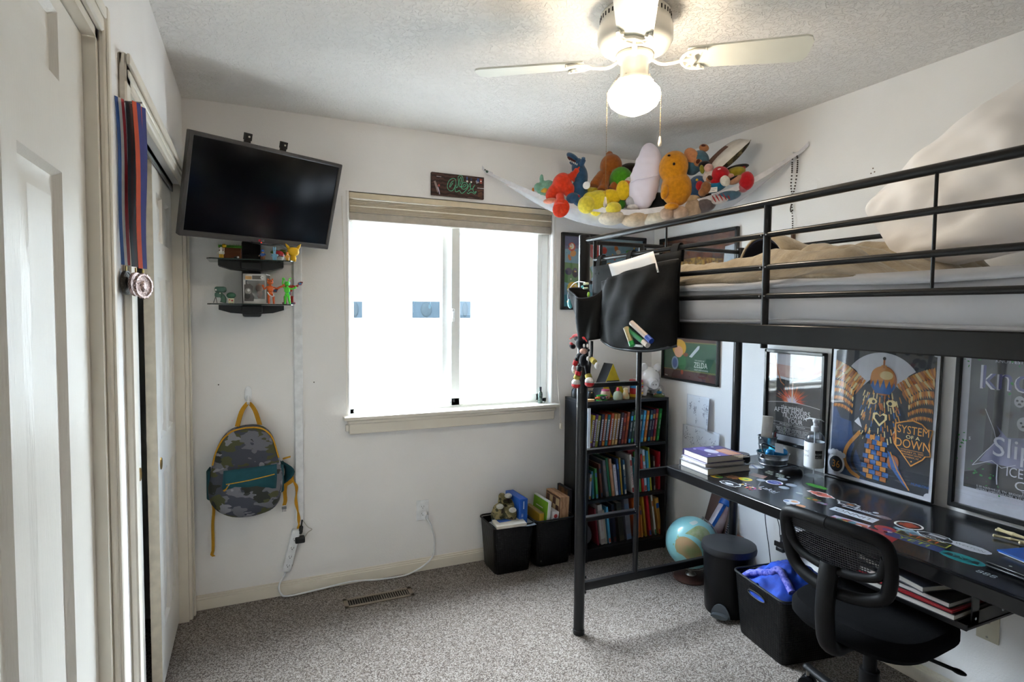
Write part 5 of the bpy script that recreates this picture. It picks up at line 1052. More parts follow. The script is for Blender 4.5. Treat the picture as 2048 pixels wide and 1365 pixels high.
# bead necklaces on the wall hook end
bd = thing('bead_necklace', 'dark bead necklace hanging on the wall by the hammock end', 'necklace', (XR-.02, 2.05, 1.8)); DB = P('3a2e26', .4)
m = MB()
def beads(pts, r, sp):
    L = catm(pts, 8); acc = 0; m.ell(L[0], r, DB, n=8)
    for a, b in zip(L, L[1:]):
        acc += (b-a).length
        if acc > sp: m.ell(b, r, DB, n=8); acc = 0
ww = lambda u, v, d=.012: at(u, v, 'x', XR-d)
for du in (-1, 1): beads([ww(1590, 308), ww(1590+du*5, 316), ww(1589+du*5, 345), ww(1586+du*4, 372), ww(1585, 394)], .0042, .0085)
beads([ww(1585, 394), ww(1584, 415), ww(1585, 438), ww(1585, 456)], .0035, .008); m.build('beads', bd)
m = MB(); a_ = ww(1586, 463); m.tube([ww(1586, 459), ww(1586, 463), ww(1586, 478), ww(1586, 482)], [.004, .010, .010, .004], P('5a3f30'), 12); m.build('pendant', bd)
m = MB(); m.tube(catm([ww(1583, 408), ww(1581, 418), ww(1582, 424), ww(1586, 420)], 4), .003, DB, 6); m.build('charm', bd)
m = MB(); m.cyl((XR, ww(1590, 306).y, ww(1590, 306).z), (XR-.03, ww(1590, 306).y, ww(1590, 306).z), .003, WH, 8); m.build('wall_pin', label='white wall pin holding the bead necklace', cat='pin')
# ================================================================ FRAMED PICTURES
FRB = mat('black_frame', '101114', .3, coat=.4); GLZ = glassy('picture_glass', tr=.97, rough=.03)
def framed(name, label, T, w, h, fw, th=.022, mat_=None, glass=True, cat='framed picture', group=None):
    """T: origin at the picture's lower left corner, x along it, y up, z towards the room"""
    t_ = thing(name, label, cat, tuple(T @ V((w/2, 0, 0))), group=group)
    m = MB()
    for a, b in (((0, 0), (w, fw)), ((0, h-fw), (w, h)), ((0, 0), (fw, h)), ((w-fw, 0), (w, h))): m.b2((a[0], a[1], 0), (b[0], b[1], th), FRB, .003, T)
    m.build('frame', t_)
    m = MB(); m.b2((fw*.6, fw*.6, .002), (w-fw*.6, h-fw*.6, .006), mat_ or P('dcdad8'), T=T); pr = m
    return t_, pr, T @ TM(0, 0, .0061)
def finish(t_, pr, T0, w, h, fw):
    pr.build('print', t_)
    g = MB(); g.b2((fw*.7, fw*.7, .0095), (w-fw*.7, h-fw*.7, .0105), GLZ, T=T0); g.build('glass_pane', t_)
def wallT(y, z, lean=0, off=0):   # on the right wall, y = far edge
    return frame((XR-off, y, z), (0, -1, 0), (0, 0, 1), (-1, 0, 0)) @ RM(rx=-lean)
dk_ = lambda h: mat('ink_'+h, h, .6, var=.02)
# ---- game poster on the window wall: busy bright pattern, no recognisable characters
w, h, fw = .625, .470, .020; T0 = frame((1.720, YD, 1.478), (1, 0, 0), (0, 0, 1), (0, -1, 0))
t_, m, T = framed('framed_poster', 'black framed busy colourful poster on the window wall behind the bed end', T0, w, h, fw)
SKY = mat('print_blue_sky', '5f8fae', .6, c2='86a7b4', vs=6); m.poly([(fw, fw), (w-fw, fw), (w-fw, h-fw), (fw, h-fw)], SKY, T, .0002)
random.seed(3)
m.poly([(fw, h-.10), (fw+.14, h-.09), (fw+.16, h-fw), (fw, h-fw)], dk_('5a5a80'), T, .0004); m.poly([(fw, fw), (w-fw, fw), (w-fw, fw+.06), (fw+.2, fw+.09), (fw, fw+.07)], dk_('3f8fa0'), T, .0004)
m.poly([(fw, fw+.15), (fw+.1, fw+.13), (fw+.22, fw+.19), (fw+.18, fw+.26), (fw, fw+.27)], dk_('5f8a58'), T, .0005)
for i, (x, y, rx, ry, c, a) in enumerate(((.075, .385, .026, .028, 'c04a3a', 0), (.075, .389, .016, .018, 'e6dccc', 0), (.085, .345, .022, .018, 'c9862f', .5), (.06, .32, .010, .02, 'c9742a', .4), (.055, .235, .025, .022, '3f3d5c', 0), (.10, .225, .020, .028, '2f2c44', .2), (.10, .245, .014, .014, '5f4a66', 0), (.085, .13, .040, .042, 'd8b02a', .2), (.09, .115, .026, .014, 'a84a30', .2), (.095, .075, .036, .03, '7c3f6c', .1), (.07, .10, .012, .020, 'd88f30', 0), (.23, .37, .045, .06, 'b8322c', .2), (.28, .38, .040, .024, 'c03a30', -.3), (.31, .375, .02, .022, 'cc4234', 0), (.20, .30, .030, .034, 'b9b3a6', .3), (.19, .22, .026, .05, 'a9a08e', .3), (.40, .39, .014, .022, 'c8702f', .4), (.415, .37, .018, .014, 'dccfbc', 0), (.50, .37, .030, .016, '4f9a3a', 0), (.545, .38, .018, .022, '3f6f9a', .3), (.35, .27, .03, .03, 'c98a3a', .2), (.44, .24, .04, .03, '6f5a8a', 0), (.30, .14, .05, .03, 'c04a3a', .3), (.42, .12, .035, .045, 'd8a63a', 0), (.53, .15, .03, .05, '4f8f5a', .2), (.13, .045, .010, .010, 'd88f30', 0), (.055, .05, .012, .008, 'e2b93a', 0))):
    m.disc((x, y), rx, dk_(c), T, .0008+i*.00006, n=18, ry=ry, a=a)
for i in range(60): m.disc((random.uniform(fw+.01, w-fw-.01), random.uniform(fw+.01, h-fw-.01)), random.uniform(.003, .008), dk_(random.choice(['e2b93a', '3c3d55', 'd8d2c4', 'c04a3a', '4f7f9f', '5f9a58'])), T, .0026+i*.000004, n=8, ry=random.uniform(.003, .009))
finish(t_, m, T0, w, h, fw)
# ---- autumn landscape over the bed
w, h, fw = .66, .475, .020; T0 = wallT(3.045, 1.462)
t_, m, T = framed('framed_picture', 'black framed autumn landscape picture on the wall above the loft mattress', T0, w, h, fw)
AUT = mat('print_autumn_trees', 'b08a3c', .6, c2='5a3d26', vs=45); AU2 = mat('print_rust_cliff', '7d4f3a', .6, c2='4f3a34', vs=14)
m.poly([(fw, fw), (w-fw, fw), (w-fw, .30), (.35, .335), (fw, .32)], AUT, T, .0003); m.poly([(fw, .32), (.35, .335), (w-fw, .295), (w-fw, h-fw), (fw, h-fw)], AU2, T, .0003)
m.poly([(w-.13, fw), (w-fw, fw), (w-fw, h-.09), (w-.10, h-.10), (w-.12, .2)], mat('print_pale_sky', 'a9bccf', .6, c2='c8d2dd', vs=5), T, .0007)
finish(t_, m, T0, w, h, fw)
# ---- small green poster
w, h, fw = .495, .300, .014; T0 = wallT(3.000, 1.045)
t_, m, T = framed('framed_poster', 'small black framed green poster with brown bands and white title', T0, w, h, fw)
BRN = mat('print_brown_leather', '5a342e', .6, c2='4a2a26', vs=30); GRP = mat('print_green', '2f5f44', .6, c2='27523a', vs=10); GLD = dk_('c09a3a')
m.poly([(fw, fw), (w-fw, fw), (w-fw, h-fw), (fw, h-fw)], BRN, T, .0002); m.poly([(fw, .068), (w-fw, .062), (w-fw, .245), (fw, .238)], GRP, T, .0005)
for yb in (.068, .240): m.line([(fw+i*.0075, yb+(.004 if i % 2 else -.003)) for i in range(62)], .0016, GLD, T, .0008)
# plain abstract shapes standing in for the artwork
m.disc((.155, .205), .062, dk_('d9a52e'), T, .0012, ry=.052); m.disc((.150, .180), .040, dk_('dca383'), T, .0015, ry=.036); m.disc((.185, .115), .036, dk_('2f7a46'), T, .0013, ry=.05); m.disc((.118, .108), .032, dk_('8fa3bd'), T, .0017, ry=.042); m.disc((.118, .108), .022, dk_('4a63a0'), T, .0019, ry=.030); m.disc((.215, .165), .022, dk_('8a4a34'), T, .0014, ry=.012)
m.poly([(.245, .155), (.268, .150), (.330, .205), (.335, .225), (.318, .222)], dk_('c2c9cf'), T, .0015); m.disc((.185, .055), .012, dk_('b3502a'), T, .0014, ry=.015)
m.text('THE LEGEND OF', .011, dk_('d8dcd2'), T, (.335, .136), .0016); m.text('ZELDA', .046, dk_('dfe3da'), T, (.345, .108), .0016, sx=.80); m.text("LINK'S AWAKENING", .013, dk_('d8dcd2'), T, (.350, .080), .0016); m.line([(.025, .026), (.050, .024)], .006, dk_('c9c2b8'), T, .0016)
finish(t_, m, T0, w, h, fw)
# ---- tour poster with orange burst
w, h, fw = .345, .470, .017; T0 = wallT(2.178, .815)
t_, m, T = framed('framed_poster', 'narrow black framed tour poster with an orange light burst', T0, w, h, fw)
DG = mat('print_charcoal', '3a3737', .6, c2='2f2d2e', vs=12)
m.poly([(fw, fw), (w-fw, fw), (w-fw, h-fw), (fw, h-fw)], DG, T, .0002)
m.poly([(fw, .33), (.10, .335), (.22, .335), (w-fw, .37), (w-fw, h-fw), (fw, h-fw)], mat('print_pale_peach', 'cdb0a6', .6, c2='b98f84', vs=12), T, .0004); m.poly([(fw, .40), (w-fw, .385), (w-fw, h-fw), (fw, h-fw)], dk_('c9c6cc'), T, .0006)
m.line([(x, y) for x, y in [(p.x, p.y) for p in catm([(fw, .325, 0), (.08, .332, 0), (.16, .326, 0), (.25, .338, 0), (w-fw, .372, 0)], 6)]], .012, dk_('c4c8ce'), T, .0010); m.line([(.055, .44), (.075, .36), (.095, .31), (.115, .295)], .006, dk_('b8744f'), T, .0012); m.line([(.285, .45), (.275, .37), (.262, .345)], .010, dk_('b9c4cf'), T, .0012)
random.seed(11)
for i in range(46):
    a = PI*(.02+.96*i/45); L_ = random.uniform(.055, .105)*(1 if abs(a-PI/2) > .2 else 1.05); c = (.165, .212); d = (math.cos(a), math.sin(a)); n_ = (-d[1]*.005, d[0]*.005)
    m.poly([(c[0]+n_[0], c[1]+n_[1]), (c[0]-n_[0], c[1]-n_[1]), (c[0]+d[0]*L_, c[1]+d[1]*L_)], dk_(random.choice(['d2562a', 'c9441f', 'e0733a', 'a83c22'])), T, .0014+i*3e-6)
for i in range(26):
    a = PI*(.03+.94*i/25); L_ = random.uniform(.025, .055); c = (.165, .212); d = (math.cos(a), math.sin(a)); n_ = (-d[1]*.004, d[0]*.004)
    m.poly([(c[0]+n_[0], c[1]+n_[1]), (c[0]-n_[0], c[1]-n_[1]), (c[0]+d[0]*L_, c[1]+d[1]*L_)], dk_('e2d3e2'), T, .0018+i*3e-6)
m.poly([(.160, .21), (.170, .21), (.1665, .395), (.1635, .395)], dk_('f0d8c8'), T, .0020)
arc = [(fw+(w-2*fw)*i/16, .190+.024*math.sin(PI*(.12+.72*i/16))) for i in range(17)]
m.poly([(fw, .05)]+arc+[(w-fw, .05)], DG, T, .0022) if False else [m.poly([(arc[i][0], .06), (arc[i+1][0], .06), arc[i+1], arc[i]], DG, T, .0022) for i in range(16)]
m.line(arc, .0025, dk_('cfc8cc'), T, .0024)
tx = dk_('dcdadb')
m.text('the weeknd', .026, tx, T, (.165, .188), .0026, rot=0); m.text('AFTER HOURS', .034, tx, T, (.165, .168), .0026, sx=.95); m.text('TIL DAWN', .030, tx, T, (.180, .146), .0026); m.text('TOUR', .032, tx, T, (.185, .122), .0026)
m.line([(fw, .108), (w-fw, .108)], .001, tx, T, .0026); m.text('SPECIAL GUESTS   KAYTRANADA', .010, tx, T, (.17, .100), .0026); m.line([(fw, .092), (w-fw, .092)], .0008, tx, T, .0026)
for i in range(5): m.text(['TORONTO  NEW YORK  PHILADELPHIA  BOSTON', 'MIAMI  ATLANTA  HOUSTON  DENVER  DALLAS', 'CHICAGO  DETROIT  SEATTLE  VANCOUVER', 'LAS VEGAS  PHOENIX  SAN FRANCISCO', 'LOS ANGELES  EDMONTON  MINNEAPOLIS'][i], .0085, tx, T, (.168, .082-i*.0072), .0026)
m.poly([(fw, fw), (w-fw, fw), (w-fw, .045), (fw, .045)], dk_('b8bcc6'), T, .0028)
finish(t_, m, T0, w, h, fw)
# ---- owl concert poster, leaning on the desk
w, h, fw = .462, .605, .006; T0 = wallT(1.803, .733, lean=2.0, off=.024)
t_, m, T = framed('framed_poster', 'thin framed concert poster of an orange and blue winged bird with a pale moon', T0, w, h, fw, th=.016)
PW = dk_('c9cbd4'); NV = mat('print_navy', '252c3a', .6, c2='20252f', vs=6); O1 = dk_('c98434'); O2 = dk_('a8602a'); B1 = dk_('2f5f9e'); B2 = dk_('1b2636'); BK = dk_('14161d'); CR = dk_('d6c088')
m.poly([(fw, fw), (w-fw, fw), (w-fw, h-fw), (fw, h-fw)], PW, T, .0002); e = .020
m.poly([(e, e), (w-e, e), (w-e, h-e), (e, h-e)], NV, T, .0004)
m.poly([(e, e), (.20, e), (.13, .16), (.10, .30), (e, .34)], mat('print_blue_tower', '27487c', .6, c2='1d3458', vs=8), T, .0006)
for x, y in ((e, e), (e, h-e), (w-e, e), (w-e, h-e)): m.disc((x, y), .017, PW, T, .0009, n=20)
m.disc((.230, .400), .172, PW, T, .0010, n=60)
def feathers(cx, cy, sgn):   # spread wing from the shoulder outwards
    m.poly([(cx, cy), (cx+sgn*.05, cy+.085), (cx+sgn*.10, cy+.12), (cx+sgn*.148, cy+.128), (cx+sgn*.148, cy+.02), (cx+sgn*.145, cy-.07), (cx+sgn*.11, cy-.13), (cx+sgn*.05, cy-.14), (cx+sgn*.0, cy-.08)], B2, T, .0013)
    z = .0016
    for r_, (x0, y0, x1, y1, L_, wd) in enumerate(((.01, .05, .18, .125, .060, .010), (.03, .02, .185, .08, .045, .009), (.06, .0, .187, .035, .030, .008), (.06, -.03, .187, .0, .022, .007), (.06, -.06, .186, -.035, .020, .007), (.06, -.09, .18, -.07, .018, .007))):
        for i in range(15 if r_ < 2 else 12):
            t = i/(14 if r_ < 2 else 11); x = cx+sgn*(x0+(min(x1, .143)-x0)*t); y = cy+y0+(y1-y0)*t+.01*math.sin(PI*t)
            a = rad(-62+22*t) if r_ < 2 else rad(-90+20*t); dx, dy = sgn*math.cos(a)*L_, math.sin(a)*L_
            nx, ny = -dy/L_*wd*.5, dx/L_*wd*.5
            ex, ey = min(max(x+dx, e+.002), w-e-.002), y+dy
            xx = min(max(x, e+.002), w-e-.002)
            m.poly([(xx-nx, y-ny), ((xx+ex)/2-nx*1.1, (y+ey)/2-ny*1.1), (ex, ey), ((xx+ex)/2+nx*1.1, (y+ey)/2+ny*1.1), (xx+nx, y+ny)], (O1, O2, O1, CR)[(i+r_) % 4] if r_ < 4 else (O1, O2)[i % 2], T, z+i*4e-6+r_*1e-4)
feathers(.170, .400, -1); feathers(.290, .400, 1)
m.poly([(.15, .42), (.13, .32), (.17, .22), (.22, .16), (.27, .20), (.32, .30), (.32, .42), (.26, .46), (.19, .46)], B2, T, .0024)
for i in range(110):
    x = random.uniform(.150, .312); y = random.uniform(.20, .42); m.line([(x, y), (x+(x-.23)*.10, y-.022)], .0045, random.choice((O1, O2, O1, CR, B1)), T, .0026+i*2e-6)
m.disc((.240, .455), .056, O2, T, .0030, n=30, ry=.062); m.disc((.236, .470), .050, O1, T, .0032, n=30, ry=.045); m.poly([(.188, .43), (.198, .455), (.205, .425), (.218, .46), (.228, .42), (.242, .462), (.254, .42), (.266, .458), (.276, .424), (.286, .45), (.292, .43), (.27, .400), (.21, .400)], B1, T, .0034); m.disc((.252, .478), .028, CR, T, .0034, n=20, ry=.018)
m.line([(.240, .510), (.240, .545)], .008, O2, T, .0035); m.disc((.240, .548), .007, BK, T, .0036, n=14); m.line([(.232, .515), (.248, .515)], .01, O1, T, .0035)
m.disc((.200, .365), .020, CR, T, .0034, n=20, ry=.013); m.disc((.280, .365), .022, CR, T, .0034, n=20, ry=.014); m.disc((.275, .363), .008, BK, T, .0037, n=14); m.disc((.205, .363), .007, BK, T, .0037, n=14); m.poly([(.225, .36), (.245, .36), (.236, .330)], O2, T, .0038)
hrt = [(.236, .262), (.205, .295), (.206, .315), (.222, .320), (.236, .307), (.250, .320), (.266, .315), (.266, .295)]; m.poly(hrt, CR, T, .0040); m.poly([(.236+(x-.236)*.68, .295+(y-.295)*.68) for x, y in hrt], BK, T, .0042)
for i in range(9):   # brick tower the bird grips
    y0 = .035+i*.021; wd = .058-.002*i; [m.poly([(.222-wd+j*wd*.5+(i % 2)*.010, y0), (.222-wd+(j+1)*wd*.5+(i % 2)*.010-.003, y0-.001), (.222-wd+(j+1)*wd*.5+(i % 2)*.010-.003, y0+.018), (.222-wd+j*wd*.5+(i % 2)*.010, y0+.018)], (B1, O1, B1, O2)[(i+j) % 4], T, .0030+j*1e-5) for j in range(4)]
for k_, (x0, s) in enumerate(((.09, 1), (.125, 1))): m.line([(p.x, p.y) for p in catm([(.15+.02*k_, .22, 0), (x0+.01, .15, 0), (x0, .09, 0), (x0+.03, .045, 0), (x0+.07, .028, 0)], 5)], .016-.004*k_, (O1, BK)[k_], T, .0028+k_*.0002)
m.poly([(.275, .17), (.300, .15), (.335, .085), (.375, .025), (.345, .045), (.295, .10)], B1, T, .0030); m.line([(.288, .165), (.318, .10), (.37, .03)], .005, O1, T, .0033); m.disc((.30, .125), .024, O2, T, .0029, n=18, ry=.03)
bdg = [(.300, .290), (.305, .235), (.300, .205), (.312, .190), (.325, .178), (.372, .125), (.415, .160), (.425, .175), (.445, .180), (.436, .225), (.448, .285), (.425, .285), (.405, .303), (.37, .312), (.335, .303)]
bdg = [(x, .0+y) for x, y in bdg]; cxb, cyb = .373, .225
m.poly(bdg, O1, T, .0044); m.poly([(cxb+(x-cxb)*.93, cyb+(y-cyb)*.94) for x, y in bdg], BK, T, .0046)
m.text('SYSTEM', .046, O1, T, (.373, .268), .0048, sx=.80); m.text('OF A', .020, CR, T, (.373, .241), .0048, sx=1.2); m.text('DOWN', .050, O1, T, (.373, .212), .0048, sx=.82)
m.line([(.33, .190), (.415, .190)], .0015, O1, T, .0048); m.text('JANUARY 31, 2022', .011, O1, T, (.373, .181), .0048); m.text('FOOTPRINT CENTER', .008, O1, T, (.373, .171), .0048); m.text('PHOENIX, AZ', .009, O1, T, (.373, .161), .0048); m.disc((.373, .146), .003, O1, T, .0048, n=8)
m.disc((.052, .062), .041, PW, T, .0044, n=30, ry=.046); m.disc((.052, .060), .032, BK, T, .0046, n=30, ry=.035); m.text('36', .046, O1, T, (.052, .058), .0048, sx=.85)
for i in range(5): m.disc((.020+i*.016, .108+.006*math.sin(i)), .012, PW, T, .0043+i*1e-5, n=14)
m.text('MUNKONE', .014, B1, T, (.412, .058), .0048)
finish(t_, m, T0, w, h, fw)
# ---- festival poster, cropped by the photo edge
w, h, fw = .462, .612, .018; T0 = wallT(1.290, .748, lean=1.5, off=.020)
t_, m, T = framed('framed_poster', 'black framed grey festival poster splashed with green ink', T0, w, h, fw, th=.02, mat_=P('c6c8d4'))
GY = mat('print_grey_mottled', '4a4a52', .6, c2='6a6b70', vs=7); DGY = dk_('2b2b33'); LV = dk_('d4d4e2'); PL = dk_('5f5f92'); e = .045
m.poly([(e, .085), (w-e, .085), (w-e, h-.04), (e, h-.04)], GY, T, .0004); m.poly([(e, .085), (w-e, .085), (w-e, .175), (w*.55, .19), (.11, .185), (.075, .15), (e, .14)], DGY, T, .0006)
for i in range(7): m.poly([(.10+i*.05, .20), (.105+i*.05, .50), (.125+i*.05, .50), (.12+i*.05, .20)], dk_('74767a' if i % 2 else '3c3c45'), T, .0006+i*1e-5)
m.poly([(.09, .19), (.15, .30), (.135, .33), (.17, .29), (.24, .30), (.34, .33), (.37, .25), (.33, .19)], mat('print_pale_violet', '8d8fb4', .6, c2='5d5f80', vs=10), T, .0012)
m.line([(.07, .17), (.11, .23), (.14, .27), (.13, .31), (.10, .38)], .002, LV, T, .0016); m.line([(.07, .17), (.13, .20), (.16, .18), (.20, .20)], .002, LV, T, .0016)
for x, y, r_ in ((.215, .345, .024), (.258, .340, .027), (.250, .385, .022), (.20, .42, .02), (.30, .36, .024), (.33, .40, .022), (.36, .345, .022)): m.disc((x, y), r_*.8, dk_('b4b4bc'), T, .0018+x*1e-4, n=18, ry=r_); m.disc((x-.007, y+.003), .004, DGY, T, .0022, n=8); m.disc((x+.007, y+.003), .004, DGY, T, .0022, n=8); m.poly([(x-.006, y-.012), (x+.006, y-.012), (x+.003, y-.005), (x-.003, y-.005)], DGY, T, .0022)
m.text('KNOTFEST ROADSHOW 2022', .017, LV, T, (.235, .555), .0026)
m.text('knotfest', .125, LV, T, (.250, .490), .0024, sx=.86); m.text('knotfest', .118, PL, T, (.252, .492), .0030, sx=.88)
m.text('Slipknot', .098, LV, T, (.275, .250), .0030, sx=.92); m.text('S', .016, LV, T, (.057, .265), .003)
m.text('ICE NINE KILLS', .048, LV, T, (.292, .172), .0030, sx=.74); m.text('CROWN', .044, LV, T, (.300, .130), .0030, sx=1.15); m.text('T  H  E   E  M  P  I  R  E', .016, LV, T, (.300, .108), .0030)
m.line([(.148, .19), (.148, .14), (.150, .12)], .004, LV, T, .003)
for i in range(4): m.text(['5.20 NASHVILLE, TN  BRIDGESTONE ARENA  5.21 ALPHARETTA', 'AMERIS AMPHITHEATRE  5.22 WILMINGTON  5.24 CAMDEN, NJ', 'FREEDOM MORTGAGE  5.25 WANTAGH  5.29 ALBUQUERQUE, NM', '6.04 CHICAGO  6.05 DES MOINES  6.11 SACRAMENTO, CA'][i], .0105, LV, T, (.235, .098-i*.0095), .0030)
random.seed(5)
for i in range(60):
    c = random.choice([(.03, .26), (.045, .20), (.09, .15), (.10, .58), (.15, .585), (.22, .57), (.03, .55), (.18, .43), (.4, .12), (.13, .12)])
    m.disc((min(max(c[0]+random.gauss(0, .018), .02), w-.02), min(max(c[1]+random.gauss(0, .018), .02), h-.02)), random.uniform(.001, .0055), dk_('3c8a4c'), T, .0034+i*2e-6, n=8, ry=random.uniform(.001, .006), a=i)
finish(t_, m, T0, w, h, fw)
# ---- drawings taped to the wall
random.seed(21)
INK = dk_('6c7388'); INK2 = dk_('454b5c'); PAP = mat('white_drawing_paper', 'e4e6ea', .85, var=.015, vs=3)
def drawing(name, label, y0, y1, z0, z1, marks, curl=.02, seed=0, off=.002):
    t_ = thing(name, label, 'drawing', (XR, (y0+y1)/2, z0), group='drawings taped to the wall')
    def s(u, v): return V((XR-off-curl*max(0, u-.70)**2*11*(1-.3*v), y0+(y1-y0)*u, z0+(z1-z0)*v))
    m = MB(); m.grid(s, 16, 12, PAP); m.build('sheet', t_, mods=[('SOLIDIFY', {'thickness': .0004, 'offset': 0})])
    m = MB()
    for (uu, vv, n_, sp) in marks:
        for i in range(n_):
            u0, v0 = uu+random.gauss(0, sp*.5), vv+random.gauss(0, sp)
            u1, v1 = u0+random.gauss(0, .02), v0+random.gauss(0, .035)
            if not (.03 < u0 < .97 and .03 < v0 < .97 and .03 < u1 < .97 and .03 < v1 < .97): continue
            a, b = s(u0, v0)-V((.0012, 0, 0)), s(u1, v1)-V((.0012, 0, 0)); m.ribbon([a, b], (0, .0012, .0012), (INK, INK2)[i % 2], .0003)
    m.build('pencil_marks', t_)
drawing('drawing', 'pencil drawing sheet with curling edge taped under the green poster', 2.77, 2.555, .775, .972, [(.15, .66, 26, .05), (.34, .58, 40, .06), (.68, .56, 36, .09), (.85, .62, 40, .09), (.5, .88, 8, .04), (.42, .3, 10, .05), (.86, .3, 16, .06)], .035)
drawing('drawing', 'lower pencil drawing sheet taped behind the book pile', 2.800, 2.47, .61, .782, [(.1, .6, 30, .08), (.25, .5, 30, .10), (.45, .65, 20, .08), (.6, .4, 24, .1), (.8, .6, 16, .08), (.12, .88, 12, .04), (.35, .85, 12, .04)], .03, off=.003)
# ================================================================ BOOKSHELF
BSM = mat('black_laminate', '0b0b0e', .42, c2='0f1013', vs=14)
SX0, SX1, SY0, SY1, SZT = 1.752, 2.338, 2.84, 3.10, .945
sf = thing('bookcase', 'low black three shelf bookcase in the room corner behind the ladder', 'bookcase', ((SX0+SX1)/2, (SY0+SY1)/2, 0))
m = MB(); m.b2((SX0, SY0, 0), (SX0+.016, SY1, SZT-.018), BSM, .001); m.build('side_panel', sf)
m = MB(); m.b2((SX1-.016, SY0, 0), (SX1, SY1, SZT-.018), BSM, .001); m.build('side_panel', sf)
m = MB(); m.b2((SX0, SY0, SZT-.018), (SX1, SY1, SZT), BSM, .001); m.build('top_panel', sf)
m = MB(); m.b2((SX0+.016, SY1-.006, .02), (SX1-.016, SY1, SZT-.018), BSM); m.build('back_panel', sf)
SH = (.672, .362, .075)
for z in SH: m = MB(); m.b2((SX0+.016, SY0+.004, z-.017), (SX1-.016, SY1-.006, z), BSM, .001); m.build('shelf', sf)
m = MB(); m.b2((SX0+.016, SY0+.01, 0), (SX1-.016, SY0+.026, .058), BSM); m.build('plinth', sf)
PGE = mat('page_block', 'd4cbb8', .9, c2='bcb29c', vs=200)
def book(x, y, z, w, d, h, cols, label, group, lean=0, name='book', band=None, txt=None, T=None, depth_first=False):
    """spine faces -y, x,z = lower corner at the spine; lean in degrees, positive leans towards +x"""
    T = T or (TM(x, y, z) @ RM(ry=lean)); cov = mat('cover_'+cols[0], cols[0], .42, var=.05, vs=20)
    t_ = thing(name, label, 'book', tuple(T @ V((w/2, d/2, 0))), group=group)
    m = MB(); m.b2((0, 0, 0), (.0018, d, h), cov, T=T); m.b2((w-.0018, 0, 0), (w, d, h), cov, T=T); m.b2((0, -.0008, 0), (w, .0012, h), cov, T=T)
    F = T @ frame((0, -.0009, 0), (1, 0, 0), (0, 0, 1)); k = len(cols)
    if k > 1:
        m.poly([(.001, h*.72), (w-.001, h*.72), (w-.001, h*.86), (.001, h*.86)], mat('cover_'+cols[1], cols[1], .45), F, .0003)
        c2 = cols[2] if k > 2 else cols[1]; m.poly([(.001, .004), (w-.001, .004), (w-.001, h*.14), (.001, h*.14)], mat('cover_'+c2, c2, .45), F, .0003)
    if band: m.poly([(w*.2, h*.18), (w*.8, h*.18), (w*.8, h*.84), (w*.2, h*.84)], mat('cover_'+band, band, .5), F, .0005); [m.poly([(w*.36, h*(.22+.06*i)), (w*.64, h*(.22+.06*i)), (w*.64, h*(.25+.06*i)), (w*.36, h*(.25+.06*i))], INK2, F, .0008) for i in range(10)]
    if txt: m.text(txt[0], txt[1], mat('ink_'+txt[2], txt[2], .6), F, (w/2, h*.52), .0008, rot=-90)
    m.build('cover', t_)
    m = MB(); m.b2((.002, .002, .003), (w-.002, d-.004, h-.003), PGE, T=T); m.build('pages', t_)
    return t_
def row_positions(us, v, y): return [at(u, v, 'y', y).x for u in us]
# top row: a long run of matching paperbacks, all leaning a little towards the wall
ys_ = SY0+.035
r1 = [(1184, 'd0b52c', '6b3a6a', 'olive yellow'), (1190.5, '5c2f6e', 'a89bb0', 'purple'), (1196, 'a2a32c', '8a8b2e', 'olive'), (1202.5, '23283c', '3c3f55', 'navy'), (1209, 'a8491f', 'c9822f', 'rust'), (1215.5, '1f6a72', '2f8a8a', 'teal'), (1222, 'b2431f', 'd05a2c', 'orange red'), (1228.5, 'b08a4a', 'c9a35f', 'tan'), (1235, 'a8783c', 'd8b070', 'ochre'), (1241.5, '3a3238', '5a3a4c', 'dark plum')]
bandc = 'b9b6bd'
num = ['first', 'second', 'third', 'fourth', 'fifth', 'sixth', 'seventh', 'eighth', 'ninth', 'tenth', 'eleventh', 'twelfth', 'thirteenth', 'fourteenth', 'fifteenth', 'sixteenth', 'seventeenth', 'eighteenth', 'nineteenth', 'twentieth']
BG = 'paperbacks on the top shelf of the bookcase'
r1b = [(1247.5, '6d241c', '9a3a22', 'maroon'), (1254, '8a3a1c', 'b0521f', 'brick red'), (1261, '1d3340', '2f9ad0', 'dark teal'), (1267, '223a2c', '3f9a3a', 'dark green'), (1273, '3a2c3c', '2a4a9a', 'plum'), (1280, '1f2a34', '3f8f9a', 'slate'), (1286.5, '2f8fc0', '58b0d8', 'bright blue'), (1293, 'c06a1f', 'd8a83a', 'orange'), (1299.5, '23303f', '3f9aa8', 'blue black'), (1305, '2c2440', 'a87a3a', 'dark violet'), (1311, '8c1f2e', 'c9703a', 'crimson'), (1317.5, '1f7a35', '3fae4a', 'green')]
xs = [at(u, 905, 'y', ys_).x for u in [a[0] for a in r1+r1b]]
for i, (u, c, c2, nm) in enumerate(r1+r1b):
    w = .0165; hh = .188+(.004*math.sin(i*2.3)) if i < 11 else .196+.004*math.sin(i)
    x = xs[i]-.020
    book(x, ys_+(.0015*(i % 3)), SH[0]+.001, w, .135, hh, (c, c2, c2), 'paperback with %s spine, %s from the white board on the top shelf' % (nm, num[i] if i < 20 else ('one before the last' if i == 20 else 'last')), BG, lean=7.0, band=bandc if i < 10 else None, txt=None if i < 10 else (('DOG', .012, 'c9862f') if i in (10, 11) else ('WIMPY KID', .011, 'd8d6d2')))
m = MB(); p = at(1176, 828, 'y', SY0-.0); x0 = at(1176, 870, 'y', SY0+.0).x; m.b2((x0-.006, SY0-.004, SH[0]+.001), (x0+.014, SY0+.18, SH[0]+.238), P('dfe6f2', .5), .001); wb = m.build('white_board', label='plain white board standing at the end of the top bookcase shelf', cat='board')
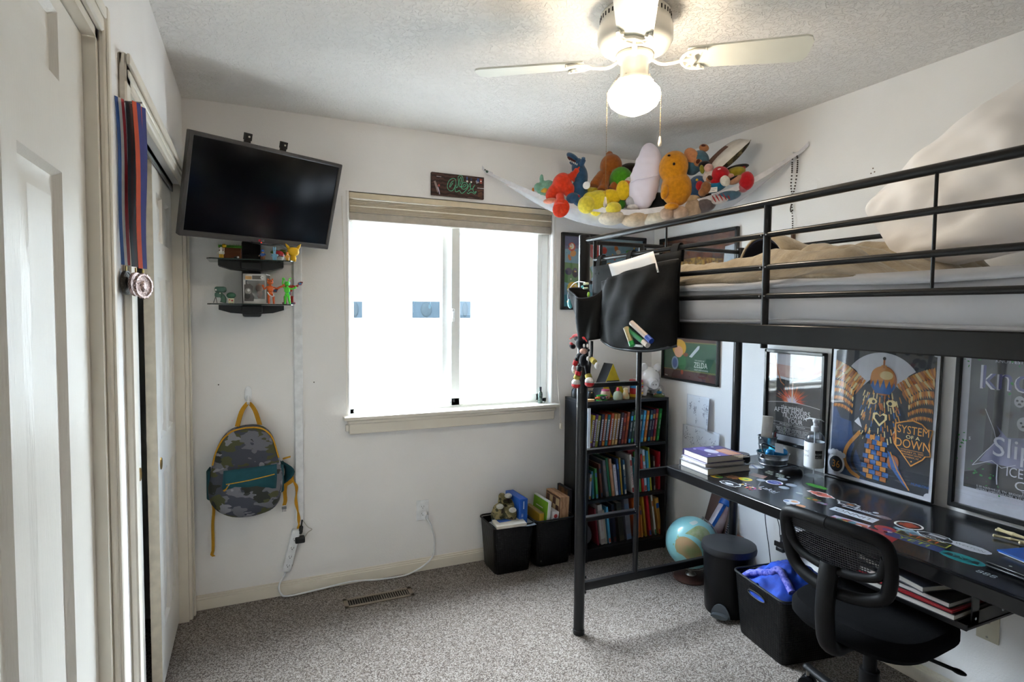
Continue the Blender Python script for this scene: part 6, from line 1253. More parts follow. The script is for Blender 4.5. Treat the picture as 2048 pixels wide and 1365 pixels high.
m = MB(); m.b2((1.72, SY0+.02, SH[0]+.232), (1.96, SY0+.22, SH[0]+.242), P('7a3a3a', .5), .001); m.build('flat_book', label='thin maroon book lying flat on top of the paperbacks', cat='book') if False else m.bm.free()
# second row: picture books leaning the other way
G2 = 'books on the middle shelf of the bookcase'
r2 = [  # u at base, height, thickness, colours, label colour, lean, text
    (1178, .150, .013, ('9a9aa2', 'b0842f'), 'pale grey spine and gold patch', 2, None), (1186, .165, .012, ('2f6f88', '3a8a5a'), 'teal blue spine', -4, None), (1193, .180, .014, ('3c8a4a', '4a6fa8'), 'green and blue spine', -5, None),
    (1203, .205, .014, ('5a2c1a', '1f2a44'), 'dark brown spine and round gold emblem', -6, None), (1213, .225, .018, ('5f646c', '7a6f6c'), 'smoky grey spine', -8, None), (1220, .235, .014, ('0f5f3c',), 'plain dark green spine', -8, None),
    (1226, .230, .014, ('b88a6a', 'a87350'), 'peach tan spine', -8, None), (1233, .190, .018, ('c8ccd8',), 'white spine and red capitals', -8, ('THE DRAGON HUNTERS', .013, '8a2f2a')), (1239, .225, .012, ('1b3a66', '2f5fa0'), 'royal blue spine', -7, None), (1244, .228, .010, ('a8862f', 'b09a4a'), 'mustard spine', -6, None),
    (1250, .215, .014, ('1f4a6a', 'd0cbb8'), 'blue spine and cream lettering', -6, ('TRUCKS  TRUCKS', .012, 'd8cba8')), (1266, .240, .014, ('c8c4c0', 'a82a2a'), 'cream spine with SEEKING SCHOOL lettering', -7, ('SEEKING SCHOOL', .019, '9a3a2a')), (1273, .220, .014, ('2a6f78', 'b0a03a'), 'teal spine and yellow spots', -7, None),
    (1281, .245, .010, ('4f9a3f',), 'lime green spine', -6, None), (1286, .235, .012, ('b8322c',), 'plain red spine by the ladder', -6, None), (1291, .262, .016, ('b9cfe0', 'c9a04a', 'b8452f'), 'pale blue spine and red script', -6, ('Stories', .022, 'b03a34')), (1297, .252, .012, ('3a9ac0',), 'sky blue spine', -5, None), (1302, .272, .011, ('a8a82c',), 'yellow green spine', -6, None), (1308, .215, .012, ('2a2624', '8a7a6a'), 'blackish spine with a faint figure', -3, None), (1318, .238, .013, ('b3262e',), 'bright red spine at the wall end', -1.5, ('RED HISTORY', .011, 'e0b0a8'))]
for i, (u, hh, w, c, nm, ln, tx_) in enumerate(r2):
    base = at(u, 975-(u-1178)*.08, 'y', SY0+.03).x
    book(base, SY0+.03+.004*(i % 2), SH[1]+.001, w, .15, min(hh, .276), c, 'book with %s on the middle shelf' % nm, G2, lean=ln, txt=tx_)
m = MB(); a = at(1196, 930, 'y', SY0+.02); m.disc((0, 0), .006, P('c9ae7a'), frame((a.x, SY0+.026, a.z+.02), (1, 0, 0), (0, 0, 1)), n=16); m.bm.free()
m = MB(); m.b2((at(1252, 905, 'y', SY0+.1).x, SY0+.08, SH[1]+.20), (at(1270, 905, 'y', SY0+.1).x, SY0+.22, SH[1]+.268), P('8f1f28', .5), .002, T=None); m.build('red_tin', label='dark red box behind the books on the middle shelf', cat='box')
G3 = 'books on the bottom shelf of the bookcase'
r3 = [(1196, .225, .009, ('7a1f2c',), 'thin crimson spine', -8, None), (1203, .245, .030, ('b8b4b2', '9a9490'), 'thick pale grey spine and pink title', -8, ('STORY OF ART', .014, 'b0707a')), (1211, .210, .014, ('b0a898',), 'beige spine', -8, None), (1218, .225, .014, ('4a9ac0', '3f7fb0', 'b8542c'), 'sky blue spine and red foot', -7, None), (1228, .235, .018, ('1c1f33', '4a2a2a'), 'midnight spine', -6, None),
      (1240, .240, .034, ('2c2c26', '3a3a2c'), 'black olive spine', -8, None), (1254, .262, .034, ('686872', '5f6f8a'), 'wide slate grey spine', -7, None), (1272, .262, .036, ('b85a1f', '8a5a2c', '9a5a2a'), 'wide burnt orange spine', -6, None), (1283, .200, .012, ('b06a2c', '5a4a6a', 'c9862f'), 'orange and violet spine', -6, None), (1291, .255, .012, ('b0892a',), 'golden yellow spine', -8, None), (1299, .262, .016, ('b5222a', 'b5222a', '2a3a6a'), 'red spine with a navy foot', -8, None), (1305, .250, .010, ('5f4a2c',), 'earth brown spine', -8, None), (1310, .258, .011, ('c8c4bc', 'b8652c', '2f6f3f'), 'white orange and green spine', -9, None), (1318, .235, .022, ('c08a3a', '1c4f9a', 'b8452c'), 'tan spine under a blue block', -9, None)]
for i, (u, hh, w, c, nm, ln, tx_) in enumerate(r3):
    base = at(u, 1092-(u-1178)*.12, 'y', SY0+.035).x
    book(base, SY0+.035, SH[2]+.001, w, .17, min(hh, .262), c, 'book with %s on the bottom shelf' % nm, G3, lean=ln, txt=tx_)
m = MB(); m.ell((1.81, SY0+.09, SH[2]+.06), (.03, .05, .058), P('5a5a5e', .8)); m.build('grey_bundle', label='small grey bundle at the window end of the bottom shelf', cat='bundle')
# ---------------------------------------------------------------- things standing on the bookcase
ZT = SZT+.0005
def sp(u, y, z=ZT): return at(u, 800, 'y', y).x
# black and yellow triangular box
bx = thing('triangular_box', 'black sided yellow fronted triangular box on the bookcase', 'box', (1.93, 3.0, ZT)); YLW = mat('matte_yellow', 'b8a318', .7); xc = sp(1222, 2.98)
T = frame((xc, 2.965, ZT), (1, .12, 0), (0, 0, 1)); W2, H2 = .105, .205
m = MB(); m.prism([(-W2, 0), (W2, 0), (0, H2)], -.085, BSM, T); m.build('black_body', bx)
m = MB(); 
for tri in ([(-W2*.5, H2*.5), (W2*.5, H2*.5), (0, H2)], [(-W2, 0), (0, 0), (-W2*.5, H2*.5)], [(0, 0), (W2, 0), (W2*.5, H2*.5)]): m.prism(tri, .002, YLW, T)
m.build('yellow_panels', bx)
# piggy bank
pg = thing('piggy_bank', 'large white ceramic piggy bank with small stars on the bookcase', 'piggy bank', (sp(1295, 2.95), 2.95, ZT)); CER = mat('white_ceramic', 'e4e2e2', .15, var=.01, coat=.6); T = TM(sp(1297, 2.95), 2.955, ZT) @ RM(rz=-18)
m = MB(); m.ell((0, 0, .105), (.072, .082, .078), CER, T=T, n=24); m.ell((0, -.075, .085), (.036, .03, .036), CER, T=T, n=16)
for sx in (-1, 1):
    for yy in (-.04, .04): m.tube([(sx*.040, yy, .06), (sx*.042, yy, .002)], [.024, .018], CER, 14, T)
m.build('body', pg, mods=remesh(.005, 4))
for sx in (-1, 1): m = MB(); m.ell((sx*.042, -.035, .178), (.024, .010, .030), CER, RM(rx=15, ry=sx*18).to_3x3(), n=16, T=T); m.build('ear', pg)
m = MB(); m.cyl((0, -.10, .080), (0, -.112, .078), .026, CER, 20, T=T); [m.cyl((sx*.009, -.1125, .080), (sx*.009, -.1135, .080), .004, P('8a8486'), 10, T=T) for sx in (-1, 1)]; m.build('snout', pg)
def star(m, T, c, r, mt_, z): m.poly([(c[0]+(r if i % 2 == 0 else r*.42)*math.sin(PI*i/5), c[1]+(r if i % 2 == 0 else r*.42)*math.cos(PI*i/5)) for i in range(10)], mt_, T, z)
m = MB()
for u, v, c, r_ in ((1301, 772, '1f3a4a', .010), (1309, 771, '7a9ab0', .008), (1313, 757, '4a4f5a', .006), (1311, 743, '3a3f48', .006), (1296, 782, 'b02a3c', .005), (1283, 752, 'c9a8a0', .003)):
    y_ = 2.869 if v > 755 else 2.873
    q = at(u, v, 'y', 2.90); cen = T @ V((0, 0, .105)); d = (q-cen); d = V((d.x/.072, d.y/.082, d.z/.078)).normalized(); s_ = cen+V((d.x*.0735, d.y*.0845, d.z*.0795)); n_ = d
    star(m, frame(s_, n_.cross(V((0, 0, 1)))*-1, V((0, 0, 1)), n_), (0, 0), r_, P(c, .3), 0)
m.build('star_decals', pg)
# snow globe
sg_ = thing('snow_globe', 'small glass snow globe with a scene base at the end of the bookcase', 'snow globe', (sp(1320, 2.88), 2.88, ZT)); T = TM(sp(1319, 2.88), 2.885, ZT)
m = MB(); m.lathe([(0, 0), (.034, 0), (.036, .006), (.030, .014), (.024, .018), (0, .018)], P('5a6a3c', .5), T=T, n=24)
for k_ in range(10): m.ell((.026*math.cos(k_), .026*math.sin(k_), .014), (.008, .008, .006), P(('6f7a4a', 'd8d6d2', '3a7aa8', 'a8563c')[k_ % 4], .5), n=8, T=T)
m.build('base', sg_)
m = MB(); m.ell((0, 0, .026), (.018, .018, .010), P('2f7fb8', .4), T=T, n=14); m.ell((.004, -.004, .040), (.008, .008, .012), P('d8d6c8'), T=T, n=10); m.ell((-.006, 0, .036), (.006, .006, .010), P('8a8a5c'), T=T, n=10); m.build('scene', sg_)
m = MB(); m.ell((0, 0, .044), .030, glassy('thin_clear_glass', tr=.95, rough=.01), T=T, n=28); m.build('glass_dome', sg_)
# red lidded canister
cn = thing('canister', 'red lidded canister with blue red and yellow print on the bookcase', 'canister', (sp(1270, 2.93), 2.93, ZT)); T = TM(sp(1272, 2.93), 2.935, ZT)
m = MB(); m.lathe([(0, 0), (.037, 0), (.037, .018)], P('c9a02a', .35), T=T); m.lathe([(.037, .018), (.037, .055)], P('a8262c', .35), T=T); m.lathe([(.037, .055), (.037, .088)], P('1f6fa8', .35), T=T); m.lathe([(.037, .088), (.037, .094), (0, .094)], P('d8b03a', .35), T=T)
F = T @ frame((0, -.0375, 0), (1, 0, 0), (0, 0, 1)); m.disc((-.012, .068), .008, P('dcd8cc'), F, .002, n=16); m.disc((-.012, .068), .004, P('2a4a7a'), F, .0025, n=12); [m.poly([(.014, .02+i*.02), (.026, .02+i*.02), (.026, .03+i*.02), (.014, .03+i*.02)], P(('d8b03a', 'e0dcd0', 'c9402c', 'd8b03a')[i]), F, .003) for i in range(4)]
m.build('body', cn)
m = MB(); m.lathe([(.040, .090), (.041, .094), (.041, .103), (.036, .106), (0, .106)], P('b5222a', .35), T=T); m.build('lid', cn); m = MB(); m.b2((-.016, -.03, .1065), (.014, .01, .112), P('e6e4e2'), .002, T); m.build('paper_tab', cn)
# bottles and bits
b1 = thing('plastic_bottle', 'squat clear plastic bottle with red squirt cap on the bookcase', 'bottle', (sp(1236, 2.87), 2.87, ZT)); T = TM(sp(1236, 2.87), 2.872, ZT)
m = MB(); m.lathe([(0, 0), (.026, 0), (.028, .008), (.028, .026), (.024, .040), (.013, .049), (.009, .052)], mat('cloudy_plastic', 'b0b59a', .25, trans=.35, ior=1.1), T=T); m.build('bottle_body', b1)
m = MB(); m.lathe([(.010, .050), (.011, .060), (.008, .062), (.008, .070), (.004, .072), (0, .072)], P('c0324a', .35), T=T); m.build('cap', b1)
b1 = thing('plastic_bottle', 'small peach plastic bottle beside the red capped bottle', 'bottle', (sp(1252, 2.88), 2.88, ZT)); T = TM(sp(1252, 2.88), 2.885, ZT)
m = MB(); m.lathe([(0, 0), (.022, .0), (.024, .012), (.016, .034), (.013, .046), (.015, .058), (.008, .066), (0, .067)], mat('peach_plastic', 'c9a274', .35, c2='a8b08a', vs=30), T=T); m.build('bottle_body', b1)
b1 = thing('woven_jar', 'small pink lidded jar with woven pattern on the bookcase', 'jar', (sp(1210, 2.93), 2.93, ZT)); T = TM(sp(1211, 2.93), 2.93, ZT)
m = MB(); m.lathe([(0, 0), (.024, 0), (.027, .012), (.028, .034), (.024, .048), (0, .048)], mat('woven_pattern', 'b07a5c', .7, c2='d8c8b4', wave=(60, 2, 2, 'Z')), T=T); m.build('jar_body', b1)
m = MB(); m.lathe([(.025, .046), (.025, .056), (0, .057)], P('b0486a', .5), T=T); m.build('lid', b1)
b1 = thing('toy_racer', 'small green black and orange toy on the edge of the bookcase', 'toy', (sp(1204, 2.865), 2.865, ZT)); T = TM(sp(1204, 2.865), 2.866, ZT)
for zz in (.004, .030): m = MB(); m.tube([(-.035, .0, zz), (.0, -.004, zz+.002), (.035, 0, zz-.001)], [.004, .005, .003], P('2fae3f', .4), 10, T); m.build('green_bar', b1)
m = MB(); m.ell((.004, -.006, .017), (.022, .014, .013), P('20242e', .3), T=T, n=16); m.ell((-.004, -.019, .018), .003, P('e0e0e0', .3), T=T, n=8); m.build('shell', b1)
m = MB(); m.tube([(-.045, 0, .016), (-.02, 0, .018)], [.004, .012], P('b0542c', .5), 10, T); m.tube([(.03, 0, .018), (.04, 0, .016)], [.010, .005], P('8a3a2c', .5), 10, T); m.build('tip', b1)
m = MB(); xw = sp(1180, 2.86); m.prism([(-.028, -.018), (.024, -.018), (.030, -.006), (.014, .016), (-.028, .018)], .012, P('c9a070', .6), TM(xw, 2.868, ZT)); m.build('wooden_wedge', label='small light wooden wedge on the bookcase edge', cat='block')
m = MB(); m.b2((sp(1196, 2.86), 2.845, ZT), (sp(1203, 2.86), 2.86, ZT+.003), P('8a7a6c'), .001); m.build('wood_chip', label='tiny flat brown chip on the bookcase edge', cat='chip')
for u, r_, hh, ds in ((1151, .030, .062, 'rounded black speaker on the bookcase behind the bed post, window side'), (1179, .026, .050, 'rounded black figure with gold bead on the bookcase beside the bed post')):
    b1 = thing('black_ornament', ds, 'ornament', (sp(u, 2.95), 2.95, ZT)); yy = 3.045 if u < 1170 else 2.955; T = TM(sp(u, yy)+.006, yy, ZT)
    m = MB(); m.lathe([(0, 0), (r_, 0), (r_*1.08, hh*.3), (r_, hh*.65), (r_*.7, hh*.9), (0, hh)], P('101114', .4), T=T); m.build('body', b1)
    if u > 1170: m = MB(); m.ell((-.004, -r_*.80, hh*.78), .004, P('b08a4a', .3), T=T, n=8); m.build('bead', b1)
# ---------------------------------------------------------------- bins on the floor
BIN = mat('black_perforated_plastic', '08090a', .35, spec=.35); t = BIN.node_tree; b = t.nodes['Principled BSDF']; tc = [n for n in t.nodes if n.type == 'TEX_COORD'][0]
vo = t.nodes.new('ShaderNodeTexVoronoi'); vo.inputs['Scale'].default_value = 95; vo.inputs['Randomness'].default_value = .0; bu = t.nodes.new('ShaderNodeBump'); bu.inputs['Strength'].default_value = .8; bu.inputs['Distance'].default_value = .003
t.links.new(tc.outputs['Object'], vo.inputs['Vector']); t.links.new(vo.outputs['Distance'], bu.inputs['Height']); t.links.new(bu.outputs[0], b.inputs['Normal'])
def bin_(name, label, x0, x1, y0, y1, h, hole=True, taper=.018, rot=0):
    cx, cy = (x0+x1)/2, (y0+y1)/2; W_, D_ = (x1-x0)/2, (y1-y0)/2; T = TM(cx, cy, 0) @ RM(rz=rot); t_ = thing(name, label, 'bin', (cx, cy, 0), group='black perforated plastic bins')
    def rr(sx, sy, z, r=.03):
        pts = []
        for qx, qy, a in ((1, 1, 0), (-1, 1, 90), (-1, -1, 180), (1, -1, 270)):
            for k in range(6): an = rad(a+k*18); pts.append(V((qx*(sx-r)+r*math.cos(an), qy*(sy-r)+r*math.sin(an), z)))
        return pts
    lv = [rr(W_-taper, D_-taper, .004), rr(W_-taper*.9, D_-taper*.9, .015)]+[rr(W_-taper*(1-z/h), D_-taper*(1-z/h), z) for z in (h*.3, h*.6, h*.78, h*.88, h*.97)]
    inn = [rr(W_-taper*(1-z/h)-.004, D_-taper*(1-z/h)-.004, z) for z in (h*.97, h*.88, h*.78, h*.3, .01)]
    allv = lv+inn; n_ = 24; vs = [p for r in allv for p in r]; fs = []
    for i in range(len(allv)-1):
        for j in range(n_):
            side_hole = hole and ((i == 4 and False) or (i in (4, 7) and j in (17, 5)))
            if side_hole: continue
            fs.append((i*n_+j, i*n_+(j+1) % n_, (i+1)*n_+(j+1) % n_, (i+1)*n_+j))
    fs += [tuple(range(n_-1, -1, -1)), tuple((len(allv)-1)*n_+j for j in range(n_))]
    m = MB(); m.add(vs, fs, BIN, T); m.build('tub', t_)
    m = MB(); rp_ = rr(W_+.001, D_+.001, h); m.tube(rp_+[rp_[0]], .005, BLK, 8, T); m.build('rim', t_)
    return T
# keep the long side holes as narrow slots: the bins get a moulded grip instead
def grip(T, y, z, w, parent_label=None): pass
bin_('storage_bin', 'black perforated storage bin under the window holding a camouflage toy', 1.195, 1.442, 2.872, 3.105, .275, hole=False)
bin_('storage_bin', 'black perforated storage bin beside the bookcase holding board games', 1.452, 1.700, 2.872, 3.105, .275, hole=False)
def boxy(name, label, a, b, c, rot=0, cat='box', lean=0, bev=.002, faces=None, group=None):
    a, b = V(a), V(b); ce = (a+b)/2; T = TM(ce.x, ce.y, a.z) @ RM(ry=lean, rz=rot); d = b-a; m = MB(); m.box((0, 0, d.z/2), d, P(c, .45), T, bev)
    t_ = m.build(name, label=label, cat=cat, group=group); return t_, T, d
m = MB(); T = TM(1.372, 2.989, .06) @ RM(rz=2, ry=1); m.box((0, 0, .175), (.052, .186, .35), P('1d56b0', .45), T, .002); m.line([(-.006, .30), (-.006, .34)], .006, P('c9d6ea'), T @ frame((0, -.1055, 0), (1, 0, 0), (0, 0, 1)), .0005); m.text('ii', .03, P('c9d6ea'), T @ frame((0, -.1055, 0), (1, 0, 0), (0, 0, 1)), (-.014, .262), .0008); m.build('game_box', label='tall blue game box standing in the bin nearest the outlet', cat='game box')
m = MB(); T = TM(1.488, 2.989, .07) @ RM(rz=1, ry=2); m.box((.0, 0, .12), (.030, .182, .24), P('b8922a', .5), T, .002); m.box((0, 0, .242), (.03, .182, .004), P('9a8058', .6), T, .001); m.build('game_box', label='yellow and brown box low in the bin beside the green box', cat='game box')
m = MB(); T = TM(1.518, 2.989, .07) @ RM(rz=1, ry=6); m.box((0, 0, .152), (.020, .184, .304), P('e2e4e2', .45), T, .002); F = T @ frame((-.0102, 0, 0), (0, -1, 0), (0, 0, 1)); m.poly([(-.088, .17), (.088, .17), (.088, .298), (-.088, .298)], P('7ab02a', .4), F, .0004); m.line([(-.05, .25), (.03, .25)], .006, P('e6ece0'), F, .0008); m.build('game_box', label='thin green and white game box in the bin', cat='game box')
m = MB(); T = TM(1.560, 2.989, .07) @ RM(rz=1, ry=7); m.box((0, 0, .120), (.042, .180, .24), P('dcdcdc', .45), T, .002); F = T @ frame((0, 0, .2402), (0, -1, 0), (-1, 0, 0)); [m.poly([(x, -.015), (x+.03, -.015), (x+.03, .012), (x, .012)], P(c, .5), F, .0004) for x, c in ((-.06, 'c0542c'), (.0, '3a3a40'), (.045, '3a5aa0'))]; F = T @ frame((0, -.0904, 0), (1, 0, 0), (0, 0, 1)); m.disc((0, .215), .012, P('b03a3a'), F, .0006, n=14); m.line([(-.015, .20), (.012, .20)], .004, P('3a5aa0'), F, .0006); m.build('game_box', label='white box with small coloured pictures in the bin', cat='game box')
WD = mat('light_maple', 'b98f6a', .5, c2='a67a58', wave=(12, 5, 2, 'X')); WDD = mat('dark_walnut', '5c3a2c', .5, c2='4a2c22', vs=30); WDL = mat('pale_wood_inlay', 'c9ad84', .5)
cb = thing('chess_box', 'folded wooden chessboard box standing in the bin by the bookcase', 'chess box', (1.64, 2.985, .06)); T = TM(1.632, 2.989, .07) @ RM(rz=0, ry=3)
m = MB(); m.box((0, 0, .160), (.056, .186, .32), WD, T, .002); m.build('box', cb)
m = MB(); F = T @ frame((-.0282, 0, 0), (0, -1, 0), (0, 0, 1)); m.poly([(-.09, .0), (.09, .0), (.09, .317), (-.09, .317)], WD, F, .0004); m.line([(-.083, .308), (.083, .308), (.083, .0)], .010, WDD, F, .0007)
for i in range(4):
    for j in range(7): m.poly([(-.08+i*.038, .020+j*.04), (-.042+i*.038, .020+j*.04), (-.042+i*.038, .060+j*.04), (-.08+i*.038, .060+j*.04)], (WDD, WDL)[(i+j) % 2], F, .0010)
m.build('inlay', cb)
m = MB(); m.b2((1.69, 2.90, .10), (1.704, 3.10, .40), mat('old_print', '8a5a2c', .5, c2='3a2a1c', vs=18), .002); m.bm.free()
pf_ = thing('picture_panel', 'dark framed brown picture standing between the bin and bookcase', 'framed picture', (1.60, 3.08, .05)); 
m = MB(); m.b2((1.567, 3.085, .02), (1.603, 3.110, .42), P('2a2626', .5), .002); m.bm.free()
m = MB(); T = TM(1.690, 3.035, .006) @ RM(rz=0, ry=1) @ TM(-.03, 0, 0); m.box((.055, 0, .20), (.020, .15, .40), P('26242a', .5), T, .002); m.build('frame', pf_)
m = MB(); F = T @ frame((.0448, 0, 0), (0, -1, 0), (0, 0, 1)); m.poly([(-.055, .02), (.055, .02), (.055, .395), (-.055, .395)], mat('old_print', '8a5a2c', .5, c2='3a2a1c', vs=18), F, .0006); m.build('print', pf_)
# camouflage toy and papers in the first bin
ct = thing('plush_toy', 'camouflage plush toy with pale paw tips lying in the bin', 'plush toy', (1.29, 2.98, .27)); CG = CC
m = MB()
for c_, r_ in (((1.255, 2.955, .335), (.040, .04, .050)), ((1.318, 2.935, .320), (.036, .038, .052)), ((1.285, 3.0, .30), (.06, .05, .05)), ((1.315, 3.01, .37), (.042, .04, .040)), ((1.352, 2.985, .345), (.030, .028, .032)), ((1.298, 3.02, .40), (.022, .015, .022))): m.ell(c_, r_, CG, n=18)
m.build('body', ct, mods=remesh(.007, 4))
for c_ in ((1.252, 2.935, .372), (1.318, 2.908, .352), (1.325, 2.985, .41)): m = MB(); m.ell(c_, (.022, .020, .014), cloth('c9c6bc'), n=14); m.build('paw_tip', ct)
m = MB(); m.b2((1.235, 2.90, .262), (1.34, 3.02, .300), P('1f4f9a', .5), .004, TM(0, 0, 0)); m.build('blue_box', label='blue box beneath the camouflage toy in the bin', cat='box')
m = MB(); m.box((0, 0, 0), (.17, .11, .016), P('cfc9bc', .6), TM(1.292, 2.895, .288) @ RM(rz=-8, ry=-2), .001); m.build('paper_pad', label='cream paper pad on the bin rim', cat='paper pad')
m = MB(); m.grid(lambda u, v: V((1.205+.23*u, 2.86+.12*v-.02*u, .279+.006*math.sin(u*6)-.004*v)), 8, 4, P('9aa2ae', .3)); m.build('plastic_sheet', label='thin glossy sheet sticking out over the front of the bin', cat='sheet', mods=[('SOLIDIFY', {'thickness': .001})])
# ================================================================ DESK
DTM = mat('black_desktop_laminate', '0a0a0c', .22, c2='18181b', vs=10, coat=.15)
dk2 = thing('desk', 'long black desk under the loft bed with its top covered in stickers', 'desk', (2.1, 1.2, 0))
ZD = .730
m = MB(); m.b2((1.822, .26, ZD-.022), (2.404, 2.200, ZD), DTM, .002); m.build('desktop', dk2)
m = MB(); m.b2((1.806, .26, ZD-.045), (1.826, 2.200, ZD-.001), STL, .003); m.build('front_rail', dk2)
m = MB(); m.b2((1.826, 2.180, ZD-.045), (2.232, 2.198, ZD-.023), STL, .003); m.build('side_rail', dk2)
m = MB(); m.b2((2.385, .26, ZD-.045), (2.404, 2.200, ZD-.023), STL, .003); m.build('back_rail', dk2)
for y in (.30, 1.90): m = MB(); m.b2((2.36, y, 0), (2.40, y+.03, ZD-.045), STL, .003); m.build('leg', dk2) if y < 1 else m.bm.free()
m = MB(); m.b2((1.87, .945, .552), (2.30, 1.62, .560), STL, .001); m.b2((1.868, .945, .552), (1.874, 1.62, .570), STL); m.build('keyboard_tray', dk2)
for y in (.96, 1.60):
    m = MB(); m.b2((1.90, y-.012, .556), (1.935, y-.008, ZD-.022), STL); m.b2((1.90, y-.012, .556), (2.24, y-.008, .60), STL); m.cyl((2.06, y-.013, .578), (2.06, y-.009, .578), .006, P('b0b4b8', .3), 10); m.cyl((1.918, y-.013, .578), (1.918, y-.009, .578), .004, P('b0b4b8', .3), 10); m.build('tray_bracket', dk2)
# ---- stickers, each flat on the desktop
TD = frame((0, 0, ZD), (0, -1, 0), (1, 0, 0))     # local x runs towards the near end, local y towards the wall
_sn = [0]
def stk(label, draw):
    m = MB(); _sn[0] += 1; T = TD @ TM(0, 0, .0002+.00004*(_sn[0] % 5)); draw(m, T); m.build('sticker', dk2, label=label)
L = lambda c: mat('vinyl_'+c, c, .3, var=.02)
def el(x, y, rx, ry, c, z=.0, n=20, a=0): return lambda m, T: m.disc((-y, x), ry, L(c), T, z, n=n, ry=rx, a=a)
def seq(*fs): return lambda m, T: [f(m, T) for f in fs]
def tx(s, x, y, sz, c, z=.0004, sx=1, rot=0): return lambda m, T: m.text(s, sz, L(c), T, (-y, x), z, sx=sx, rot=rot)
def pg_(pts, c, z=0): return lambda m, T: m.poly([(-y, x) for x, y in pts][::1], L(c), T, z)
def blob(x, y, r, c, z=0, seed=0, n=22, amp=.3, ry=None):
    rr = [1+amp*math.sin(i*2.4+seed)*math.cos(i*1.3+seed*2) for i in range(n)]
    return lambda m, T: m.poly([(-y+(ry or r)*rr[i]*math.cos(2*PI*i/n), x+r*rr[i]*math.sin(2*PI*i/n)) for i in range(n)], L(c), T, z)
stk('round green and orange sticker', seq(el(1.899, 1.973, .024, .028, 'd0a02a'), el(1.905, 1.960, .016, .018, '3f7f3a', .0003)))
stk('orange brown mottled sticker', blob(1.96, 1.93, .03, '7a4a2c', seed=2))
stk('round yellow sticker with green centre', seq(el(1.985, 1.885, .028, .030, 'd8b52a'), el(1.985, 1.885, .018, .020, 'b8c03a', .0002), el(1.985, 1.88, .008, .010, '3f8a3a', .0004)))
stk('white outlined dark cut out sticker', seq(blob(1.872, 1.86, .030, 'dfe2e6', seed=1, amp=.15, ry=.05), blob(1.872, 1.86, .026, '22252c', .0003, seed=1, amp=.15, ry=.045), blob(1.866, 1.86, .012, 'c9ccd4', .0005, seed=4, ry=.022)))
stk('colourful confetti sticker', lambda m, T: [m.disc((-(1.79+random.uniform(-.045, .045)), 1.91+random.uniform(-.024, .024)), random.uniform(.003, .007), L(random.choice(['c84a5a', 'd8b03a', '4a7ab8', 'e0dcd8', '8a4a8a'])), T, .0001*k_, n=8) for k_ in range(26)])
stk('round white and blue badge sticker', seq(el(2.065, 1.80, .034, .036, 'e2e2e8'), el(2.065, 1.80, .027, .030, '2a3a8a', .0002), tx('NASA', 2.065, 1.80, .016, 'dfe2ea'), el(2.065, 1.768, .006, .005, 'c03a3a', .0003)))
for x, y, r_ in ((2.039, 1.848, .020), (2.101, 1.743, .024), (2.041, 1.729, .022), (2.141, 1.823, .022)): stk('round clear grey sticker', el(x, y, r_*.9, r_, '8f98a6'))
stk('pale peach rectangular sticker', pg_([(2.05, 1.93), (2.10, 1.95), (2.115, 1.88), (2.065, 1.86)], '9a7468'))
stk('black and pale blocks of lettering sticker', lambda m, T: [m.box((-(1.94-.015*i), 2.155+.018*j, .0002), (.012, .012, .0003), L('9fa8a2'), T) for i in range(8) for j in range(3) if (i+j) % 4])
stk('green slanted word sticker', seq(blob(2.187, 1.690, .022, '2f7a2a', seed=3, amp=.12, ry=.050), lambda m, T: [m.line([(-1.735+i*.012, 2.178), (-1.728+i*.012, 2.198)], .004, L('6fc04a'), T, .0004) for i in range(8)]))
stk('white outlined salmon red sticker', seq(blob(2.105, 1.605, .028, 'dcd8da', seed=5, amp=.22, ry=.055), blob(2.105, 1.605, .022, 'b8584a', .0003, seed=5, amp=.22, ry=.046), el(2.105, 1.612, .007, .012, '2a2224', .0005)))
stk('white script word sticker', seq(tx('Lakai', 1.96, 1.735, .045, 'b4bac4', 0), tx('~', 1.94, 1.70, .05, '9aa2ae')))
stk('small pale oval sticker', el(2.035, 1.648, .010, .016, '9fa6a4'))
stk('round white sticker with an orange dot', seq(el(1.915, 1.585, .030, .030, 'c9cdd6'), el(1.925, 1.58, .013, .013, 'c0844a', .0003), el(1.905, 1.60, .010, .010, '4a6a9a', .0003)))
stk('small orange sticker by the front edge', el(1.905, 1.535, .016, .018, 'b8783c'))
stk('dark leafy green and orange sticker', seq(blob(2.02, 1.575, .02, '2c4a26', seed=7, ry=.032), el(2.02, 1.565, .008, .010, 'c05a2c', .0003), el(2.01, 1.585, .006, .006, 'c8b03a', .0003)))
stk('small iridescent sticker', seq(blob(2.01, 1.530, .013, '7a5a7a', seed=8, ry=.026), el(2.01, 1.525, .005, .008, '6fa8a0', .0003)))
stk('white outlined blue and orange sticker', seq(blob(2.095, 1.478, .024, 'd8dade', seed=9, amp=.35, ry=.046), blob(2.095, 1.478, .019, '20242e', .0003, seed=9, amp=.35, ry=.039), el(2.095, 1.47, .006, .016, 'b8703a', .0005)))
stk('overlapping cluster of small cut out stickers', lambda m, T: [m.disc((-(1.575-.022*i+random.uniform(-.006, .006)), 1.862+.004*i+random.uniform(-.020, .020)), random.uniform(.007, .014), L(('b8bcc4', 'a02a34', '2f6a4a', 'c8b04a', '3f7a8a', 'd0d0d4', '6a3a3a')[i % 7]), T, .0001*i, n=12) for i in range(16)])
stk('white rectangular word sticker', seq(pg_([(1.975, 1.470), (2.022, 1.478), (2.038, 1.318), (1.985, 1.308)], 'ccd2dc'), tx('ONNIT', 2.004, 1.393, .034, '1c1e22', sx=1.25, rot=5)))
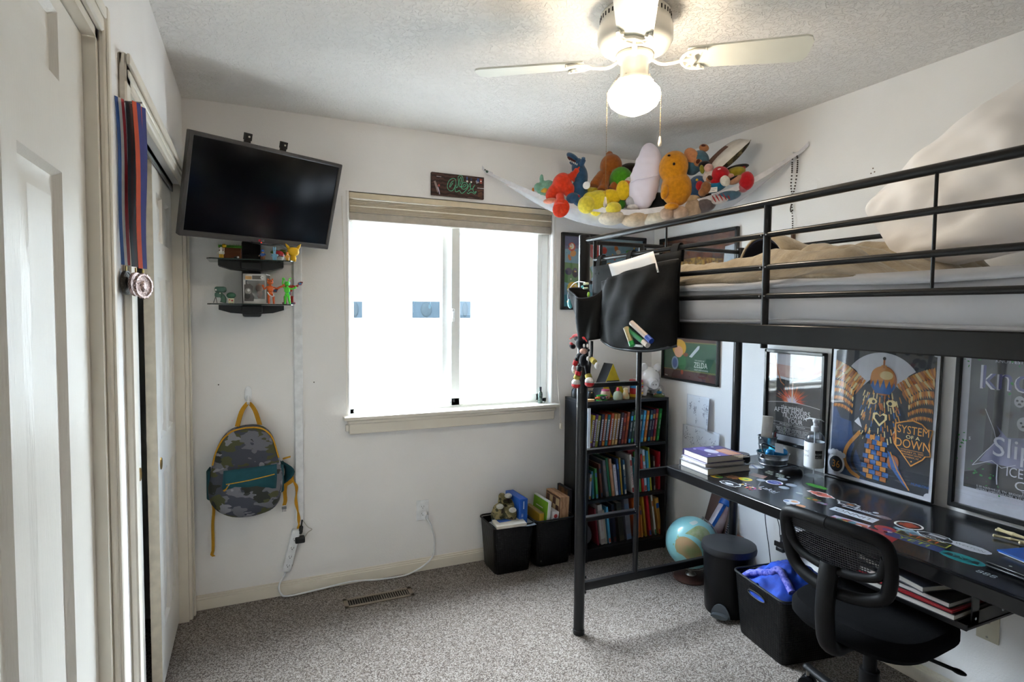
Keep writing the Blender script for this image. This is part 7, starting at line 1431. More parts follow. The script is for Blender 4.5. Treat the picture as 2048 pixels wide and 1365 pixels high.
stk('thin white outlined lettering sticker', seq(pg_([(2.052, 1.475), (2.060, 1.475), (2.075, 1.335), (2.067, 1.335)], 'b9bec8'), tx('PRIDE', 2.073, 1.405, .020, 'b9bec8', .0002, sx=1.2, rot=6), el(2.098, 1.372, .010, .010, 'aab0ba')))
stk('dark grey oval script sticker', seq(el(2.078, 1.330, .016, .028, '5a5052'), tx('Coca', 2.078, 1.330, .018, '8a8484', .0003)))
stk('pale rectangular sticker with red bowl picture', seq(pg_([(1.875, 1.408), (1.935, 1.415), (1.955, 1.292), (1.893, 1.278)], 'b4b0c4'), pg_([(1.888, 1.405), (1.902, 1.407), (1.945, 1.295), (1.925, 1.288)], 'b05a3a', .0002), el(1.915, 1.352, .020, .030, '9a2f24', .0004), pg_([(1.895, 1.330), (1.903, 1.331), (1.908, 1.285), (1.897, 1.282)], 'c9a03a', .0003)))
stk('large dark red square sticker', seq(pg_([(1.855, 1.29), (1.925, 1.305), (1.945, 1.185), (1.872, 1.168)], '8a1f22'), blob(1.90, 1.235, .022, 'a8382c', .0003, seed=3)))
stk('round red sticker', seq(el(1.972, 1.255, .028, .034, '9c2a24'), el(1.968, 1.245, .012, .016, '5a2c6a', .0003), el(1.955, 1.228, .007, .008, 'c9b8b4', .0004)))
stk('round badge sticker with white ring', seq(el(2.080, 1.243, .042, .044, 'd8d4d0'), el(2.080, 1.243, .035, .037, '2a1c1a', .0002), blob(2.080, 1.243, .026, '9a3c24', .0004, seed=6)))
stk('jagged pale blue sticker', seq(blob(2.015, 1.195, .030, '7f9aa8', seed=2, amp=.35, n=30, ry=.052), blob(2.01, 1.19, .018, '4f6f80', .0003, seed=5, amp=.3)))
stk('white outlined van drawing sticker', seq(blob(2.052, 1.140, .034, 'd6d8dc', seed=4, amp=.10, ry=.055), blob(2.052, 1.140, .030, '1c1d22', .0002, seed=4, amp=.10, ry=.050), tx('ooOoo', 2.036, 1.140, .024, 'd0d2d6'), pg_([(2.054, 1.165), (2.070, 1.165), (2.072, 1.115), (2.056, 1.115)], 'b8bac0', .0005)))
stk('orange word sticker with yellow green outline', seq(pg_([(1.968, 1.222), (2.010, 1.228), (2.028, 1.078), (1.985, 1.070)], 'a8a83a'), pg_([(1.972, 1.218), (2.008, 1.223), (2.024, 1.082), (1.987, 1.075)], '2a2a22', .0002), tx('YETI', 1.998, 1.150, .036, 'c8602a', .0004, sx=1.35, rot=6)))
stk('yellow green word sticker on blue', seq(pg_([(1.918, 1.225), (1.965, 1.230), (1.978, 1.068), (1.930, 1.060)], '2a3a6a'), tx('YETI', 1.947, 1.147, .036, 'b0c02a', .0004, sx=1.35, rot=5)))
stk('silver jagged oval sticker', seq(blob(2.062, 1.045, .030, 'c4c6cc', seed=1, amp=.05, n=40, ry=.058), tx('WESTON', 2.062, 1.045, .020, '55585f', .0003)))
stk('teal oval sticker with black lettering', seq(el(1.948, 1.008, .034, .062, '1f8a8e'), pg_([(1.935, 1.055), (1.958, 1.05), (1.962, .965), (1.938, .96)], '17181b', .0002), tx('YXZ', 1.949, 1.008, .026, '2fa0a2', .0004, sx=1.2)))
stk('small grey linked letters sticker', seq(tx('888', 1.893, .915, .034, '9aa4a8', 0, sx=1.0)))
stk('white business card with blue stripe', seq(pg_([(2.19, 2.11), (2.255, 2.08), (2.205, 1.985), (2.14, 2.015)], 'dcdfe6'), pg_([(2.20, 2.06), (2.21, 2.055), (2.175, 1.99), (2.165, 1.995)], '7a8ab8', .0003)))
# ---- book pile
def flatbook(name, label, x0, x1, y0, y1, z0, z1, cov, rot=0, art=None, group='books piled on the desk', pages='d8d4cc', top=None, rx=0):
    cx, cy = (x0+x1)/2, (y0+y1)/2; T = TM(cx, cy, z0) @ RM(rz=rot, rx=rx); W_, D_, H_ = (x1-x0)/2, (y1-y0)/2, z1-z0; c = mat('cover_'+cov, cov, .4)
    t_ = thing(name, label, 'book', (cx, cy, z0), group=group)
    m = MB(); m.b2((-W_, -D_, 0), (W_, D_, .002), c, T=T); m.b2((-W_, -D_, H_-.002), (W_, D_, H_), mat('cover_'+(top or cov), top or cov, .35, coat=.3), T=T); m.b2((-W_, D_-.003, 0), (W_, D_, H_), c, T=T)
    if art: art(m, T @ frame((0, 0, H_), (0, -1, 0), (1, 0, 0)), D_, W_)
    m.build('cover', t_)
    m = MB(); m.b2((-W_+.004, -D_+.004, .002), (W_-.004, D_-.003, H_-.002), mat('pages_'+pages, pages, .9, c2='b4aea4', wave=(220, .5, 1, 'Z')), T=T); m.build('pages', t_)
def art1(m, T, a, b):
    m.poly([(-a, -b*.55), (a, -b*.2), (a, b*.2), (-a, b*.1)], L('4a3a8a'), T, .0002); m.poly([(-a*.1, b*.15), (a*.95, b*.2), (a*.9, b*.9), (-a*.3, b*.8)], L('b06a4a'), T, .0004); m.disc((.0, -.01), .04, L('b8b8c8'), T, .0006, ry=.028)
    for i in range(12): m.line([(-a*.2+i*.014, b*.3), (-a*.15+i*.014, b*.85)], .004, L(('d8a060', 'e0d4c8')[i % 2]), T, .0008)
    for q in ((-.07, .05), (-.06, -.06), (.05, -.06), (.08, -.03)): m.disc(q, .008, L('c8c8d0'), T, .0008, n=6)
def art0(m, T, a, b):
    m.poly([(-a, -b), (-a*.2, -b), (-a*.2, b), (-a, b)], L('8a8a92'), T, .0002); [m.line([(-a*.8+i*.012, -b*.9), (-a*.8+i*.012, -b*.6)], .005, L(('6a3a5a', 'dcdce0')[i % 2]), T, .0005) for i in range(14)]
flatbook('book', 'thick grey hardback at the bottom of the pile on the desk', 1.872, 2.118, 1.985, 2.187, ZD+.0005, ZD+.030, '5a585c', -3, art0, pages='cfcac4')
flatbook('book', 'pale hardback in the middle of the pile on the desk', 1.885, 2.105, 2.005, 2.190, ZD+.0305, ZD+.046, 'a8a4a8', -6, pages='c9c4bd')
flatbook('book', 'purple illustrated hardback topping the pile on the desk', 1.895, 2.105, 2.010, 2.192, ZD+.0465, ZD+.076, '3a2f66', -5, art1, pages='cfc8bc')
# ---- small things on the desk
t_ = thing('smart_speaker', 'small round black speaker beside the bed post on the desk', 'speaker', (2.196, 2.125, ZD)); T = TM(2.196, 2.128, ZD+.0005)
m = MB(); m.lathe([(0, 0), (.044, 0), (.050, .006), (.051, .020), (.049, .034)], mat('speaker_fabric', '1d1e21', .95, bump=.8, bs=900), T=T, n=36); m.build('fabric_side', t_)
m = MB(); m.lathe([(.049, .034), (.046, .040), (0, .041)], P('1b1c1f', .35), T=T, n=36); m.build('top', t_)
GAL = mat('galvanised_steel', 'a9adb2', .28, .9, c2='7f858c', vs=40)
def pail(name, label, x, y, r0, r1, h, handle=0):
    t_ = thing(name, label, 'pail', (x, y, ZD)); T = TM(x, y, ZD+.0005)
    m = MB(); pr = [(0, .001), (r0, .001), (r0, .004)]; 
    for z in (.25, .30, .33, .62, .66, .70): pr.append((r0+(r1-r0)*z+(.002 if z in (.30, .66) else 0), h*z))
    pr += [(r1, h*.97), (r1+.003, h), (r1, h+.002), (r1-.003, h), (r0+(r1-r0)*.3-.003, h*.3), (r0-.003, .006), (0, .006)]
    m.lathe(pr, GAL, T=T, n=36); m.build('bucket', t_)
    m = MB(); pts = [V((r1*math.cos(a)*1.03, r1*math.sin(a)*.35-.2*r1, h-.003-abs(math.sin(a))*h*.55*(.6+handle))) for a in [PI*i/12 for i in range(13)]]; m.tube([(p.x, -abs(p.y)-r1*.75*math.sin(PI*i/12), p.z) for i, p in enumerate(pts)], .0014, GAL, 6, T)
    for sx in (-1, 1): m.ell((sx*(r1+.002), 0, h-.010), (.004, .007, .009), GAL, n=8, T=T)
    m.build('wire_handle', t_); return T
Tp = pail('tall_pail', 'tall narrow galvanised pail holding a beige box and pens', 2.335, 2.085, .034, .044, .125)
Tl = pail('low_pail', 'wide low galvanised pail full of blue gadgets', 2.262, 1.985, .058, .072, .072)
m = MB(); m.box((0, 0, .085), (.050, .018, .175), P('b5aea4', .5), TM(2.318, 2.082, ZD+.055) @ RM(rz=-50, ry=3), .004, 2); m.build('beige_box', label='slim beige rectangular box standing in the tall pail', cat='box')
for x, y, c, h, ds in ((2.340, 2.110, '8ab82f', .16, 'lime green pen in the tall pail'), (2.362, 2.075, '2a3a2f', .155, 'dark green pen in the tall pail'), (2.352, 2.060, '6a1f26', .150, 'dark red tipped pen in the tall pail'), (2.336, 2.06, '2f7fc0', .12, 'bright blue marker in the tall pail')):
    m = MB(); m.tube([(x, y, ZD+.012), (x+.004, y-.004, ZD+h)], .0045, P(c, .4), 10); m.build('pen', label=ds, cat='pen')
CY = P('1f7ab0', .35); CY2 = P('3aa0b8', .35)
for k_, (dx, dy, dz, r_, rt, c, ds) in enumerate(((-.02, .0, .070, (.038, .018, .018), (0, 20, 30), CY, 'blue rounded gadget on the window side of the low pail'), (.022, -.022, .072, (.034, .016, .020), (10, -15, -40), CY, 'blue rounded gadget at the front of the low pail'), (.03, .025, .073, (.030, .020, .016), (0, -20, 60), CY2, 'teal rounded gadget at the back of the low pail'))):
    m = MB(); m.ell((0, 0, 0), r_, c, T=TM(2.262+dx, 1.985+dy, ZD+dz) @ RM(*rt), pw=.8); m.build('gadget', label=ds, cat='gadget')
m = MB(); m.tube(catm([(2.225, 2.01, ZD+.07), (2.24, 2.03, ZD+.105), (2.27, 2.0, ZD+.095), (2.285, 1.96, ZD+.075)], 5), .004, P('22252b'), 8); m.build('black_cable', label='black cable loop on top of the low pail', cat='cable')
m = MB(); m.box((0, 0, 0), (.038, .045, .0012), P('d6d8dc', .4), TM(2.268, 1.955, ZD+.098) @ RM(55, 10, -30)); m.build('white_card', label='small white card tucked into the low pail', cat='card')
# sanitizer bottle
bt_ = thing('pump_bottle', 'tall clear pump bottle with white label standing on the desk', 'bottle', (2.312, 1.80, ZD)); T = TM(2.312, 1.803, ZD+.0005)
CL = glassy('clear_bottle_plastic', (.93, .95, .96), tr=.93, rough=.02, ior=1.35); r_ = .041
m = MB(); m.lathe([(0, .001), (r_-.004, .001), (r_, .006), (r_, .165), (r_-.003, .180), (r_-.012, .195), (.016, .206), (.0145, .210)], CL, T=T, n=40); m.build('bottle_body', bt_)
m = MB(); m.lathe([(r_+.0004, .045), (r_+.0008, .046), (r_+.0008, .158), (r_+.0004, .159)], P('d9dadd', .45), T=T, n=40)
ang = math.atan2(-1.803, -2.312)
def lab(a, z): return T @ frame((math.cos(a)*(r_+.0012), math.sin(a)*(r_+.0012), z), (-math.sin(a), math.cos(a), 0), (0, 0, 1))
for k_ in range(7): a_ = ang+rad(8+6*k_); F = lab(a_, .105); m.poly([(-.0026, -.016), (.0026, -.016), (.0026, .020), (-.0026, .020)], P('2a2a2e'), F)
for s_, z, sz, c in (('BORN', .107, .0125, 'd9dadd'), ('BASIC', .095, .0110, 'd9dadd'), ('ANTI-BAC', .086, .0045, '3a3a3e')):
    n_ = len(s_)
    for i, ch in enumerate(s_): a_ = ang+rad(27)+(i-(n_-1)/2)*sz*.72/r_; m.text(ch, sz, P(c), lab(a_, z), (0, 0), .0006)
for s_, z in (('MAC', .118), ('TIZER', .097)):
    for i, ch in enumerate(s_): a_ = ang-rad(30)+(i-len(s_))*.0095/r_+rad(8); m.text(ch, .0115, P('2a2a2e'), lab(a_, z), (0, 0), .0006)
m.build('paper_label', bt_, label='white paper label with black lettering')
m = MB(); m.lathe([(0, .003), (r_-.004, .003), (r_-.003, .008), (r_-.003, .150), (0, .150)], glassy('clear_gel', (.96, .97, .98), tr=.97, ior=1.1), T=T, n=30); m.build('gel', bt_)
m = MB(); WP = P('e2e2e6', .3); m.lathe([(.0165, .206), (.017, .208), (.0165, .226), (.012, .229), (.008, .230), (.008, .244), (.010, .246), (.012, .256), (.006, .262), (0, .262)], WP, T=T, n=24)
d_ = V((-.5, .85, 0)).normalized(); m.tube([V((0, 0, .258)), d_*.022+V((0, 0, .262)), d_*.045+V((0, 0, .254))], [.008, .006, .003], WP, 10, T, flatz=.6); m.tube([V((0, 0, .258)), -d_*.022+V((0, 0, .260)), -d_*.035+V((0, 0, .252))], [.008, .006, .003], WP, 10, T, flatz=.4); m.cyl((0, 0, .01), (0, 0, .206), .003, WP, 8, T=T); m.build('pump', bt_)
# mice
def mouse(label, x, y, z, rz, c, s=1.0):
    t_ = thing('computer_mouse', label, 'computer mouse', (x, y, z)); T = TM(x, y, z) @ RM(rz=rz)
    m = MB(); vs = []; n1, n2 = 12, 28
    for i in range(n1+1):
        t = i/n1
        for j in range(n2):
            a = 2*PI*j/n2; k_ = (1-t**2.5)**.5 if t < 1 else 0; vs.append(V((.030*s*math.cos(a)*k_*(1+.05*math.sin(a)), .052*s*math.sin(a)*k_, .001+.034*s*t*(1-.12*math.sin(a)))))
    m.add(vs, [(i*n2+j, i*n2+(j+1) % n2, (i+1)*n2+(j+1) % n2, (i+1)*n2+j) for i in range(n1) for j in range(n2)]+[tuple(range(n2-1, -1, -1))], P(c, .35), T, True); m.build('shell', t_)
    m = MB(); m.cyl((-.003, -.028*s, .030*s), (.003, -.028*s, .030*s), .006*s, P('2c2e33', .6), 12, T=T); m.build('scroll_wheel', t_)
mouse('black computer mouse beside the clear pump bottle', 2.245, 1.868, ZD+.0005, 60, '17181b')
# skeleton hand decoration
BN = P('c9b98e', .5); sk = thing('skeleton_hand', 'pale plastic skeleton hand lying on the desk by the festival poster', 'skeleton hand', (2.26, .95, ZD)); k0 = V((2.275, .90, ZD+.012))
for ex, ey, ez, n_ in ((2.305, 1.085, .010, 3), (2.228, 1.060, .008, 3), (2.262, 1.070, .018, 3), (2.215, 1.02, .008, 2)):
    m = MB(); e_ = V((ex, ey, ZD+ez)); pts = [k0.lerp(e_, t) for t in (0, .45, .75, 1)][:n_+1]
    for a, b in zip(pts, pts[1:]): m.tube([a, a.lerp(b, .15), a.lerp(b, .5), a.lerp(b, .85), b], [.0055, .0045, .003, .004, .0052], BN, 10); m.ell(b, .0055, BN, n=8)
    m.build('finger', sk)
m = MB(); m.ell(k0+V((.0, -.01, 0)), (.030, .028, .010), BN); [m.tube([k0+V((0, -.02, 0)), k0+V((dx, -.12, 0))], .005, BN, 8) for dx in (-.01, .012)]; m.build('wrist', sk)
# laptop and blue folder at the right, beyond the photo edge
lp = thing('laptop', 'closed black laptop beneath the blue folder on the desk', 'laptop', (2.05, .78, ZD))
m = MB(); T = TM(2.055, .765, ZD+.0005) @ RM(rz=-4); m.box((0, 0, .005), (.25, .34, .009), P('1a1b1e', .3), T, .003); m.build('base', lp); m = MB(); m.box((0, 0, .015), (.25, .34, .009), P('141518', .25), T, .003); m.cyl((-.1, .12, .0196), (-.1, .12, .0200), .004, P('b0b4a8'), 10, T=T); m.build('lid', lp)
T = TM(2.115, .775, ZD+.0215) @ RM(rz=-14); t_ = thing('folder', 'bright blue folder with a white edge under the cyan mouse', 'folder', (2.115, .775, ZD+.021))
m = MB(); m.box((0, 0, .002), (.235, .32, .004), P('d6dae0'), T, .001); m.build('papers', t_); m = MB(); m.box((0, 0, .0065), (.24, .325, .005), P('1556b0', .35), T, .001); m.disc((-.06, .10), .006, P('dfe6f0'), T, .0092, n=10); m.build('cover', t_)
mouse('cyan computer mouse resting on the blue folder', 2.13, .830, ZD+.031, 70, '1a86b8', .85)
# books on the keyboard tray
G = 'notebooks on the keyboard tray'
flatbook('notebook', 'thin white notebook at the bottom of the keyboard tray pile', 1.880, 2.08, 1.00, 1.30, .5605, .572, 'b9bcc8', 4, group=G, pages='c9ccd8')
flatbook('notebook', 'black notebook with white pages under the red one on the keyboard tray', 1.848, 2.06, .972, 1.26, .5725, .592, '1a1b20', 2, group=G, pages='d4d4d2')
flatbook('notebook', 'red covered notebook on the keyboard tray', 1.852, 2.065, .978, 1.27, .5925, .600, 'a81826', 1, group=G, pages='a81826')
flatbook('notebook', 'black topped notebook lying on the red one on the keyboard tray', 1.862, 2.062, .985, 1.27, .6005, .618, '1c1c22', -1, group=G, pages='d0d0d4')
flatbook('notebook', 'grey hardback tilted on top of the keyboard tray pile', 1.870, 2.045, 1.03, 1.285, .621, .640, '4a4c56', -13, group=G, pages='c4c2bd', rx=0)
# ================================================================ UNDER THE DESK
GLB = bpy.data.materials.new('globe_map'); GLB.use_nodes = True; t = GLB.node_tree; b = t.nodes['Principled BSDF']; b.inputs['Roughness'].default_value = .3; b.inputs['Coat Weight'].default_value = .3
tc = t.nodes.new('ShaderNodeTexCoord'); nz = t.nodes.new('ShaderNodeTexNoise'); nz.inputs['Scale'].default_value = 6.5; nz.inputs['Detail'].default_value = 5; nz.inputs['Roughness'].default_value = .6; rp = t.nodes.new('ShaderNodeValToRGB'); e = rp.color_ramp.elements
e[0].color = lin('93cdd0'); e[1].position = .70; e[1].color = lin('a88a68'); x = e.new(.62); x.color = lin('8cc9cd'); x = e.new(.63); x.color = lin('86a880'); x = e.new(.66); x.color = lin('b0a47c')
t.links.new(tc.outputs['Object'], nz.inputs['Vector']); t.links.new(nz.outputs[0], rp.inputs[0]); t.links.new(rp.outputs[0], b.inputs['Base Color'])
gc = at(1383, 1085, 'y', 2.45); gr = .138
gl = thing('desk_globe', 'pale blue world globe on a round wooden base standing on the carpet', 'globe', (gc.x, gc.y, 0))
AX = V((.36, -.05, 1)).normalized()
m = MB(); m.ell(gc, gr, GLB, n=64); m.build('sphere', gl)
LAND = P('b09a72', .4); LG = P('7f9a68', .4); ICE = P('cfd6d2', .4)
def on_sphere(px, py, r_=gr*1.003):
    o = V((0, 0, EYE)); d = (FWD+RGT*((px-1024)/F_PX)-UPV*((py-682.5)/F_PX)).normalized(); oc = o-gc; b_ = oc.dot(d); q_ = b_*b_-(oc.length_squared-r_*r_)
    return o+d*(-b_-math.sqrt(max(0, q_)))
def land(m, pts, mt_, r_=gr*1.003):
    # subdivided patch hugging the ball
    c = V((sum(p[0] for p in pts)/len(pts), sum(p[1] for p in pts)/len(pts), 0)); P3 = catm([(x, y, 0) for x, y in pts]+[(pts[0][0], pts[0][1], 0)], 4)[:-1]; K = 5; n_ = len(P3); vs = [on_sphere(c.x, c.y, r_)]
    for k_ in range(1, K+1):
        for p in P3: q = c.lerp(p, k_/K); vs.append(on_sphere(q.x, q.y, r_))
    fs = [(0, 1+j, 1+(j+1) % n_) for j in range(n_)]+[(1+k_*n_+j, 1+(k_+1)*n_+j, 1+(k_+1)*n_+(j+1) % n_, 1+k_*n_+(j+1) % n_) for k_ in range(K-1) for j in range(n_)]
    m.add(vs, fs, mt_, smooth=True)
AFR = mat('globe_land_tan', 'b0906a', .4, c2='8f9a68', vs=18); EUR = mat('globe_land_green', '8a9a6c', .4, c2='a8b090', vs=30)
m = MB(); land(m, [(1352, 1080), (1362, 1074), (1375, 1076), (1390, 1086), (1400, 1098), (1404, 1112), (1396, 1128), (1384, 1136), (1376, 1122), (1366, 1112), (1356, 1106), (1350, 1094)], AFR); m.build('landmass', gl, label='tan green landmass printed on the globe')
m = MB(); land(m, [(1370, 1068), (1384, 1058), (1396, 1052), (1410, 1056), (1420, 1068), (1424, 1084), (1416, 1098), (1408, 1090), (1398, 1080), (1384, 1072)], EUR); land(m, [(1378, 1046), (1390, 1042), (1396, 1046), (1386, 1051)], ICE); m.build('landmass', gl, label='green landmass printed on the globe')
m = MB(); MTL = mat('satin_nickel', 'a8a49c', .3, .9)
sd = V((RGT.x, RGT.y, 0)).normalized(); ax = (V((0, 0, 1))+sd*.42).normalized(); pa = sd.cross(V((0, 0, 1))).cross(ax); pa = (sd-ax*sd.dot(ax)).normalized()
arcp = [gc+(ax*math.cos(a)+(pa*.55-FWD*.83)*math.sin(a))*(gr+.010) for a in [PI*i/20 for i in range(21)]]
arcp = [gc+(ax*math.cos(a)+(pa*.80-FWD*.60).normalized()*math.sin(a))*(gr+.010) for a in [PI*i/24 for i in range(25)]]
m.tube(arcp, .0045, MTL, 8, flatz=.6); m.ell(arcp[0], .008, MTL, n=10); m.ell(arcp[-1], .008, MTL, n=10); m.tube([arcp[0], gc+ax*gr], .003, MTL, 6); m.tube([arcp[-1], gc-ax*gr], .003, MTL, 6); m.build('meridian_arm', gl)
WB = mat('dark_red_wood', '4a2f26', .45, c2='38221c', vs=14)
m = MB(); m.lathe([(0, 0), (.092, 0), (.094, .006), (.090, .016), (.070, .022), (0, .024)], WB, c=(gc.x, gc.y, .0), n=40); m.build('base', gl)
m = MB(); m.lathe([(.030, .022), (.026, .030), (.014, .038), (.012, .070), (.018, .085)], MTL, c=(gc.x, gc.y, 0), n=24); m.tube([(gc.x, gc.y, .08), arcp[-1]], .008, MTL, 8); m.build('stem', gl)
# trash can
tcn = at(1458, 1086, 'z', .338); tcx, tcy = tcn.x, tcn.y
tr = thing('trash_can', 'small round black pedal bin with a flat lid under the desk', 'trash can', (tcx, tcy, 0)); TRM = mat('satin_black_plastic', '0a0a0c', .42, spec=.3)
m = MB(); m.lathe([(0, .003), (.104, .003), (.108, .012), (.113, .15), (.120, .30), (.121, .312)], TRM, c=(tcx, tcy, 0), n=48); m.build('bucket', tr)
m = MB(); m.lathe([(.122, .300), (.128, .304), (.130, .318), (.126, .334), (.10, .342), (0, .346)], mat('lid_dark_grey', '17181b', .5), c=(tcx, tcy, 0), n=48); m.build('lid', tr)
pd = (V((-.86, -.5, 0))).normalized()
m = MB(); GP = P('5a6068', .4); T = frame((tcx+pd.x*.112, tcy+pd.y*.112, .012), (-pd.y, pd.x, 0), (0, 0, 1), pd)
m.prism([(.045*math.cos(a), .062*math.sin(a)) for a in [PI*i/14 for i in range(15)]], .008, GP, T); m.prism([(.035*math.cos(a)*1.1, .012+.010*math.sin(a)) for a in [2*PI*i/14 for i in range(14)]], .035, P('4a5056', .4), T); m.build('pedal', tr)
# basketball, blue tub, spiral notebook behind the trash can
bb = MB(); bb.b2((2.295, 2.275, 0), (2.40, 2.335, .262), mat('rust_carton', '8a4226', .7, c2='5a2a22', vs=14), .003); bb.build('box', label='rust orange carton standing behind the round pedal bin', cat='box')
tb = thing('blue_tub', 'blue and white plastic tub leaning with its open top upwards', 'tub', (2.24, 2.40, 0)); a_ = V((2.275, 2.36, .10)); b_ = V((2.345, 2.33, .47)); a_ = at(1424, 1066, 'y', 2.42); b_ = at(1459, 1006, 'y', 2.42); ax2 = (b_-a_).normalized(); F = frame(b_-ax2*.22, ax2.orthogonal(), ax2.cross(ax2.orthogonal()), ax2)
m = MB(); m.lathe([(0, 0), (.040, 0), (.044, .01), (.046, .19), (.046, .2)], mat('tub_print', 'c9c6cc', .35, c2='a8888a', vs=10), T=F, n=32); m.build('wall', tb)
m = MB(); m.lathe([(.046, .185), (.050, .188), (.051, .215), (.047, .218), (.043, .215), (.041, .10), (0, .10)], P('1f5aa8', .35), T=F, n=32)
for k_ in range(9): a0_ = math.atan2((F.inverted() @ V((0, 0, EYE))).y, (F.inverted() @ V((0, 0, EYE))).x)-.45+k_*.04; m.tube([(.0468*math.cos(a0_), .0468*math.sin(a0_), .02), (.0468*math.cos(a0_), .0468*math.sin(a0_), .19)], .0012, P('1f5aa8', .35), 6, F)
m.build('rim', tb)
sn = thing('spiral_notebook', 'dark spiral notebook leaning between the blue tub and the bed leg', 'notebook', (2.32, 2.37, 0)); a_ = at(1448, 1075, 'y', 2.36); b_ = at(1468, 1002, 'y', 2.36); d_ = (b_-a_).normalized(); a_ = b_-d_*.26; F = frame(a_, d_, (0, 1, 0))
m = MB(); m.b2((0, -.005, -.012), (.26, .17, .0), P('2c2a33', .5), .002, F); m.b2((.005, -.002, -.0001), (.255, .165, .0015), P('5a4238', .5), 0, F); m.build('cover', sn)
m = MB(); [m.tube([F @ V((x*.012+.008, -.006+.006*math.cos(q_), -.006+.008*math.sin(q_))) for q_ in [2*PI*i/8 for i in range(9)]], .0012, P('b0b0b4', .3), 6) for x in range(20)]; m.build('wire_spiral', sn)
# laundry basket
Tb = bin_('storage_basket', 'large black woven plastic basket holding blue cloth under the desk', 1.985, 2.325, 1.615, 1.945, .285, hole=False, taper=.022, rot=-9)
m = MB()   # raised woven lattice bands on the basket's outside
BC = bpy.data.materials.new('blue_velvet'); BC.use_nodes = True; t = BC.node_tree; b = t.nodes['Principled BSDF']; b.inputs['Roughness'].default_value = .8; b.inputs['Sheen Weight'].default_value = 0
tc = t.nodes.new('ShaderNodeTexCoord'); nz = t.nodes.new('ShaderNodeTexNoise'); nz.inputs['Scale'].default_value = 16; nz.inputs['Detail'].default_value = 4; rp = t.nodes.new('ShaderNodeValToRGB'); e = rp.color_ramp.elements; e[0].position = .35; e[0].color = lin('04207a'); e[1].position = .65; e[1].color = lin('0c48b8')
t.links.new(tc.outputs['Object'], nz.inputs['Vector']); t.links.new(nz.outputs[0], rp.inputs[0]); t.links.new(rp.outputs[0], b.inputs['Base Color'])
m.bm.free(); cl_ = thing('blue_blanket', 'crumpled bright blue velvet cloth with patterned edge in the large basket', 'blanket', (2.155, 1.78, .2)); m = MB()
def heap(u, v):
    x = -.150+.300*u; y = -.145+.29*v; r2 = ((x+.0)/.15)**2+((y-.0)/.145)**2; z = .235+.125*max(0, 1-r2*.6)*(.75+.5*u)+.028*mnoise.noise(V((x*14, y*14, 1)))+.012*mnoise.noise(V((x*40, y*40, 4)))
    return Tb @ V((x, y, z))
m.grid(heap, 40, 36, BC); m.build('cloth', cl_, mods=[('SOLIDIFY', {'thickness': .008, 'offset': -1})])
m = MB(); pe = [heap(.06+.20*math.sin(i/14*2.2), 1-i/14*.9)+V((-.004, 0, .010)) for i in range(15)]; m.tube(catm(pe, 2), .016, mat('patterned_hem', '7a7ac8', .8, c2='2a3a9a', vs=90), 10); m.build('patterned_edge', cl_)
for (sx, nm) in ((-1, 'a'),):   # grip slot on the window-side wall
    m = MB(); F = Tb @ frame((-.166, .0, .235), (0, -1, 0), (.07, 0, 1)); sl_ = [(.055*math.cos(a)+(.0), .012*math.sin(a)) for a in [2*PI*i/24 for i in range(24)]]
    m.tube([F @ V((x, y, .004)) for x, y in sl_+[sl_[0]]], .003, BLK, 8); m.poly(sl_, BC, F, .0015); m.build('basket_grip', label='oval hand slot of the large basket showing blue cloth', cat='handle')
# wall plates under the desk
IVP = P('c9c2ac', .5)
wp = thing('wall_plate', 'ivory coaxial wall plate low on the wall beneath the desk', 'wall plate', (XR, 1.155, .34)); T = frame((XR, 1.155, .343), (0, -1, 0), (0, 0, 1), (-1, 0, 0))
m = MB(); m.b2((-.036, -.056, 0), (.036, .056, .006), IVP, .003, T, 2); m.build('cover_plate', wp); m = MB(); m.cyl((0, .015, .006), (0, .015, .016), .005, MTL, 12, T=T); m.cyl((0, .015, .006), (0, .015, .009), .009, MTL, 6, T=T); m.build('coax_jack', wp)
m = MB(); m.cyl((0, -.042, .006), (0, -.042, .0075), .004, MTL, 10, T=T); m.build('screw', wp)
outlet('wall_outlet', frame((XR, 1.985, .30), (0, -1, 0), (0, 0, 1), (-1, 0, 0)), 'white wall outlet behind the large basket under the desk')
ap = thing('power_adapter', 'black plug adapter with round white face in the outlet under the desk', 'plug', (XR-.04, 1.99, .30)); m = MB(); m.b2((XR-.055, 1.965, .305), (XR-.007, 2.02, .375), BLK, .006, seg=2); m.b2((XR-.07, 1.985, .295), (XR-.02, 2.03, .315), BLK, .003); m.build('adapter_body', ap)
m = MB(); m.cyl((XR-.055, 1.985, .348), (XR-.058, 1.985, .348), .016, P('d8d8d8'), 18); m.build('white_face', ap)
for pts, ds in (([(2.40, 2.165, .68), (2.395, 2.15, .55), (2.39, 2.13, .40), (2.385, 2.10, .28), (2.38, 2.08, .19), (2.36, 2.04, .012)], 'thin black cable hanging straight down behind the basket'), ([(2.40, 2.16, .68), (2.395, 2.12, .55), (2.39, 2.05, .42), (2.375, 2.025, .36), (2.365, 2.0, .345)], 'thin black cable slanting to the outlet under the desk')):
    m = MB(); m.tube(catm(pts, 5), .002, BLK, 6); m.build('cable', label=ds, cat='cable')
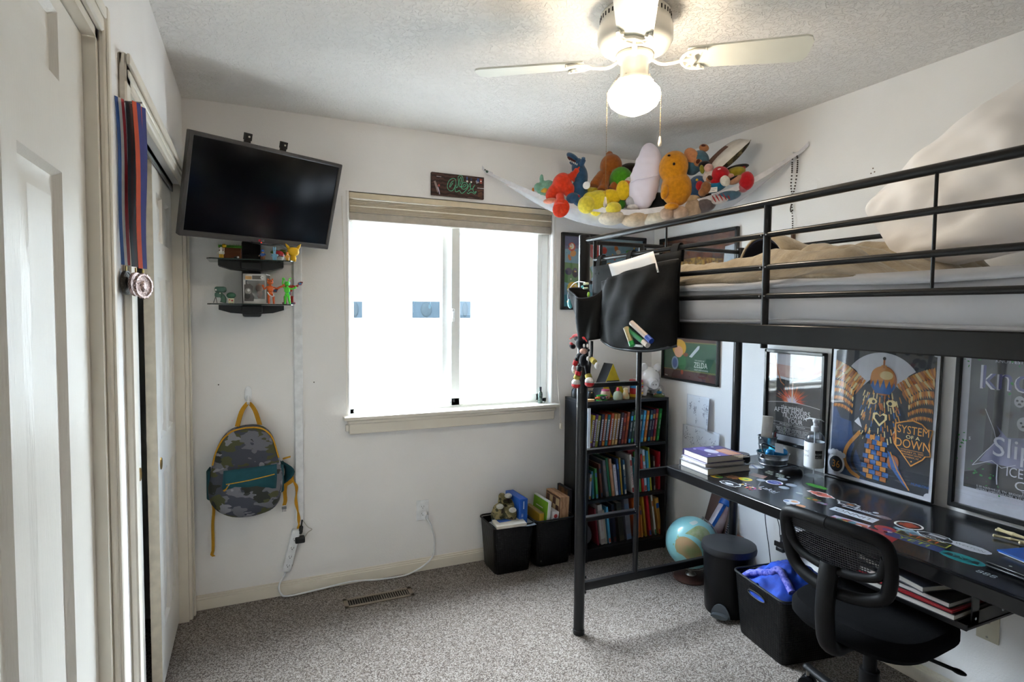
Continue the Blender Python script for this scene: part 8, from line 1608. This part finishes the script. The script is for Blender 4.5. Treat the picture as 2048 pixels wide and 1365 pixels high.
# ================================================================ OFFICE CHAIR
ch = thing('office_chair', 'black mesh back swivel office chair pushed under the desk', 'office chair', (1.875, 1.225, 0)); CHX, CHY = 1.875, 1.225
FB = mat('black_chair_fabric', '060608', .95, bump=.6, bs=500, spec=.15); CP = mat('black_chair_plastic', '08080a', .5, spec=.25)
T = TM(CHX, CHY, 0) @ RM(rz=4)
m = MB(); vs = []; n1, n2 = 10, 40
def se(a, w_, d_, p=.62): c, s = math.cos(a), math.sin(a); return (w_*.93*math.copysign(abs(c)**p, c), d_*.91*math.copysign(abs(s)**p, s))
lv = [(.60, .418), (.92, .424), (1.0, .445), (1.0, .475), (.94, .492), (.75, .497), (.3, .490), (.02, .488)]
for s_, z in lv:
    for j in range(n2): x, y = se(2*PI*j/n2, .225*s_, .235*s_); vs.append((x, y, z-.012*(x/.22)**2*(1 if x > 0 else 0)))
m.add(vs, [(i*n2+j, i*n2+(j+1) % n2, (i+1)*n2+(j+1) % n2, (i+1)*n2+j) for i in range(len(lv)-1) for j in range(n2)]+[tuple(range(n2-1, -1, -1)), tuple((len(lv)-1)*n2+j for j in range(n2))], FB, T, True); m.build('seat', ch)
m = MB(); m.box((0, 0, .400), (.16, .20, .035), CP, T, .01, 2); m.tube([(0, -.08, .40), (.02, -.235, .40)], .006, CP, 8, T); m.ell((.02, -.245, .40), (.012, .022, .007), CP, n=10, T=T); m.build('tilt_mechanism', ch)
XB = -.225
def bk(y, z):   # curved back surface
    return V((XB+.6*y*y-.04*max(0, (z-.62)/.2), y*.86-.006, z))
ol = [(.0, .822), (.10, .820), (.165, .812), (.190, .790), (.194, .74), (.188, .68), (.165, .632), (.10, .606), (.0, .596)]
ol = ol+[(-y, z) for y, z in ol[-2:0:-1]]
def loop(o, k=4): return catm([bk(y, z) for y, z in o]+[bk(*o[0])], k)
m = MB(); m.tube(loop(ol), .020, CP, 12, T); m.build('back_frame', ch)
m = MB(); m.tube(catm([bk(.188, .775), bk(.165, .71), bk(.11, .680), bk(.0, .668), bk(-.11, .680), bk(-.165, .705), bk(-.185, .76)], 6), [.016]*6+[.014]*25+[.016]*6, CP, 12, T); m.build('lumbar_bar', ch)
MSH2 = bpy.data.materials.new('chair_mesh'); MSH2.use_nodes = True; t = MSH2.node_tree; b = t.nodes['Principled BSDF']; b.inputs['Base Color'].default_value = lin('101114'); b.inputs['Roughness'].default_value = .7
tc = t.nodes.new('ShaderNodeTexCoord'); wv = t.nodes.new('ShaderNodeTexWave'); wv.bands_direction = 'Z'; wv.inputs['Scale'].default_value = 42; w2 = t.nodes.new('ShaderNodeTexWave'); w2.bands_direction = 'Y'; w2.inputs['Scale'].default_value = 42
mxx = t.nodes.new('ShaderNodeMath'); mxx.operation = 'MAXIMUM'; gt = t.nodes.new('ShaderNodeMath'); gt.operation = 'GREATER_THAN'; gt.inputs[1].default_value = .62; g2 = t.nodes.new('ShaderNodeMath'); g2.operation = 'GREATER_THAN'; g2.inputs[1].default_value = .80
t.links.new(tc.outputs['Object'], wv.inputs[0]); t.links.new(tc.outputs['Object'], w2.inputs[0]); t.links.new(wv.outputs['Fac'], gt.inputs[0]); t.links.new(w2.outputs['Fac'], g2.inputs[0]); t.links.new(gt.outputs[0], mxx.inputs[0]); t.links.new(g2.outputs[0], mxx.inputs[1]); t.links.new(mxx.outputs[0], b.inputs['Alpha'])
def msh(u, v):
    y = (2*u-1)*.182; lo = .668+.09*(abs(y)/.182)**2.6; hi = .818-.012*(abs(y)/.182)**4; return bk(y, lo+(hi-lo)*v)+V((.004, 0, 0))
m = MB(); m.grid(msh, 30, 12, MSH2, T); m.build('mesh_panel', ch)
m = MB(); m.tube(catm([(XB-.012, 0, .685), (XB-.022, 0, .64), (XB-.030, 0, .56), (XB-.026, 0, .49), (XB-.010, 0, .43), (XB+.04, 0, .400), (-.05, 0, .395)], 5), [.030]*26+[.026]*5, CP, 14, T, flatz=.75) ; m.build('back_post', ch)
m = MB(); m.cyl((0, 0, .40), (0, 0, .27), .021, CP, 20, T=T); m.cyl((0, 0, .275), (0, 0, .09), .030, CP, 24, T=T, r1=.033); m.build('gas_lift', ch)
for k_ in range(5):
    a = rad(74+72*k_); e_ = V((math.cos(a)*.31, math.sin(a)*.31, .088)); m = MB()
    m.tube([V((math.cos(a)*.02, math.sin(a)*.02, .110)), V((math.cos(a)*.16, math.sin(a)*.16, .102)), e_], [.026, .022, .017], CP, 12, TM(CHX, CHY, 0), flatz=.7); m.ell(e_, (.019, .019, .013), CP, n=12, T=TM(CHX, CHY, 0)); lg = m.build('base_leg', ch)
    m = MB(); m.cyl(e_, e_-V((0, 0, .035)), .006, MTL, 8, T=TM(CHX, CHY, 0)); t1 = V((-math.sin(a+.6), math.cos(a+.6), 0)); cc = e_-V((0, 0, .0605))
    for s_ in (-1, 1): m.cyl(cc+t1*s_*.006, cc+t1*s_*.024, .0265, CP, 20, T=TM(CHX, CHY, 0))
    m.ell(cc+V((0, 0, .012)), (.016, .016, .018), CP, n=12, T=TM(CHX, CHY, 0)); m.build('caster', lg)
# dark rounded thing at the lower photo edge
p = at(2008, 1357, 'z', .16); m = MB(); m.ell((p.x+.02, p.y-.06, .085), (.11, .13, .085), FB, n=28); m.build('floor_cushion', label='black rounded cushion on the carpet by the wall, at the lower photo edge', cat='cushion')
# sill things
sb = thing('spray_bottle', 'small dark spray bottle standing on the window sill', 'bottle', (1.60, YD+.02, .905)); c = (1.600, YD+.012, .9055)
m = MB(); m.lathe([(0, 0), (.0135, 0), (.014, .004), (.014, .055), (.012, .066), (.007, .074)], mat('dark_labelled_glass', '2b3a38', .25, c2='6a7a72', vs=70), c, 20); m.build('bottle_body', sb)
m = MB(); m.lathe([(.0072, .073), (.0075, .074), (.0075, .100), (0, .101)], P('23262e', .4), c, 16); m.build('cap', sb)
m = MB(); m.ell((1.628, YD+.02, .909), (.010, .008, .004), P('d8d8d2'), n=10); m.cyl((1.634, YD+.02, .905), (1.634, YD+.02, .924), .0015, BLK, 6); m.build('sill_trinket', label='tiny white and black trinket beside the spray bottle on the sill', cat='trinket')
for u, v in ((437, 770), (628, 765)):
    p = at(u, v, 'y', YD); m = MB(); m.ell((p.x, YD, p.z), (.003, .0008, .0035), P('4a443c'), n=8); m.build('wall_hole', label='small dark nail hole in the wall, %s' % ('between hook and closet' if u < 500 else 'between cable cover and window sill'), cat='hole')
bpy.context.view_layer.update()
